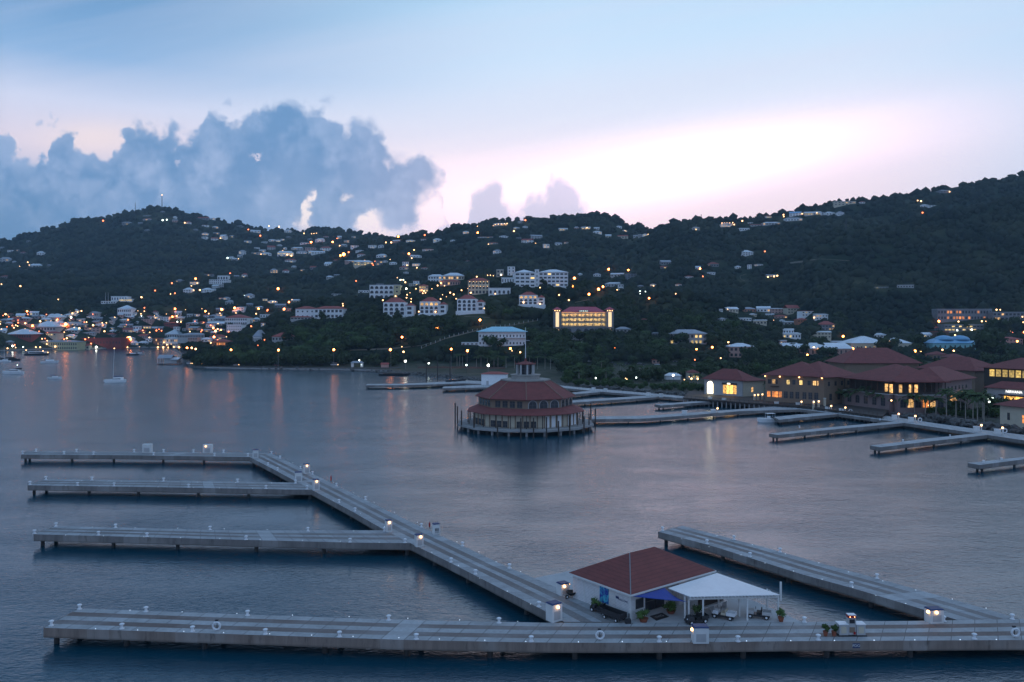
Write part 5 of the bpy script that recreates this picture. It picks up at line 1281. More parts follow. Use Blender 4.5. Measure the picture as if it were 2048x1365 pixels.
# white annex right of mansion
block('side_annex', 'low pale annex with pointed roof right of the mansion', 1232, 1262, 659, 666, 10, floors=1, bays=4, wall='offwhite', roof='hip', rmat='rg', rh=2.5)
# blue-roofed building
bb = block('blue_roof_building', 'two-storey white building under a wide bright blue roof by the road', 957, 1051, 664, 693, 24, floors=2, bays=14, wall='white', roof='hip', rmat='rc', rh=4.6, over=2.2, ww=.35, wh=.3)
MB().box(-bb['w'] * .27, bb['w'] * .5 + .5, -1.8, -.003, bb['h'] * .56, bb['h'] * .60).obj('canopy', M['fascia'], bb)
block('low_annex', 'low white annex left of the blue-roofed building', 923, 957, 686, 691, 12, floors=1, bays=4, wall='white', roof='flat', rmat='rw')
vm = block('forest_villa', 'pale two-storey villa with lit arches deep in the right-hand woods', 1340, 1413, 668, 690, 18, floors=2, bays=9, wall='offwhite', roof='hip', rmat='rg', rh=4, lit=.22, litm='win_y', over=1.5)
block('pink_house', 'salmon pink house with pale hip roof left of the long shed', 1459, 1511, 694, 716, 18, floors=2, bays=6, wall='pinkwall', roof='hip', rmat='rw', rh=3.2)
block('long_shed', 'very long low shed with pale metal roof behind the red roofs', 1574, 1706, 698, 712, 20, floors=1, bays=14, wall='pinkwall', roof='shed', rmat='rw', rh=5, ww=.3)
block('gabled_warehouse', 'wide gabled warehouse with bright pale roof', 1702, 1778, 687, 702, 34, floors=1, bays=9, wall='cream', roof='hip', rmat='rw', rh=7, ww=.3, wh=.3, lit=.2)
block('gabled_warehouse', 'second smaller warehouse with pale roof to the right', 1781, 1823, 687, 698, 26, floors=1, bays=5, wall='cream', roof='hip', rmat='rw', rh=5.5, ww=.3, wh=.3)
block('orange_kiosk_house', 'small orange-lit building behind the big red roof', 1690, 1716, 702, 714, 10, floors=1, bays=3, wall='orange', roof='flat', rmat='rg')
block('apartment_block', 'long grey two-storey housing block with balcony lights, upper right', 1875, 1984, 619, 642, 14, floors=2, bays=18, wall='greywall', roof='flat', rmat='rg', ww=.6, wh=.45, lit=.3, litm='win_o')
block('apartment_block', 'grey housing block cut by the right edge, with white lights', 1986, 2080, 625, 642, 14, floors=2, bays=12, wall='greywall', roof='flat', rmat='rg', ww=.6, wh=.45, lit=.1)
block('grey_school', 'mid-grey building with yellow strip windows below the housing blocks', 1889, 1967, 650, 663, 16, floors=2, bays=11, wall='greywall', roof='flat', rmat='rg', ww=.7, wh=.4, lit=.3, litm='win_y')
block('brown_store', 'brown boarded store under the grey building', 1868, 1898, 664, 676, 10, floors=1, bays=7, wall='brown', roof='flat', rmat='rr', ww=.4)
te = block('teal_building', 'teal building with curved blue roof domes', 1866, 1955, 687, 700, 26, floors=1, bays=9, wall='teal', roof='hip', rmat='rb', rh=6.5, ww=.28, wh=.4)
for fx in (-.12, .24):
    m = MB().lathe([(9.5, 0), (9, 1.6), (7, 3.2), (3.5, 4.4), (.2, 4.8)], 14, (0, 0)); o_ = m.obj('roof_dome', M['rb'], te, smooth=True); o_.location = (te['w'] * fx, te['d'] * .45, te['h'] + 3.2)
block('teal_annex', 'lower teal annex right of the domed teal building', 1955.5, 1986, 687, 700, 18, floors=1, bays=3, wall='teal', roof='shed', rmat='rc', rh=2)
block('pink_school', 'long pink building with red windows at right behind the tree', 1978, 2046, 679, 690, 16, floors=2, bays=10, wall='pinkwall', roof='hip', rmat='rr', rh=2.5, ww=.35)
block('red_roof_pavilion', 'low red-roofed house glowing orange, behind the red roofs', 1896, 1932, 715, 727, 12, floors=1, bays=4, wall='tan', roof='hip', rmat='tile', rh=3, lit=.5, litm='win_o')
block('red_roof_pavilion', 'long dark red low roof left of the glowing one', 1866, 1896, 710, 722, 14, floors=1, bays=4, wall='tan', roof='hip', rmat='tile', rh=3)

# ------------------------------------------------------------------ shopping promenade
PZ = 4.0
M['win_t2'] = winmat('archway_glow', (1, .5, .18), .8); M['win_yd'] = winmat('gallery_glow', (1, .66, .16), .9); M['sgn'] = emat('white_sign', (1, .97, .92), 1.6); M['redawn'] = pmat('dark_awning', (.05, .012, .02), (.03, .01, .015), scale=1)
def corner_bld(label, L, Cn, Rr, zb, h, wall, rh, over=1.2, name='shopping_hall', fl=None, keep=None, dscale=1.0):
    """Right-angled hall seen on its near corner: base pixels of left end, near corner and right end."""
    l, c, r = W(*L, zb), W(*Cn, zb), W(*Rr, zb)
    u = (r - c); uw = u.length; u.normalize(); v = Vector((-u.y, u.x, 0)); dl = max(6.0, (l - c).dot(v)) * dscale
    t_ = thing(name, label, 'building', (c.x, c.y, zb), math.atan2(u.y, u.x))
    MB().box(0, uw, 0, dl, -3, h).obj('wall', M[wall], t_)
    MB().hip(-over, uw + over, -over, dl + over, h + .2, h + rh).obj('roof', M['tile'], t_)
    t_['w'] = uw; t_['d'] = dl; t_['h'] = h
    if keep: KEEP.append(keep)
    return t_
def swin(t_, side, x, z, w, h, mat='glass', kind='rect'):
    """window on side 'f' (local y=0) or 'l' (local x=0)"""
    o_ = inst_mesh(winmesh(kind, w, h, mat), 'window', t_)
    if side == 'f': o_.location = (x, -.003, z)
    else: o_.location = (-.003, x, z); o_.rotation_euler = (0, 0, -PI / 2)
    return o_
# front plane style: facade L->R given by pixels, local x along facade, y to the rear
def facade(label, a, b, zb, h, depth, wall, rh, over=1.2, name='shopping_hall', keep=None, rm='tile', roofz=None):
    l, r = W(*a, zb), W(*b, zb); u = r - l; w = u.length
    t_ = thing(name, label, 'building', (l.x, l.y, zb), math.atan2(u.y, u.x), 'red-roofed halls of the shopping promenade')
    MB().box(0, w, 0, depth, -3, h).obj('wall', M[wall], t_)
    if rh: MB().hip(-over, w + over, -over, depth + over, h + .2, h + rh).obj('roof', M[rm], t_)
    t_['w'] = w; t_['d'] = depth; t_['h'] = h
    if keep: KEEP.append(keep)
    return t_
s1 = facade('small white shop with red roof and bright doorway on the boardwalk', (1409, 787), (1485, 792), PZ - .4, 7.2, 13, 'offwhite', 5.2, keep=(1400, 1530, 738, 800, 400, .1))
w_ = s1['w']
MB().box(w_ * .10, w_ * .22, -.12, -.003, .3, 5.0).obj('lit_doorway', M['glow1'], s1) if False else None
M['glow1'] = emat('bright_doorway', (1, .85, .5), 6); M['glow2'] = winmat('shop_window', (1, .5, .1), 2.6)
dm = arch_mb(w_ * .15, 6.0, -.12, -.003); o_ = dm.obj('lit_doorway', M['glow1'], s1); o_.location = (w_ * .155, 0, .2)
aw_ = MB().box(w_ * .48, w_ * .86, -.5, -.003, 5.0, 5.9).obj('awning', M['iron'], s1)
for k in range(4): MB().box(w_ * (.50 + .09 * k), w_ * (.50 + .09 * k) + w_ * .075, -.1, -.003, .6, 4.8).obj('shop_window', M['glow2'], s1)
tx = text('lettering', 'ROE', .9, M['glow1'], s1, (w_ * .66, -.55, 5.45), (PI / 2, 0, 0), .03)
s1b = facade('cream side range of the small shop behind palm trunks', (1487, 792), (1528, 790), PZ - .4, 7.0, 9, 'cream', 2.0)
swin(s1b, 'f', 5.5, 1.5, 1.0, 2.4, 'win_w')
# brown hall
b2 = facade('large brown two-storey hall with eave spotlights and red roof', (1531, 801), (1647, 807), PZ - .2, 11.4, 26, 'tan', 6.0, over=1.8, keep=(1526, 1700, 705, 812, 375, .16))
w_ = b2['w']
for x_, m_ in ((.06, 'win_o'), (.15, 'win_o'), (.19, 'win_o'), (.26, 'win_o')): swin(b2, 'f', w_ * x_, 1.6, 1.4, 2.6, m_)
for x_ in (.36, .46, .56, .68, .78, .88): swin(b2, 'f', w_ * x_, 1.4, 1.6, 3.0)
for x_, m_ in ((.07, 'glass'), (.15, 'win_w'), (.19, 'glass'), (.40, 'win_y'), (.50, 'glass'), (.62, 'win_y'), (.76, 'glass'), (.85, 'win_w'), (.92, 'win_w')): swin(b2, 'f', w_ * x_, 7.6, 1.25, 2.0, m_)
MB().box(w_ * .10, w_ * .24, -1.0, -.003, 6.4, 6.7).obj('balcony', M['wood'], b2)
for k_ in (0.005, .265, .60, .98): MB().ball((w_ * k_, -.9, 11.0), .3, 2).obj('eave_lamp', M['w_lamp'], b2)
b2b = facade('brown range running right from the large hall behind palms', (1648, 807.5), (1712, 802), PZ - .2, 11.2, 22, 'tan', 6.5, over=1.6)
for k in range(4): swin(b2b, 'f', b2b['w'] * (.15 + .2 * k), 7.4, 1.3, 1.9, 'glass')
for k in range(3): swin(b2b, 'f', b2b['w'] * (.2 + .25 * k), 1.2, 1.6, 2.8, 'glass')
MB().ball((b2b['w'] * .98, -1.2, 11.4), .35, 2).obj('eave_lamp', M['bright'], b2b)
# tall rear roofs
b5 = facade('tall rear hall whose red roof rises behind the front halls', (1690, 775), (1838, 775), PZ, 13.0, 24, 'tan', 8.2, over=1.5)
b6 = facade('rear hall with long red roof sloping down to the right', (1838, 776), (1950, 785), PZ, 10.6, 22, 'tan', 6.6, over=1.5)
# centre hall: pink lower floor, veranda over
cC = facade('pink hall with dark upper veranda and red hip roof, left face', (1700, 806), (1789, 817), PZ - .2, 11.2, 26, 'wood', 6.2, over=1.8, keep=(1695, 1975, 722, 822, 345, .22))
def veranda(t_, w, h1, h2, depth, n, lit=()):
    MB().box(-.3, w + .3, -3.0, -.003, -2.5, h1).obj('ground_storey', M['pinkwall2'], t_)
    MB().box(-.5, w + .5, -3.3, -.004, h1 + .002, h1 + .3).obj('balcony_floor', M['offwhite'], t_)
    pm_ = None
    for k in range(n + 1):
        if pm_ is None: pm_ = MB().box(-.16, .16, -.16, .16, h1 + .3, h2).obj('column', M['wood'], t_); o_ = pm_
        else: o_ = inst(pm_, 'column', t_)
        o_.location = (w * k / n, -2.9, 0)
    MB().box(-.3, w + .3, -3.05, -2.95, h1 + .3, h1 + 1.2).obj('balustrade', M['wood'], t_)
    MB().box(-1.5, w + 1.5, -4.6, -1.4, h2 + .0, h2 + .35).obj('eave', M['tile'], t_)
    for k in lit:
        o_ = MB().box(w * k, w * k + w / n * .5, -.1, -.003, h1 + .6, h2 - 1.2).obj('lit_door', M['win_w'], t_)
M['pinkwall2'] = pmat('pinkish_render', (.26, .19, .18), (.2, .145, .14), scale=.4)
veranda(cC, cC['w'], 5.6, 10.9, 26, 8, (.80, .9))
for k in range(5): o_ = inst_mesh(winmesh('arch' if k % 2 else 'rect', 2.2, 3.4, 'glass'), 'window', cC); o_.location = (cC['w'] * (.12 + .19 * k), -3.003, .8)
cR = facade('pink hall continued to the right with lit veranda doors', (1790, 817.5), (1883, 817.5), PZ - .2, 11.2, 20, 'wood', 5.8, over=1.6)
veranda(cR, cR['w'], 5.6, 10.9, 20, 7, (.08, .3, .42))
for k, m_ in enumerate(['glass', 'win_w', 'glass', 'win_o', 'win_w', 'glass']): o_ = inst_mesh(winmesh('arch', 2.3, 3.6, m_), 'window', cR); o_.location = (cR['w'] * (.1 + .16 * k), -3.003, .6)
for k, z_ in ((-.16, 3.6), (.47, 4.0)): MB().ball((cR['w'] * k, -3.4, z_), .32, 2).obj('wall_lamp', M['w_lamp'], cR)
cS = facade('plain pink range with small square windows right of the veranda', (1884, 817.5), (1944, 808), PZ, 11.0, 18, 'pinkwall2', 5.2, over=1.6)
for k in range(6): swin(cS, 'f', cS['w'] * (.2 + .12 * k), 7.0, 1.2, 1.6)
o_ = MB(); q = arch_mb(6.0, 5.4, -.4, -.003); qo = q.obj('lit_archway', M['win_t2'] if 'win_t2' in M else M['win_w'], cS); qo.location = (cS['w'] * .35, 0, 0)
MB().ball((cS['w'] * .56, -.8, 5.9), .26, 2).obj('wall_lamp', M['w_lamp'], cS)
# right end halls
dR = facade('right-hand hall with yellow-lit upper gallery under red roof', (1968, 790), (2090, 800), PZ, 13.2, 22, 'wood', 5.0, over=1.6, keep=(1960, 2060, 715, 800, 345, .15))
for k in range(8):
    MB().box(dR['w'] * (.10 + .11 * k), dR['w'] * (.10 + .11 * k) + 2.4, -.1, -.003, 9.2, 12.6).obj('gallery_window', M['win_yd'] if 'win_yd' in M else M['win_y'], dR)
dW = facade('white shop front with glowing sign and orange windows, right edge', (1974, 814), (2092, 824), PZ - .2, 8.0, 8, 'offwhite', 2.8, over=1.0, keep=(1972, 2060, 765, 826, 325, .1))
u_ = dW['w'] / 118
MB().box(28 * u_, 82 * u_, -1.6, -.003, 5.3, 5.7).obj('awning', M['redawn'] if 'redawn' in M else M['rr'], dW)
for k in range(5): MB().box((36 + 8 * k) * u_, (43 + 8 * k) * u_, -.1, -.003, 1.4, 5.0).obj('shop_window', M['glow2'], dW)
text('lettering', 'NIRVANA', 1.5, M['sgn'] if 'sgn' in M else M['glow1'], dW, (56 * u_, -.2, 6.9), (PI / 2, 0, 0), .04)
dB = facade('nearest red-roofed kiosk hall at the right edge above the rocks', (2000, 845), (2085, 856), PZ - 1, 6.2, 14, 'cream', 3.6, over=1.6, keep=(1995, 2060, 800, 850, 295, .1))
swin(dB, 'f', 3.5, 1.2, 1.0, 2.6); MB().box(9, 17, -.1, -.003, .8, 3.4).obj('lit_window', M['win_o'], dB)
# boardwalk on piles
q = [(1366, 796), (1500, 806), (1600, 812), (1680, 822), (1765, 833)]
f = [W(a, b, 3.2) for a, b in q]; r_ = [W(a + 12, b - 14, 3.2) for a, b in q]
bw_ = thing('boardwalk', 'dark timber boardwalk on piles along the shops', 'boardwalk', (f[0].x, f[0].y, 0))
dk = MB(); n_ = len(f)
for i in range(n_ - 1):
    for a, b, c, d in ((f[i], f[i + 1], r_[i + 1], r_[i]),):
        vs = [Vector(a), Vector(b), Vector(c), Vector(d)]; dk.add([(*v.xy, 3.2) for v in vs] + [(*v.xy, 2.6) for v in vs], [(0, 1, 2, 3), (4, 7, 6, 5), (0, 4, 5, 1), (1, 5, 6, 2), (2, 6, 7, 3), (3, 7, 4, 0)])
dk.obj('deck', M['wood'], bw_, world=True)
pm = None; rr_, L = rs([tuple(v) for v in f], 44)
for i, p in enumerate(rr_):
    if pm is None: pm = MB().rod((0, 0, -3), (0, 0, 2.65), .3, n=6).obj('piling', M['conc'], bw_); o_ = pm
    else: o_ = inst(pm, 'piling', bw_)
    o_.location = (p.x - bw_.location.x + .4, p.y - bw_.location.y + .5, 0)
rl_ = MB()
for i in range(len(rr_) - 1):
    rl_.rod(rr_[i] + Vector((0, 0, 1.05)), rr_[i + 1] + Vector((0, 0, 1.05)), .05, n=4); rl_.rod(rr_[i], rr_[i] + Vector((0, 0, 1.1)), .07, n=4)
rl_.obj('railing', M['wood'], bw_, world=True)
# white dock house near pontoon
dh = W(986, 770, DZ); t_ = thing('dock_house', 'small white dock house with red roof by the pontoon root', 'hut', dh, -.1)
MB().box(-7, 8, 0, 9, -2, 6.2).obj('wall', M['white'], t_); MB().hip(-7.5, 8.5, -.5, 9.5, 6.4, 7.6).obj('roof', M['rr'], t_); MB().box(-4, -2.6, -.06, -.003, 0, 2.3).obj('door', M['offwhite'], t_)
KEEP.append((970, 1012, 745, 772, dh.y, .1))
# boathouse at the point
g = W(334, 729.5, 0); t_ = thing('boathouse', 'white boathouse on stilts at the tip of the wooded point', 'boathouse', (g.x, g.y, 0), .1)
MB().box(-3, 9, 0, 12, 1.4, 5.6).obj('wall', M['offwhite'], t_); MB().gable(-9, 4.5, -1.5, 13, 6.0, 9.2).obj('roof', M['rg'], t_); MB().gable(3.5, 11, -2, 13, 4.8, 6.6).obj('side_roof', M['rw'], t_); MB().box(-10, 11, -1.5, 12, 1.0, 1.4).obj('deck', M['conc'], t_)
pm = None
for x_ in (-9, -4, 1, 6, 10):
    for y_ in (-1, 5, 11):
        if pm is None: pm = MB().rod((0, 0, -3), (0, 0, 1.05), .3).obj('piling', M['pile'], t_); o_ = pm
        else: o_ = inst(pm, 'piling', t_)
        o_.location = (x_, y_, 0)
for a in range(4): inst(MB().rod((-8.6, -1 + a * 4, 1.4), (-8.6, -1 + a * 4, 6.1), .18).obj('post', M['wmetal'], t_) if a == 0 else kids(t_)[-1], 'post', t_) if False else None
for a in range(4): MB().rod((-8.4, -1 + a * 4.5, 1.4), (-8.4, -1 + a * 4.5, 6.2), .2).obj('post', M['wmetal'], t_)
# radio masts
def mast(px_, yt, yb, label, lamp=True, r=1.6, D=2640.):
    h_ = (yb - yt) * D / F; t_ = thing('radio_mast', label, 'mast', AT(px_, D, ZP(yb, D)))
    m = MB()
    for a in range(3):
        x_, y_ = r * math.cos(a * 2.1), r * math.sin(a * 2.1); m.rod((x_, y_, -12), (x_ * .35, y_ * .35, h_), .42, .25, 4)
    n = max(3, int(h_ / 5))
    for k in range(n):
        z_ = h_ * k / n; s_ = 1 - .65 * k / n; s2 = 1 - .65 * (k + 1) / n; P_ = [(r * math.cos(a * 2.1), r * math.sin(a * 2.1)) for a in range(3)]
        for a in range(3): m.rod((P_[a][0] * s_, P_[a][1] * s_, z_), (P_[(a + 1) % 3][0] * s2, P_[(a + 1) % 3][1] * s2, h_ * (k + 1) / n), .2, n=3)
    m.obj('lattice', M['iron'], t_)
    if lamp: MB().ball((0, 0, h_ + 1), 1.7, 1).obj('beacon', M['w_lamp'], t_)
mast(324, 391, 417, 'tall lattice radio mast with a lamp on the left hilltop', True, 2.4)
mast(270.5, 405, 424, 'thin lattice mast left of the hilltop radio mast', False, 1.2); mast(304, 410, 419, 'short stubby mast just left of the tall radio mast', False, 1.8)
mast(1402.5, 429, 442, 'thin bare mast on the crest right of the gap', False, 1.2, 1700.)
mast(1692, 437, 456, 'pale lattice pylon on the right-hand slope', False, 1.3, 1400.)
# ------------------------------------------------------------------ lamps on land
LS = """56 525 w .6;40 533 w .35;60 531 w .6;207 442 o .8;325.6 441 c .8;334 440 c .7;393 557.6 o .8;370 446 w .6;441 477 w .5;522 509 w .5;455.6 516.6 c .8;477 518 w .4;497 459.6 o .6;521 472 o .8;538 452.7 w .6;559 454 w .8;608 467.4 w .6;623 468 w .4;628 467.6 w .4;633 467 w .4;623 485 o 1;665.6 484.6 o 1;681 511.7 o 1;687 509.5 o 1.8;697.5 505 o .8;674 477.5 o .5;679 492 w .6;388 581 w .6;400 580.7 w .8;557 578 o 1.2;594 585 w .4;344 567 o .8;311 581.6 o .7;341.6 588.5 w .5;350 587 o .7;392 558 o .9;460.5 547 o .6;383 572 w .5;395 567 w .5;489 591 c .4;505 591 c .4;566 503 w .7;575 510 w .7;583 512 w .8;712 562.5 o .7;780 519.5 w .4
721 523 w .5;730 522 w .7;745 528 o .6;747 531 o .5;750 523 o .4;814 531 w .5;834 536 w .6;818 508 o 1;824 517 w .6;828.5 500.6 w .7;796 473.8 o 1;783 485.5 w .8;771.5 485.5 w .7;849.6 470.7 o .8;955.5 466 o .9;795 556 w .4;801 560.5 c .6;807 560.5 c .6;811 565 w .8;976.6 489 w .5;1028 463 w .8;1051 441 o .8;991 449.5 w .4;997 449 w .4;1003 448.5 w .4;1009 448 w .4;1014 447.5 w .5;986 452 w .3;955 453 w .4
1217.4 539 o 1.1;1256 540.6 o .9;1148 557 o 1.3;1146 573 o .9;1196 579 o 1.4;1205 574 o 1.1;1178 589 o 1.2;1118.8 590.4 w .8;1137 600.8 w .8;1234.6 580 w .6;1280 583 c .6;1290.6 583.6 c .5;1280 588 c .4;1297.5 597 o 1;1080 575.7 w .6;1076 565 w .7;1071 560 w .8;1035 566 w .8;1002 550 b .7;1028 548.5 w .5;975 551 w .5;981 551 w .5;987 552 w .4;953.6 554 w .7;960 563 w .4
1444 446.8 w .5;1449 446.6 w .4;1454 446.4 w .4;1459 446.2 w .4;1465 446 w .5;1467.8 449.7 w .6;1483.8 442.5 w .8;1567 430 w .7;1567 433.7 w .6;1604 428 w .6;1633 426 w .5;1530 503.4 o .7;1399.4 537.8 o .9;1405 553.4 o .7;1502 531 w .7;1535.5 554.4 w .8;1548 553.4 w .8;1554 552 w .8;1351.5 588 w .6;1688 406 w .5;1834.8 401.7 w .6;1840.8 403 w .8;1898.6 384 w .6;1845 426 o .8;1306.6 572 w .6;1392 460 w .4;1250 462 w .3;1296 469 w .4;1174 456 w .5;1071 487 w .4
4 569 w .6;41.7 572.7 w .8;116.5 599.5 w .6;55 623 o .9;12.5 629 w .9;18 634 o .5;124 631 w .6;153 623 w .6;156 624.5 w .6;164 622.5 w .7;145 627 w .7;143 635.4 c .9;37 645.7 o .7;25 651.5 o .7;36 652.6 w .6;51 647 w .8;81.6 643 w .9;65.5 652 o 1;51 659 w .8;4 659 w .6;1 648 w .7;102 643.5 w .9;110 648 o .7;132 649 o 1.5;150 656 w .7;160 656.7 w .8;173.6 644.7 w .6;187 651 w .9;206 651 o .7;205 646 w .5;212.7 646 w .5;114 668.4 w .7;129 664.7 w .5;84.7 678 w .6;91 677.6 o .5;128.5 679 o .7;134.5 677 w .8;171 679 o .8;207.7 678.6 o .9;178 675.7 w .4;26 692.6 b .9;16 697 w .7;32 695.5 w .5;46.6 694.5 c .6;72.5 694.8 w .7;81.7 694.8 w .7;110.6 693.6 w .8;160 695 w .5;193.4 694.5 b .9;257 676.5 o 1.2;261 675.5 w 1.2;261.5 679 o 1;248.6 615.7 o .5;284 595 w .9;290 616.4 o .8;289 623 w .5;282 628 w .5;283.4 631.8 c .5;257.4 640 o .8;255.6 694.8 w .6;276 622 w .3;237 679 w .4
350.3 618 o .9;371 619.8 w .3;412 623 o .9;418 627.7 w .6;445.3 619.3 o 1.3;440.4 627.4 w .6;469.7 616.4 o 1.2;518 617.9 o 1;535.6 620.3 o .8;355.5 644 c .7;318 659 o .5;380 663.6 w .5;403.8 661 o .8;427.7 656.4 o 1;435.6 658.4 w .7;431 662.5 o 1.1;442 661 o 1;428.4 674.3 o 1.1;453 674 w .4;393.5 678.4 w .6;349 677.6 w .6;336.4 683.5 b .7;328 685 w .5;342 685 w .5;299.8 676 w .8;303 678 w .7;322 678.6 w .5;481.4 653 c .4;503 653 o .8;498 640 o 1.1;510.4 672 w .9;529 680 o .6;391.8 698.4 w 1;384.8 696.2 w 1;374.5 696 o 1;359 695 w .9;347.4 695 w .7;337.6 695.3 w .7;327.6 695.3 w .8;316.2 695 w .8;309 632 w .3;311 636 w .4;346 634 o .9;404 618 w .3;390.6 643 o .5;458 664 o .8
546 604 w .5;551 604 w .4;578 604.6 o .9;568.5 618.5 o 1;584 600 w .5;535 622 o .6;686 608 w .6;686 612 w .6;608 677 o 1.1;568.9 675 o .6;545 650 w .3;463.4 700 o 1;556.7 700.6 o 1.2;667.4 699.8 o 1.2;781.4 699.8 o 1.3;807.6 704 w 1;803.8 693.8 w .5;803.8 674.7 o 1.1;874 656 o 1.1;959.4 640.4 o 1.2;902.3 698.6 o 1.1;934.5 701.9 o 1.3;1020.6 697.6 o 1.2;1040.4 705 w .9;1024 702 w .5;1088.7 707 w .5;1163.3 697.6 o 1;1229.6 695.5 o .7;1392.6 698.8 o .9;1423.5 694.8 o 1.1;1456.8 684.7 w .9;1480 694 w .9;1441 716.7 w .7;1512.6 697 w .5;1389 720 o .7;1456 694 w .4;1049 673 w .4;1040 663 w .4;719 721 b .6;811 722.7 b 1.1;857 727 c .9;932.8 730.6 c .9;976.5 731 b 1.3;714 724 w .5
758 589 b .8;766 601 w .7;812.7 578 b .8;804 560 w .5;831.7 578 w .6;843 581 o .8;848 582.5 w .7;846 587 w .6;851 586 w .6;875 571.6 w .7;882 566.5 w .7;901.5 554.6 w .8;924.4 554 w .7;923 581 w .7;900.8 585.8 w .8;908 589.4 w .8;881 598.5 w .7;822.8 598 w .5;822.4 604 w .6;814 590 w .6;813.4 596 w .6;791.8 592.7 w .7;942 586 w .8;936.6 577.5 w .6;912 598 w .5;838 623.7 w .7;871 624 w .8;815 617 w .6;991 588 w .6;1047 605 w .8;1080 608 w .8;885 590 w .4;893 594 w .3;820 586 w .3;889 572 w .5;864 578 w .4;968 617 w .5
1191 756.5 c .8;1251 757.5 w .6;1254 759 w .5;1272 755.5 c .8;1346.8 751 b 1;1383 757.7 w 1;1394.5 758 w .9;1369 759.7 w .5;1378 754 w .4;1605 751 w .1;1626.5 695 w .9;1635 698 w .9;1613.8 710 o .9;1698 700.5 o 1.1;1704.6 698 o 1.6;1750.5 698 o 1.3;1777 683 w .9;1685.7 673 o 1.2;1627 635.7 w .7;1829.6 702.6 o 1.4;1840.5 702.6 w .8;1547 641 w .3;1531 644 w .5;1455 619 w .4;1884 700 w .9;1906 702 w .9;1909 670.7 w .8;1889.6 621 w .7;1935 620.5 w .8;1943 620.3 w .8;1981 620 w .8;1992 620 w .8;2000 620 w .6;2003 627 w .8;2019.4 627 w .8;2027 626.6 w .8;2033.5 627 w .8;1988.4 634.6 w .7;2008 634.4 w .6;2019.4 634 w .6;2043.5 634 w .7;1877 643 o 1.1;1915.6 643.5 w .8;1963 643 w .8;1971 643 w .4;1888.6 654 w .7;1914 661 c .8;1943 660 b .8;1914 718 o .8;2033 683 o 1;2023 666 o .8;2047 665 o .9;2020 662 w .5;2046 645 w .6;1858 687 o .5;1680 793 w .01
1682 779 w .5;1692 792 w .5;1958 796 c .8;1976 797 c .9;1984 796 c .9;1977 804 c .9;1807 812 w .3;1814 813 w .3;1856 811 w .4;1879 757 c .3;1731 758 c .2;1996 740 w .01"""
lr = random.Random(9)
LS += ';' + ';'.join('%.1f %.1f %s %.1f' % (lr.uniform(2, 545), lr.uniform(626, 692), lr.choice('ooww'), lr.choice([.5, .6, .7, .8])) for _ in range(46))
LW = {'o': ('orange', 'o_lamp'), 'w': ('warm', 'w_lamp'), 'c': ('cool white', 'c_lamp'), 'b': ('glaring white', 'bright')}
TOW = [(380, 1100, 690, 735), (1150, 1480, 690, 765)]
for ln in LS.split('\n'):
    for e in ln.split(';'):
        x, y, k, s = e.split(); x = float(x); y = float(y); s = float(s)
        if s < .02: continue
        g = ground(x, y + 2)
        for _ in range(3):
            D = g.y; dy = (6.5 if s >= .9 else 4.0) * F / D; g = ground(x, y + dy)
        if s >= .9 and y > 690 and any(abs(x - q) < 1 for q in (463.4, 556.7, 667.4, 781.4, 807.6, 902.3, 934.5, 811)): g = ground(x, 738.5 if x > 500 else 736)
        D = g.y; zh = ZP(y, D); g = AT(x, D, min(g.z, zh - 1.5))
        r = max(.18, D / 820 * (1.02 if not (k == 'o' and s >= .9) else .95) * s)
        tall = (zh - g.z)
        t_ = thing('street_lamp' if s >= .9 else 'outdoor_lamp', 'x', 'lamp', (g.x, g.y, g.z), R.uniform(-.4, .4), 'lamps lit over the town, roads and hills')
        m = MB(); m.rod((0, .5, -2), (0, .35, tall + .1), .09 + D / 16000, .06 + D / 20000, n=5)
        if s >= .9: m.rod((0, .4, tall + .1), (0, -r * .5, tall + r + .3), .06, n=4)
        m.obj('pole', M['iron'] if s < 1.05 else M['greywall'], t_)
        MB().ball((0, -r, tall), r, 1).obj('lamp_globe', M['O_lamp' if k == 'o' and s >= .9 else LW[k][1]], t_)
        KEEP.append((x - 2.5, x + 2.5, y - 3, y + 3, D, .01))
        reg(t_, f"{'tall' if s >= .9 else 'small'} {LW[k][0]} lamp", zone(x, y), x)

# ------------------------------------------------------------------ vehicles along the shore road
def vehicle(label, px, py, kind='car', rz=0.0, col='offwhite', lights=True, face=1):
    g = ground(px, py); t_ = thing('parked_' + kind if not lights else kind, label, kind, g, rz)
    L, Wd, h = (4.4, 1.8, 1.45) if kind == 'car' else (6.2, 2.1, 2.5)
    MB().prism([(-L / 2, 0), (L / 2, 0), (L / 2, Wd), (-L / 2, Wd)], .32, h * .6).obj('body', M[col], t_)
    c0, c1 = (-L * .28, L * .2) if kind == 'car' else (-L * .48, L * .33)
    cb = MB().prism([(c0 - .35, .05), (c1 + .45, .05), (c1 + .45, Wd - .05), (c0 - .35, Wd - .05)], h * .6 + .002, h, [(c0, .2), (c1, .2), (c1, Wd - .2), (c0, Wd - .2)]); cb.obj('cabin', M['glass'], t_)
    MB().prism([(c0 - .02, .17), (c1 + .02, .17), (c1 + .02, Wd - .17), (c0 - .02, Wd - .17)], h + .002, h + .07).obj('roof', M[col], t_)
    for x_ in (-L * .31, L * .31):
        for y_ in (.1, Wd - .1): wheel(t_, x_, y_, .33, .2)
    if lights:
        for y_ in (.3, Wd - .3): MB().ball((face * (L / 2 + .05), y_, .75), .3, 1).obj('headlight', M['w_lamp'], t_)
    KEEP.append((px - 8, px + 8, py - 9, py + 2, g.y - 4, .2)); return t_
M['ovh'] = pmat('white_vehicle_paint', (.6, .6, .6), (.5, .5, .5), rough=.3, scale=1)
vehicle('white passenger van with headlights on, on the shore road', 668, 732, 'van', 0, 'ovh')
vehicle('dark low car on the shore road between two orange lamps', 553, 732.5, 'car', 0, 'redwall', False)
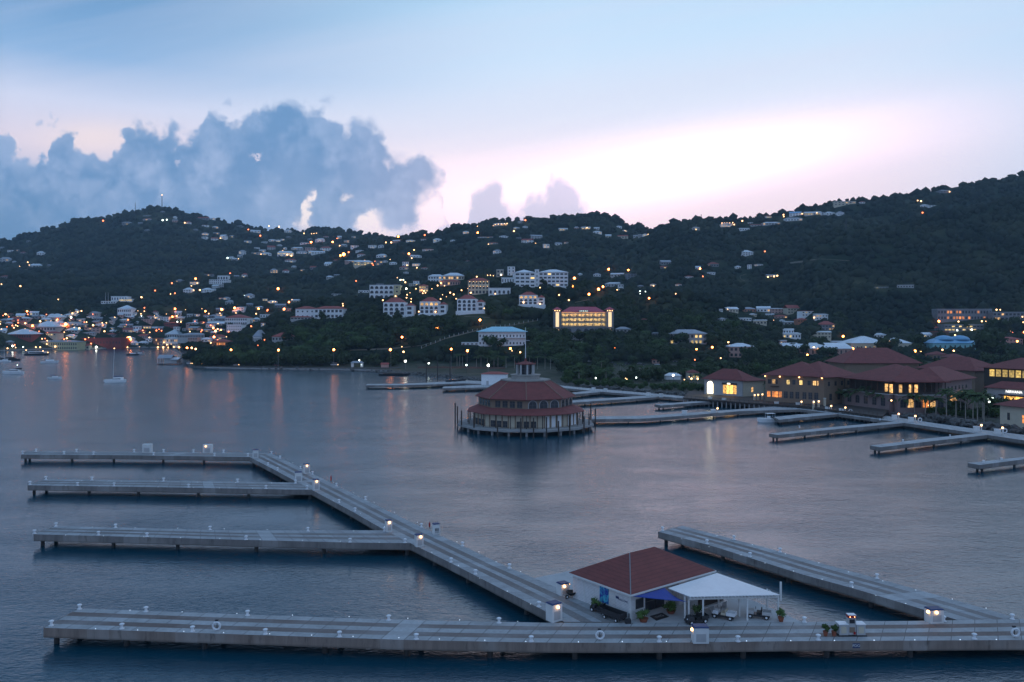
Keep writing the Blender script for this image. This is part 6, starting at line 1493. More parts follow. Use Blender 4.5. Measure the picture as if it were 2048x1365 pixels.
vehicle('car with glowing headlights behind the tip of the point', 472, 732, 'car', .2, 'offwhite')
vehicle('car with orange-white headlights near the boathouse, left one', 366, 727, 'car', -.6, 'iron')
vehicle('van with bright headlights near the boathouse, right one', 377, 729, 'van', -.6, 'offwhite')
vehicle('small car with a single glow beside the point trees', 398, 730, 'car', -.3, 'iron')
for i in range(12):
    x = 196 + i * 11.5 + R.uniform(-2, 2); v = vehicle('x', x, 697.0, 'car', R.uniform(-.3, .3), R.choice(['ovh', 'iron', 'redwall', 'greywall']), i % 4 == 3); reg(v, 'tiny car parked', 'on the old town quay road', x)
for i, (x, y) in enumerate([(1178, 722), (1222, 724), (1232, 729), (1240, 729), (1254, 727), (1279, 726), (1290, 729), (1315, 728), (1350, 722)]):
    v = vehicle('x', x, y + 3, 'car', R.uniform(-.4, .4), R.choice(['ovh', 'greywall', 'iron']), False); reg(v, 'car parked', 'in the dark lot behind the marina palms', x)
vehicle('dark red car parked under the far right kiosk hall', 2030, 843, 'car', .3, 'red', False)
# small shelters on the shore road
t_ = thing('gatehouse', 'small lit gate shelter with two white pillars on the shore road', 'shelter', ground(714, 735))
for s_ in (-4, 4): MB().box(s_ - 1, s_ + 1, 0, 2, -1, 3.4).obj('pillar', M['white'], t_)
MB().hip(-5.6, 5.6, -.8, 3, 3.8, 5.2).obj('roof', M['rg'], t_); MB().ball((3.8, -1, 2.2), .3, 1).obj('lamp', M['c_lamp'], t_); KEEP.append((700, 728, 718, 736, t_.location.y, .1))
t_ = thing('pink_shed', 'tiny pink shed at the end of the shore road', 'shed', ground(769, 736)); MB().box(-3, 3, 0, 4, -1, 2.6).obj('wall', M['pinkwall'], t_); MB().gable(-3.4, 3.4, -.4, 4.4, 2.8, 4.2).obj('roof', M['rr'], t_); KEEP.append((760, 780, 724, 738, t_.location.y, .1))
t_ = thing('beach_bar_tent', 'white lit tent roof in the green strip', 'tent', ground(1347, 760)); MB().box(-5, 5, 0, 5, 0, 2.4).obj('wall', M['wmetal'], t_); MB().hip(-5.5, 5.5, -.5, 5.5, 2.6, 4.4).obj('roof', M['wmetal'], t_); KEEP.append((1335, 1360, 744, 762, t_.location.y, .1))
block('garden_bar', 'low house glowing yellow among trees behind the promenade', 1378, 1398, 746, 760, 8, floors=1, bays=3, wall='cream', roof='hip', rmat='tile', rh=2, lit=.8, litm='win_y')
block('gate_lodge', 'tiny red-lit lodge in the dark woods near the car lot', 1305, 1319, 720, 728, 6, floors=1, bays=2, wall='pinkwall', roof='hip', rmat='rr', rh=1.5)
# sloping road wall with white posts
wl = thing('road_wall', 'low white-posted wall climbing beside the hill road', 'wall', ground(845, 694)); pm = None; mb = MB(); prev = None
for i in range(26):
    f_ = i / 25; x = 843 + f_ * 232; y = 694 - 26 * min(1, f_ * 1.9) ** 1.0 - 30 * max(0, f_ - .3); y = np.interp(x, [843, 852, 900, 950, 1010, 1075], [694, 690, 671, 659, 650, 638]); g = ground(x, y + 4) - wl.location
    if pm is None: pm = MB().box(-.25, .25, -.25, .25, -1.5, 2.2).obj('post', M['offwhite'], wl); o_ = pm
    else: o_ = inst(pm, 'post', wl)
    o_.location = g
    if prev is not None:
        a, b = prev, g; mb.add([a + Vector((0, 0, -3)), b + Vector((0, 0, -3)), b + Vector((0, 0, .5)), a + Vector((0, 0, .5)), a + Vector((0, .4, -3)), b + Vector((0, .4, -3)), b + Vector((0, .4, .5)), a + Vector((0, .4, .5))], [(0, 1, 2, 3), (5, 4, 7, 6), (3, 2, 6, 7)])
    prev = g
    KEEP.append((x - 4, x + 4, y - 4, y + 5, (g + wl.location).y, .05))
mb.obj('wall_panel', M['tan'], wl)
# shore road and seawall
def ribbon(name, pts, wd, mat, dz, label=None, D=None):
    mb = MB(); P_ = [ground(a, b) for a, b in pts]; P_, L = rs([tuple(p) for p in P_], 60)
    for i, p in enumerate(P_):
        mb.v += [(p.x, p.y, p.z + dz), (p.x, p.y + wd, p.z + dz)]
        mb.v += [(p.x, p.y, p.z - 2), (p.x, p.y + wd, p.z - 2)]
        if i: a = 4 * (i - 1); b_ = 4 * i; mb.f += [(a, b_, b_ + 1, a + 1), (a, a + 2, b_ + 2, b_), (a + 1, b_ + 1, b_ + 3, a + 3)]
    o_ = mb.obj(name, M[mat]); return o_
o_ = ribbon('seawall', [(345, 733), (400, 736.5), (500, 739), (600, 740.3), (700, 741), (775, 744)], 1.2, 'conc', 1.0); tag(o_, 'long low grey seawall holding the shore road of the point', 'wall')
o_ = ribbon('shore_road', [(360, 731.5), (450, 734.8), (560, 736.8), (700, 737.8), (800, 737)], 8, 'asph', .35); tag(o_, kind='structure')
o_ = ribbon('quay_wall', [(0, 702.6), (100, 700.2), (250, 697.7), (371, 696.3)], 1.5, 'conc', 1.2); tag(o_, 'long grey quay edge in front of the old town', 'wall')
o_ = ribbon('shore_wall', [(835, 737), (930, 737), (1010, 739)], 1.0, 'brown', 1.4); tag(o_, 'low reddish wall under the royal palms', 'wall')
M['track'] = pmat('pale_hill_track', (.3, .26, .2), (.2, .17, .13), scale=.3)
for nm, pts_, wd_ in [('hill_road', [(1493, 549), (1480, 553), (1481, 558), (1490, 563)], 7), ('hill_road', [(1150, 606), (1172, 602), (1192, 594), (1206, 580)], 7), ('hill_road', [(700, 702), (800, 697), (845, 692), (900, 676), (955, 662)], 6), ('hill_road', [(1580, 526), (1640, 519), (1705, 523)], 4), ('hill_road', [(870, 612), (930, 634), (985, 636)], 5)]:
    o_ = ribbon(nm, pts_, wd_, 'track', .5); tag(o_, kind='structure')
    for i_ in range(len(pts_) - 1):
        for f_ in (0, .25, .5, .75):
            x_ = pts_[i_][0] + (pts_[i_ + 1][0] - pts_[i_][0]) * f_; y_ = pts_[i_][1] + (pts_[i_ + 1][1] - pts_[i_][1]) * f_; KEEP.append((x_ - 5, x_ + 8, y_ - 4, y_ + 2, ground(x_, y_).y, .05))
M['lawn'] = pmat('lawn', (.06, .10, .035), (.04, .07, .025), scale=.2)
# rocks at the shore
rk = leafmb(1, 1, 1, 0, .1, 1, core=False)
def rocks(pts, n, smin, smax, name, label):
    P_ = [ground(a, b) for a, b in pts]; P_, L = rs([tuple(p) for p in P_], 200); mb = MB(); r_ = random.Random(5)
    for i in range(n):
        p = P_[r_.randrange(200)]; s = r_.uniform(smin, smax); c = (p.x + r_.uniform(-3, 3), p.y + r_.uniform(-2, 7), r_.uniform(.0, 2.2)); a = len(mb.v); mb.ball(c, s, 1, .75)
        for k in range(a, len(mb.v)):
            v = mb.v[k]; j = 1 + r_.uniform(-.28, .28); mb.v[k] = (c[0] + (v[0] - c[0]) * j, c[1] + (v[1] - c[1]) * j, c[2] + (v[2] - c[2]) * j)
    o_ = mb.obj(name, M['rock']); tag(o_, label, kind='stuff')
rocks([(1740, 832), (1800, 836), (1900, 845), (1960, 855), (2048, 866), (2150, 880)], 650, .5, 1.3, 'riprap_rocks', 'grey rubble rocks piled along the right-hand shore')
rocks([(345, 735), (500, 739.3), (700, 741.5), (820, 749), (960, 761), (1060, 768)], 500, .6, 1.4, 'shore_rocks', 'dark stones along the waterline of the point')
rocks([(1160, 776), (1267, 786), (1380, 796), (1440, 799)], 350, .5, 1.2, 'bank_rocks', 'dark stones under the green bank behind the walkway')

# ------------------------------------------------------------------ boats
def hull(L, Wd, hgt_, mat, t_, bow=.35, name='hull', x0=0.0, y0=0.0):
    n = 10; vs = []; st = []
    for i in range(n + 1):
        f_ = i / n; x = -L / 2 + L * f_
        wd = Wd / 2 * (1 - max(0, (f_ - (1 - bow)) / bow) ** 2.2) * (.82 + .18 * min(1, f_ * 4)); wd = max(wd, .03)
        zt = hgt_ * (1 + .35 * f_ ** 2); zb = -.4 + (hgt_ * .7 * max(0, (f_ - .8) / .2) ** 2)
        vs += [(x + x0 + (.0), wd + y0, zt), (x + x0, wd * .7 + y0, zb), (x + x0, -wd * .7 + y0, zb), (x + x0, -wd + y0, zt)]
    fs = []
    for i in range(n):
        a = 4 * i; b = a + 4
        fs += [(a, a + 1, b + 1, b), (a + 1, a + 2, b + 2, b + 1), (a + 2, a + 3, b + 3, b + 2), (a + 3, a, b, b + 3)]
    fs += [(3, 2, 1, 0), (4 * n, 4 * n + 1, 4 * n + 2, 4 * n + 3)]
    return MB().add(vs, fs).obj(name, M[mat], t_)
def boat(name, label, px, py, L, rz):
    p = W(px, py, 0); return thing(name, label, 'boat', (p.x, p.y, 0), rz), F / p.y
t_, s = boat('catamaran', 'white sailing catamaran with tall bare mast, anchored alone', 230, 765, 12, math.radians(200))
for y_ in (-2.6, 2.6): hull(13, 1.7, 1.5, 'white', t_, .3, y0=y_)
MB().box(-5.5, 3.2, -1.8, 1.8, .9, 1.6).obj('bridge_deck', M['white'], t_)
cb = MB().prism([(-5, -2.2), (2.4, -2.0), (2.4, 2.0), (-5, 2.2)], 1.6, 3.1, [(-5, -1.9), (.9, -1.5), (.9, 1.5), (-5, 1.9)]).obj('cabin', M['white'], t_); MB().prism([(-3.5, -2.14), (1.7, -1.94), (1.7, 1.94), (-3.5, 2.14)], 2.0, 2.6, [(-3.5, -2.08), (1.3, -1.84), (1.3, 1.84), (-3.5, 2.08)]).obj('window', M['glass'], cb)
MB().rod((1.2, 0, 1.6), (0.4, 0, 22), .13, .08).obj('mast', M['wmetal'], t_); MB().rod((5.5, 0, 1.5), (.5, 0, 20.5), .05, n=4).obj('forestay', M['iron'], t_)
MB().rod((.8, 0, 3.9), (-5, 0, 4.1), .32, .2).obj('furled_sail', M['navy'], t_); MB().ball((.4, 0, 22.4), .35, 1).obj('masthead_light', M['w_lamp'], t_)
def sailboat(label, px, py, L, mast_h, rz, sail='navy', hullm='white', lean=0.0):
    t_, s = boat('sailboat', label, px, py, L, rz); hull(L, L * .3, L * .11, hullm, t_)
    MB().prism([(-L * .2, -L * .09), (L * .2, -L * .06), (L * .2, L * .06), (-L * .2, L * .09)], L * .12, L * .2).obj('cabin', M['white'], t_)
    MB().rod((L * .08, 0, L * .1), (L * .08 + lean, 0, mast_h), .11, .07).obj('mast', M['wmetal' if px < 100 else 'iron'], t_); MB().rod((L * .06, 0, L * .27), (-L * .34, 0, L * .28), .22).obj('furled_sail', M[sail], t_); return t_
sailboat('small sailboat with blue sail cover, left part of the bay', 110, 758, 9, 17, .25)
sailboat('white yacht with a very tall white mast near the yellow hall', 100, 726.5, 17, 27, 0.08, 'offwhite')
t_ = sailboat('tiny white yacht at the left edge behind the motor yacht', 10, 724, 12, 16, 3.0, 'offwhite')
t_, s = boat('motor_yacht', 'white motor yacht with raised bridge at the left edge', 26, 748.5, 15, 3.3)
hull(15, 4.4, 1.9, 'white', t_); cb = MB().prism([(-5, -1.7), (3.6, -1.4), (3.6, 1.4), (-5, 1.7)], 2.0, 3.6, [(-4.6, -1.5), (1.8, -1.2), (1.8, 1.2), (-4.6, 1.5)]).obj('cabin', M['white'], t_); MB().prism([(-4, -1.66), (2.8, -1.36), (2.8, 1.36), (-4, 1.66)], 2.5, 3.1, [(-4, -1.6), (2.3, -1.32), (2.3, 1.32), (-4, 1.6)]).obj('window', M['glass'], cb)
MB().box(-6, -2.5, -1.5, 1.5, 3.61, 4.6).obj('flybridge', M['iron'], t_); MB().rod((-3, 0, 4.6), (-3, 0, 6.6), .08).obj('mast', M['wmetal'], t_); MB().ball((-3, 0, 6.8), .3, 1).obj('anchor_light', M['c_lamp'], t_)
t_, s = boat('ferry', 'low dark ferry with white rails and three deck lamps', 75, 711, 30, .0)
hull(30, 7, 2.2, 'iron', t_, .2); MB().box(-10, 10, -2.6, 2.6, 2.2, 4.6).obj('cabin', M['white'], t_); MB().box(-9, 9, -2.66, -2.61, 2.8, 4.0).obj('window', M['glass'], t_); MB().box(-12, 11, -3, 3, 4.62, 4.9).obj('roof', M['white'], t_)
for x_, z_ in ((-13, 6.5), (8, 5.4), (14, 3.6)): MB().ball((x_, -2, z_), .65, 1).obj('deck_lamp', M['w_lamp'], t_)
t_, s = boat('schooner', 'dark two-masted schooner moored at the far left', 19, 721.5, 22, 3.05)
hull(22, 5.5, 2.2, 'iron', t_, .45); MB().box(-6, 3, -1.6, 1.6, 2.2, 3.6).obj('cabin', M['wood'], t_)
for x_, h_ in ((-5, 22), (4, 26)): MB().rod((x_, 0, 2), (x_, 0, h_), .2, .1).obj('mast', M['iron'], t_)
MB().rod((10, 0, 3), (15.5, 0, 4.6), .14).obj('bowsprit', M['iron'], t_)
t_ = sailboat('dark yacht with tall thin mast close to the old town quay', 266, 711, 15, 28, .1, 'iron', 'iron')
t_ = sailboat('pale low sailboat beside the dark yacht off the quay', 280, 709.5, 12, 16, .1, 'offwhite', 'offwhite')
t_, s = boat('barge', 'flat dark barge beached at the green point', 789, 751.5, 22, .0); hull(23, 7, 1.4, 'iron', t_, .25); MB().box(-8, 6, -2.4, 2.4, 1.3, 1.9).obj('cargo_deck', M['wood'], t_)
p = W(1541, 846, 0); t_ = thing('motorboat', 'white centre-console motorboat with canopy moored at the finger pier', 'boat', (p.x, p.y + 2.5, 0), math.radians(187))
hull(9.2, 2.9, 1.3, 'white', t_, .45); MB().box(-3.8, 1.6, -1.15, 1.15, 1.18, 1.26).obj('cockpit', M['offwhite'], t_); MB().box(-.6, .4, -.5, .5, 1.26, 2.3).obj('console', M['white'], t_); MB().box(-2.6, -1.7, -.9, .9, 1.26, 1.8).obj('seat', M['iron'], t_)
MB().box(-2.4, 1.0, -1.1, 1.1, 3.3, 3.42).obj('canopy', M['wmetal'], t_)
for x_ in (-2.2, .8):
    for y_ in (-1, 1): MB().rod((x_, y_, 1.2), (x_, y_, 3.3), .05).obj('canopy_post', M['wmetal'], t_)
MB().box(-4.9, -4.4, -.7, .7, .6, 1.9).obj('outboard_engine', M['iron'], t_)
for a, b in [(898, 765), (908, 764.5), (917, 763.8), (926, 763)]:
    p = W(a, b - 1, DZ); t_ = thing('dinghy', 'x', 'boat', p, R.uniform(-.3, .3), 'dinghies on the pontoon'); hull(4.2, 1.7, .6, 'iron', t_, .4); MB().box(-.6, -.2, -.7, .7, .45, .6).obj('thwart', M['offwhite'], t_); t_.location.z = DZ + .4; reg(t_, 'small dark dinghy drawn up', 'on the long low pontoon pier', a)
for a in (852.5, 875, 900): p = W(a, 764, 0); o_ = MB().rod((0, 0, -3), (0, 0, 14), .35, n=6).obj('mooring_pile', M['wood']); o_.location = p; tag(o_, 'x', 'pile', 'tall piles at the pontoon'); reg(o_, 'very tall thin mooring pile', 'behind the long low pontoon pier', a)
# ------------------------------------------------------------------ trees
crowns = [leafmb(620, 1, .78, .85, .085, s, clumps=9) for s in (21, 22, 23, 24, 25)]
trunk = MB(); trunk.rod((0, 0, -.6), (.02, 0, .55), .055, .04, 6)
for a in range(4): trunk.rod((.02, 0, .35), (.35 * math.cos(a * 1.7), .35 * math.sin(a * 1.7), .85), .03, .015, 4)
def mesh_of(mb, name, mat, smooth=False):
    me = bpy.data.meshes.new(name); me.from_pydata(mb.v, [], mb.f); me.materials.append(M[mat]); return me
CM = [mesh_of(m, 'crown', 'leaf') for m in crowns]; CM2 = [mesh_of(m, 'crown', 'leaf2') for m in crowns[:2]]
TM = mesh_of(trunk, 'trunk', 'wood')
M['ptrunk'] = pmat('palm_trunk', (.36, .33, .29), (.24, .21, .18), scale=1)
def frond_mb(n, L, droop, seed, w=.5, z0=0.0):
    r_ = random.Random(seed); mb = MB()
    for i in range(n):
        a = 2 * PI * i / n + r_.uniform(-.2, .2); el = r_.uniform(.15, 1.1); l = L * r_.uniform(.85, 1.1); k = 6; pts = []
        for j in range(k + 1):
            f_ = j / k; rr = l * f_ * math.cos(el) + l * .25 * f_ * f_; z = z0 + l * f_ * math.sin(el) - droop * l * f_ * f_; pts.append((rr * math.cos(a), rr * math.sin(a), z))
        for s_ in (-1, 1):
            vs = []
            for j, p in enumerate(pts):
                f_ = j / k; ww = w * math.sin(PI * (.12 + .85 * f_)) * 1.0
                vs += [p, (p[0] - math.sin(a) * ww * s_, p[1] + math.cos(a) * ww * s_, p[2] - ww * .55)]
            mb.add(vs, [(2 * j, 2 * j + 1, 2 * j + 3, 2 * j + 2) for j in range(k)])
    return mb
PC = [mesh_of(frond_mb(16, 3.6, .75, s, .55), 'crown', 'palm') for s in (1, 2, 3)]
PT = mesh_of(MB().rod((0, 0, -1), (0, 0, 1), .26, .17, 7), 'trunk', 'ptrunk')
def palm(px, py, h, label=None, zone_=None, desc='palm', sc_=1.0, hit=True):
    g = ground(px, py); t_ = thing('palm_tree', label or 'x', 'palm', g, R.uniform(0, 6), 'palm trees near the shore')
    a = inst_mesh(PT, 'trunk', t_); a.scale = (1, 1, h / 1.0); a.location = (0, 0, 0)
    b = inst_mesh(R.choice(PC), 'crown', t_); b.location = (0, 0, h); b.scale = (sc_,) * 3
    if zone_: reg(t_, desc, zone_, px)
    return t_
def blocked(px, py, D, w, h):
    """share of something behind that a tree at this spot would hide"""
    x0, x1, y0, y1 = px - w / 2, px + w / 2, py - h, py
    for a0, a1, b0, b1, Dk, tol in KEEP:
        if Dk <= D + 1: 
            if a0 < px < a1 and b0 < py <= b1 + 1 and D - Dk < 25 and D > Dk: return True
            continue
        ox = min(x1, a1) - max(x0, a0); oy = min(y1, b1) - max(y0, b0)
        if ox > 0 and oy > 0 and ox * oy > tol * (a1 - a0) * (b1 - b0): return True
    return False
tn = [0]
spots = []
CAND = []
def tree(px, py, r, desc=None, zone_=None, label=None, force=False, mat=None, group=None, name='broadleaf_tree'):
    g = ground(px, py); D = g.y; s = F / D
    if not force:
        if blocked(px, py, D, 2 * r * s * .9, 1.7 * r * s): return False
    spots.append((px, D)); CAND.append((1e6 if label else r * s, len(CAND), px, g, r, desc, zone_, label, mat)); return True
def plant_all(limit=285):
    L = sorted(CAND, key=lambda c: (-c[0], c[1])); mass = []
    for i, (q, _, px, g, r, desc, zone_, label, mat) in enumerate(L):
        sc_ = r * R.uniform(.9, 1.1); S = (sc_ * R.uniform(.9, 1.15), sc_ * R.uniform(.9, 1.15), sc_ * R.uniform(.85, 1.15)); rz = R.uniform(0, 6)
        if i < limit:
            t_ = thing('broadleaf_tree', label or 'x', 'tree', (g.x, g.y, g.z - .3), rz, 'broadleaf trees on shore and slopes')
            a = inst_mesh(TM, 'trunk', t_); a.scale = (sc_,) * 3
            b = inst_mesh(R.choice(CM2) if (mat == 2 or (mat is None and R.random() < .25)) else R.choice(CM), 'crown', t_); b.scale = S
            if label is None: reg(t_, desc, zone_, px)
        else: mass.append((g, S, rz))
    V = []; FF = []; off = 0
    src = [(np.array(m.v), m.f) for m in small]
    for g, S, rz in mass:
        v, f = src[R.randrange(len(src))]; c, s_ = math.cos(rz), math.sin(rz); q = v * np.array(S)
        x = q[:, 0] * c - q[:, 1] * s_ + g.x; y = q[:, 0] * s_ + q[:, 1] * c + g.y; V.append(np.stack([x, y, q[:, 2] + g.z - .3], 1)); FF += [tuple(k + off for k in ff) for ff in f]; off += len(v)
    me = bpy.data.meshes.new('woodland'); me.from_pydata(np.concatenate(V).tolist(), [], FF); me.materials.append(M['leaf']); o = bpy.data.objects.new('woodland', me); C.objects.link(o)
    tag(o, 'mass of smaller trees filling the woods behind the nearest ones', kind='stuff'); print('MASS', len(mass))
small = [leafmb(200, 1, .8, .8, .14, s, clumps=6) for s in (31, 32, 33)]
# royal palms with pale trunks by the shore road
for x, y, h in [(914, 733, 11), (919.5, 733, 11.5), (925, 733, 11)]: palm(x, y, h * .85, None, 'lit orange left of the blue-roofed building', 'royal palm with orange-lit trunk', 1.0)
for x in (953, 962, 975, 988, 996, 1012, 1029, 1059, 1075, 1090, 1101, 1113): palm(x, 735 + (x - 953) * .03, R.uniform(8, 10), None, 'in the row behind the dock house', 'royal palm with pale grey trunk')
for x, y in [(1135, 752), (1152, 758), (1170, 748), (1185, 755), (1203, 746), (1222, 756), (1241, 749), (1262, 758), (1280, 748), (1297, 757), (1310, 750), (1325, 762), (1362, 765), (1372, 757), (1405, 748), (1420, 742), (1432, 752), (1447, 743), (1395, 770), (1212, 766), (1158, 768)]:
    palm(x, y, R.uniform(5, 8.5), None, 'in the green strip behind the marina', 'bushy palm', 1.15)
for x, y in [(1497, 788), (1505, 786), (1516, 787), (1540, 799), (1668, 806), (1676, 809), (1684, 806), (1692, 810), (1793, 826), (1806, 825), (1815, 828), (1846, 824), (1863, 822), (1895, 826), (1906, 822), (1935, 828), (1947, 824), (1953, 830), (1965, 838), (1710, 812), (1725, 815), (1742, 818), (1760, 822), (1776, 824), (1830, 828), (1878, 827), (1921, 829), (1560, 803), (1585, 804), (1612, 806), (1632, 808)]:
    palm(x, y, R.uniform(6, 9.5), None, 'standing before the promenade halls', 'dark feathery palm', 1.1)
for i_, x in enumerate([1668, 1686, 1697, 1712, 1731, 1749, 1768, 1790, 1803, 1812, 1829, 1851, 1872, 1893, 1912, 1931, 1946, 1955, 1968]):
    palm(x, float(np.interp(x, [1500, 1600, 1680, 1765, 1850, 1960, 2048], [803, 809, 819, 829, 833, 843, 860])), R.uniform(6.5, 11), None, 'right along the boardwalk edge', 'tall dark palm', 1.25)
for x, y, h in [(1700, 778, 12), (1745, 776, 14.5), (1797, 775, 13.5), (1815, 776, 13), (1760, 778, 13)]: palm(x, y, h, None, 'rising between the big red roofs', 'palm crown', 1.2)
# big single trees
for a in [(1985, 722, 16, 'very large dark spreading tree beside the teal building'), (1776, 708, 9.5, 'round dark tree between the two warehouses and shed'), (1832, 712, 8, 'dark tree right of the second warehouse'), (1540, 724, 13, 'large dark mound-shaped tree below the pink house'), (1500, 728, 11, 'large dark tree right below the pink house, lower one'), (1580, 722, 10, 'dark leafy tree at the left end of the long shed'), (1650, 716, 6.5, 'tree poking up in front of the long shed'),
          (935, 556, 9, 'tall dark tree cluster left of the hotel towers, left half'), (955, 553, 11, 'tall dark round tree rising over the gallery house'), (975, 554, 9, 'tall dark tree just left of the cream tower'), (1010, 558, 4.5, 'slim dark tree between the two hotel towers'), (1992, 828, 4.5, 'round dark tree before the orange shop front'), (1930, 660, 7, 'dark tree under the long housing block'), (2000, 672, 13, 'broad dark tree below the right housing block'), (2030, 655, 9, 'dark tree at the far right under the lamps'), (342, 722, 4.2, 'small round tree beside the boathouse'), (1980, 740, 9, 'dark tree behind the yellow-lit gallery roof'), (1880, 740, 5.5, 'small dark tree behind the red roof ridge'), (1905, 742, 5, 'small tree beside the glowing pavilion')]:
    tree(a[0], a[1], a[2], label=a[3], force=True, mat=1)
for x, y, d in [(1190, 569, 7), (1170, 578, 7), (1105, 592, 6)]: tree(x, y, d, 'dark tree', 'in the gap right of the big hotel')
# fields of individual trees: x range, y range (ground row), radius, count, description, zone phrase
FIELD = [(386, 790, 727, 732.5, 6.8, 44, 'dense dark tree', 'in the front row of the wooded point'), (392, 800, 714, 726, 7.2, 60, 'dark tree', 'in the second row of the wooded point'),
         (520, 960, 690, 714, 7.5, 70, 'dark tree', 'on the low slope behind the shore road'), (560, 950, 640, 690, 7.0, 80, 'dark tree', 'on the slope between road wall and villas'),
         (730, 1300, 565, 640, 6.2, 56, 'dark tree', 'among the hillside hotels'), (960, 1340, 676, 735, 7.5, 90, 'dark tree', 'in the woods below the yellow mansion'),
         (1120, 1440, 735, 765, 5.2, 60, 'green tree', 'in the strip behind the marina walkway'), (1230, 1480, 640, 720, 7.0, 60, 'dark tree', 'round the pale forest villa'),
         (1440, 1700, 640, 700, 6.0, 26, 'dark tree', 'between the valley houses'), (1700, 2048, 650, 735, 6.5, 30, 'dark tree', 'between the valley sheds and red roofs'),
         (1480, 1720, 700, 735, 6.0, 40, 'dark tree', 'behind the brown hall roof'), (1430, 1700, 733, 760, 4.6, 40, 'dark tree', 'close behind the small shop and brown hall'), (1700, 2048, 735, 775, 6.0, 24, 'dark tree', 'behind the promenade roofs'),
         (0, 540, 626, 694, 6.5, 56, 'dark tree', 'between the old town roofs'), (1760, 2048, 820, 836, 3.2, 10, 'low green tree', 'on the bank above the rocks')]
for x0, x1, y0, y1, r, n, d, z_ in FIELD:
    got = 0; tries = 0
    while got < n and tries < n * 14 :
        tries += 1
        x = R.uniform(x0, x1); y = R.uniform(y0, y1); g = ground(x, y)
        if g.z < 1.4: continue
        if any(abs(x - a) * g.y / F < r * .8 and abs(g.y - b) < r * .9 for a, b in spots[-400:]): continue
        if tree(x, y, r * R.uniform(.8, 1.2), d, z_): got += 1
print('TREES', len(CAND)); plant_all()
# hedge-like shrubs along the green bank
t_n = 0
for i in range(26):
    x = 1130 + i * 11.5 + R.uniform(-4, 4); y = np.interp(x, [1130, 1267, 1430], [771, 780, 788]) + R.uniform(-6, 0); g = ground(x, y)
    t_ = thing('shrub', 'x', 'shrub', g, R.uniform(0, 6), 'shrubs along the green bank'); b = inst_mesh(R.choice(CM2), 'foliage', t_); b.scale = (R.uniform(2.2, 3.6),) * 3; reg(t_, 'low green shrub', 'on the green bank behind the walkway', x)
for i in range(16):
    x = 1735 + i * 15 + R.uniform(-4, 4); y = np.interp(x, [1735, 1900, 2000], [824, 834, 846]) + R.uniform(-5, 0); g = ground(x, y)
    t_ = thing('shrub', 'x', 'shrub', g, R.uniform(0, 6), 'shrubs along the green bank'); b = inst_mesh(R.choice(CM2), 'foliage', t_); b.scale = (R.uniform(1.6, 2.6),) * 3; reg(t_, 'low green shrub', 'above the rocks at right', x)
# string-light tree
g = ground(1977, 818); t_ = thing('string_light_palm', 'palm trunk wound with tiny green-white string lights', 'palm', g)
inst_mesh(PT, 'trunk', t_).scale = (1, 1, 6.5); b = inst_mesh(PC[0], 'crown', t_); b.location = (0, 0, 7.5); m = MB()
for k in range(22): a = k * .9; m.ball((.75 * math.cos(a), .75 * math.sin(a) - .1, .6 + k * .42), .09, 1)
m.obj('string_light', M['c_lamp'], t_)

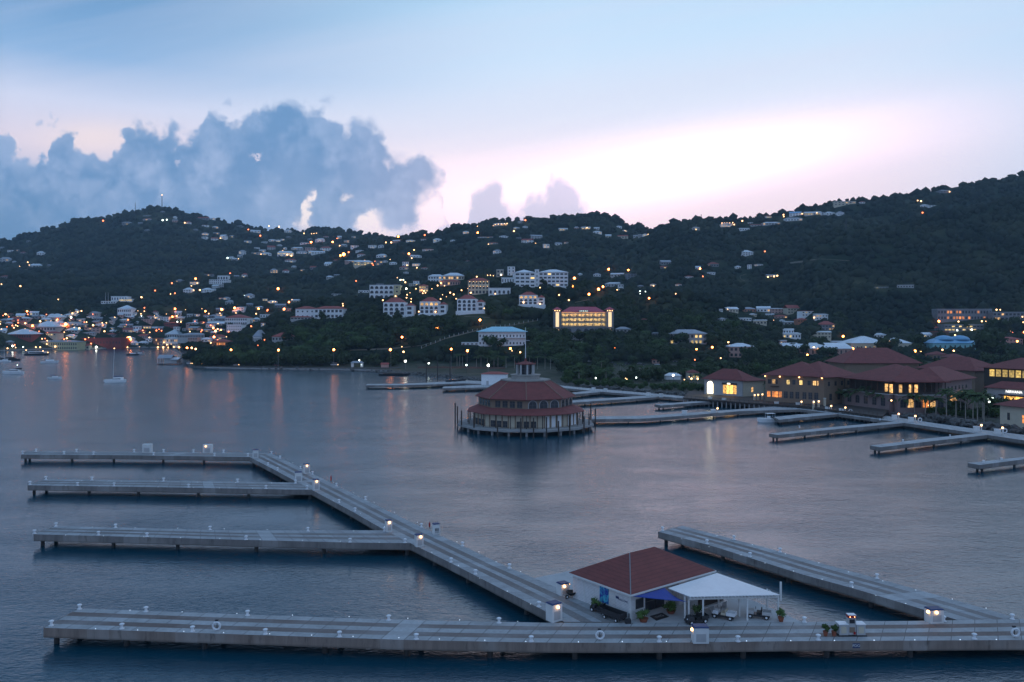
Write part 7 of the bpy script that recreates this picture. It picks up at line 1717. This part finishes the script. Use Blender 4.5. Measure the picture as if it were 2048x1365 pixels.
# ------------------------------------------------------------------ forest cover on the hills (past the 300 nearest trees)
def forest():
    r_ = np.random.RandomState(3); n = 62000
    X0 = r_.uniform(-260, 2300, n); u = r_.uniform(0, 1, n); D = 700 * (2900 / 700) ** u
    h = hgt(X0, D); ok = (h > 5.5) & (D > shoreD(X0) + 30)
    X0, D, h = X0[ok], D[ok], h[ok]
    py = HY - F * (h - H) / D; rad = (3.1 + D / 620.) * r_.choice([.55, .75, .95, 1.2, 1.6], len(D), p=[.22, .28, .26, .16, .08]) * r_.uniform(.85, 1.15, len(D)); pw = rad * F / D
    Xw = (X0 - CX) / F * D
    keep = (bumpy(Xw, D, 95, 2.2) + .5 * bumpy(Xw, D, 31, 5.2)) < .92
    keep &= ~((X0 > 1240) & (X0 < 1620) & (py > 603) & (py < 668) & (D < 1000) & (r_.uniform(0, 1, len(D)) < .45))
    for a0, a1, b0, b1, Dk, tol in KEEP:
        near = (D < Dk + 4) & (X0 + pw * .8 > a0) & (X0 - pw * .8 < a1) & (py - pw * 1.3 < b1 - (b1 - b0) * .25) & (py > b0)
        keep &= ~near
        keep &= ~((np.abs(D - Dk) < 14) & (X0 > a0) & (X0 < a1))
    # visible from the bay side: skip what other hills hide well
    X0, D, h, rad, pw, py = (a[keep] for a in (X0, D, h, rad, pw, py))
    bm = bmesh.new(); bmesh.ops.create_icosphere(bm, subdivisions=1, radius=1.0)
    bm2 = bmesh.new(); bmesh.ops.create_icosphere(bm2, subdivisions=2, radius=1.0)
    bv = np.array([v.co[:] for v in bm.verts]); bf = np.array([[v.index for v in f.verts] for f in bm.faces]); bm.free(); bm2.free()
    N = len(D); print('FOREST', N)
    sc_ = rad[:, None, None] * (1 + r_.uniform(-.32, .32, (N, len(bv), 1)))
    V = bv[None] * sc_ * np.array([1, 1, .9]) 
    V[:, :, 2] += (h + rad * .45)[:, None]; V[:, :, 0] += ((X0 - CX) / F * D)[:, None]; V[:, :, 1] += D[:, None]
    Fc = (bf[None] + (np.arange(N) * len(bv))[:, None, None]).reshape(-1, 3)
    me = bpy.data.meshes.new('forest'); V = V.reshape(-1, 3)
    me.vertices.add(len(V)); me.vertices.foreach_set('co', V.ravel().astype(np.float32))
    me.loops.add(Fc.size); me.loops.foreach_set('vertex_index', Fc.ravel().astype(np.int32))
    me.polygons.add(len(Fc)); me.polygons.foreach_set('loop_start', np.arange(0, Fc.size, 3, dtype=np.int32)); me.polygons.foreach_set('loop_total', np.full(len(Fc), 3, dtype=np.int32))
    me.update(); me.validate()
    o = bpy.data.objects.new('forest', me); C.objects.link(o)
    m, t, b = material('forest_canopy'); tc = t.new('ShaderNodeTexCoord'); v = tc.outputs['Object']
    n1 = t.noise(v, .012, 3); n2 = t.noise(v, .35, 4, .7)
    c = t.mix(t.mr(t.m('ADD', t.m('MULTIPLY', n1, 1.3), t.m('MULTIPLY', n2, .8)), .8, 1.3), (.012, .02, .015, 1), (.045, .053, .03, 1))
    t.l.new(c, b.inputs['Base Color']); b.inputs['Roughness'].default_value = .95; b.inputs['Specular IOR Level'].default_value = .05
    t.l.new(t.bump(n2, .6, 1.5), b.inputs['Normal'])
    me.materials.append(m); tag(o, 'dark tropical forest covering the hillsides', kind='stuff')
forest()
def grass():
    o = MB()
    P_ = [(1120, 769), (1160, 774), (1267, 784), (1380, 793), (1430, 790), (1400, 772), (1280, 764), (1150, 762)]
    return
label_all()
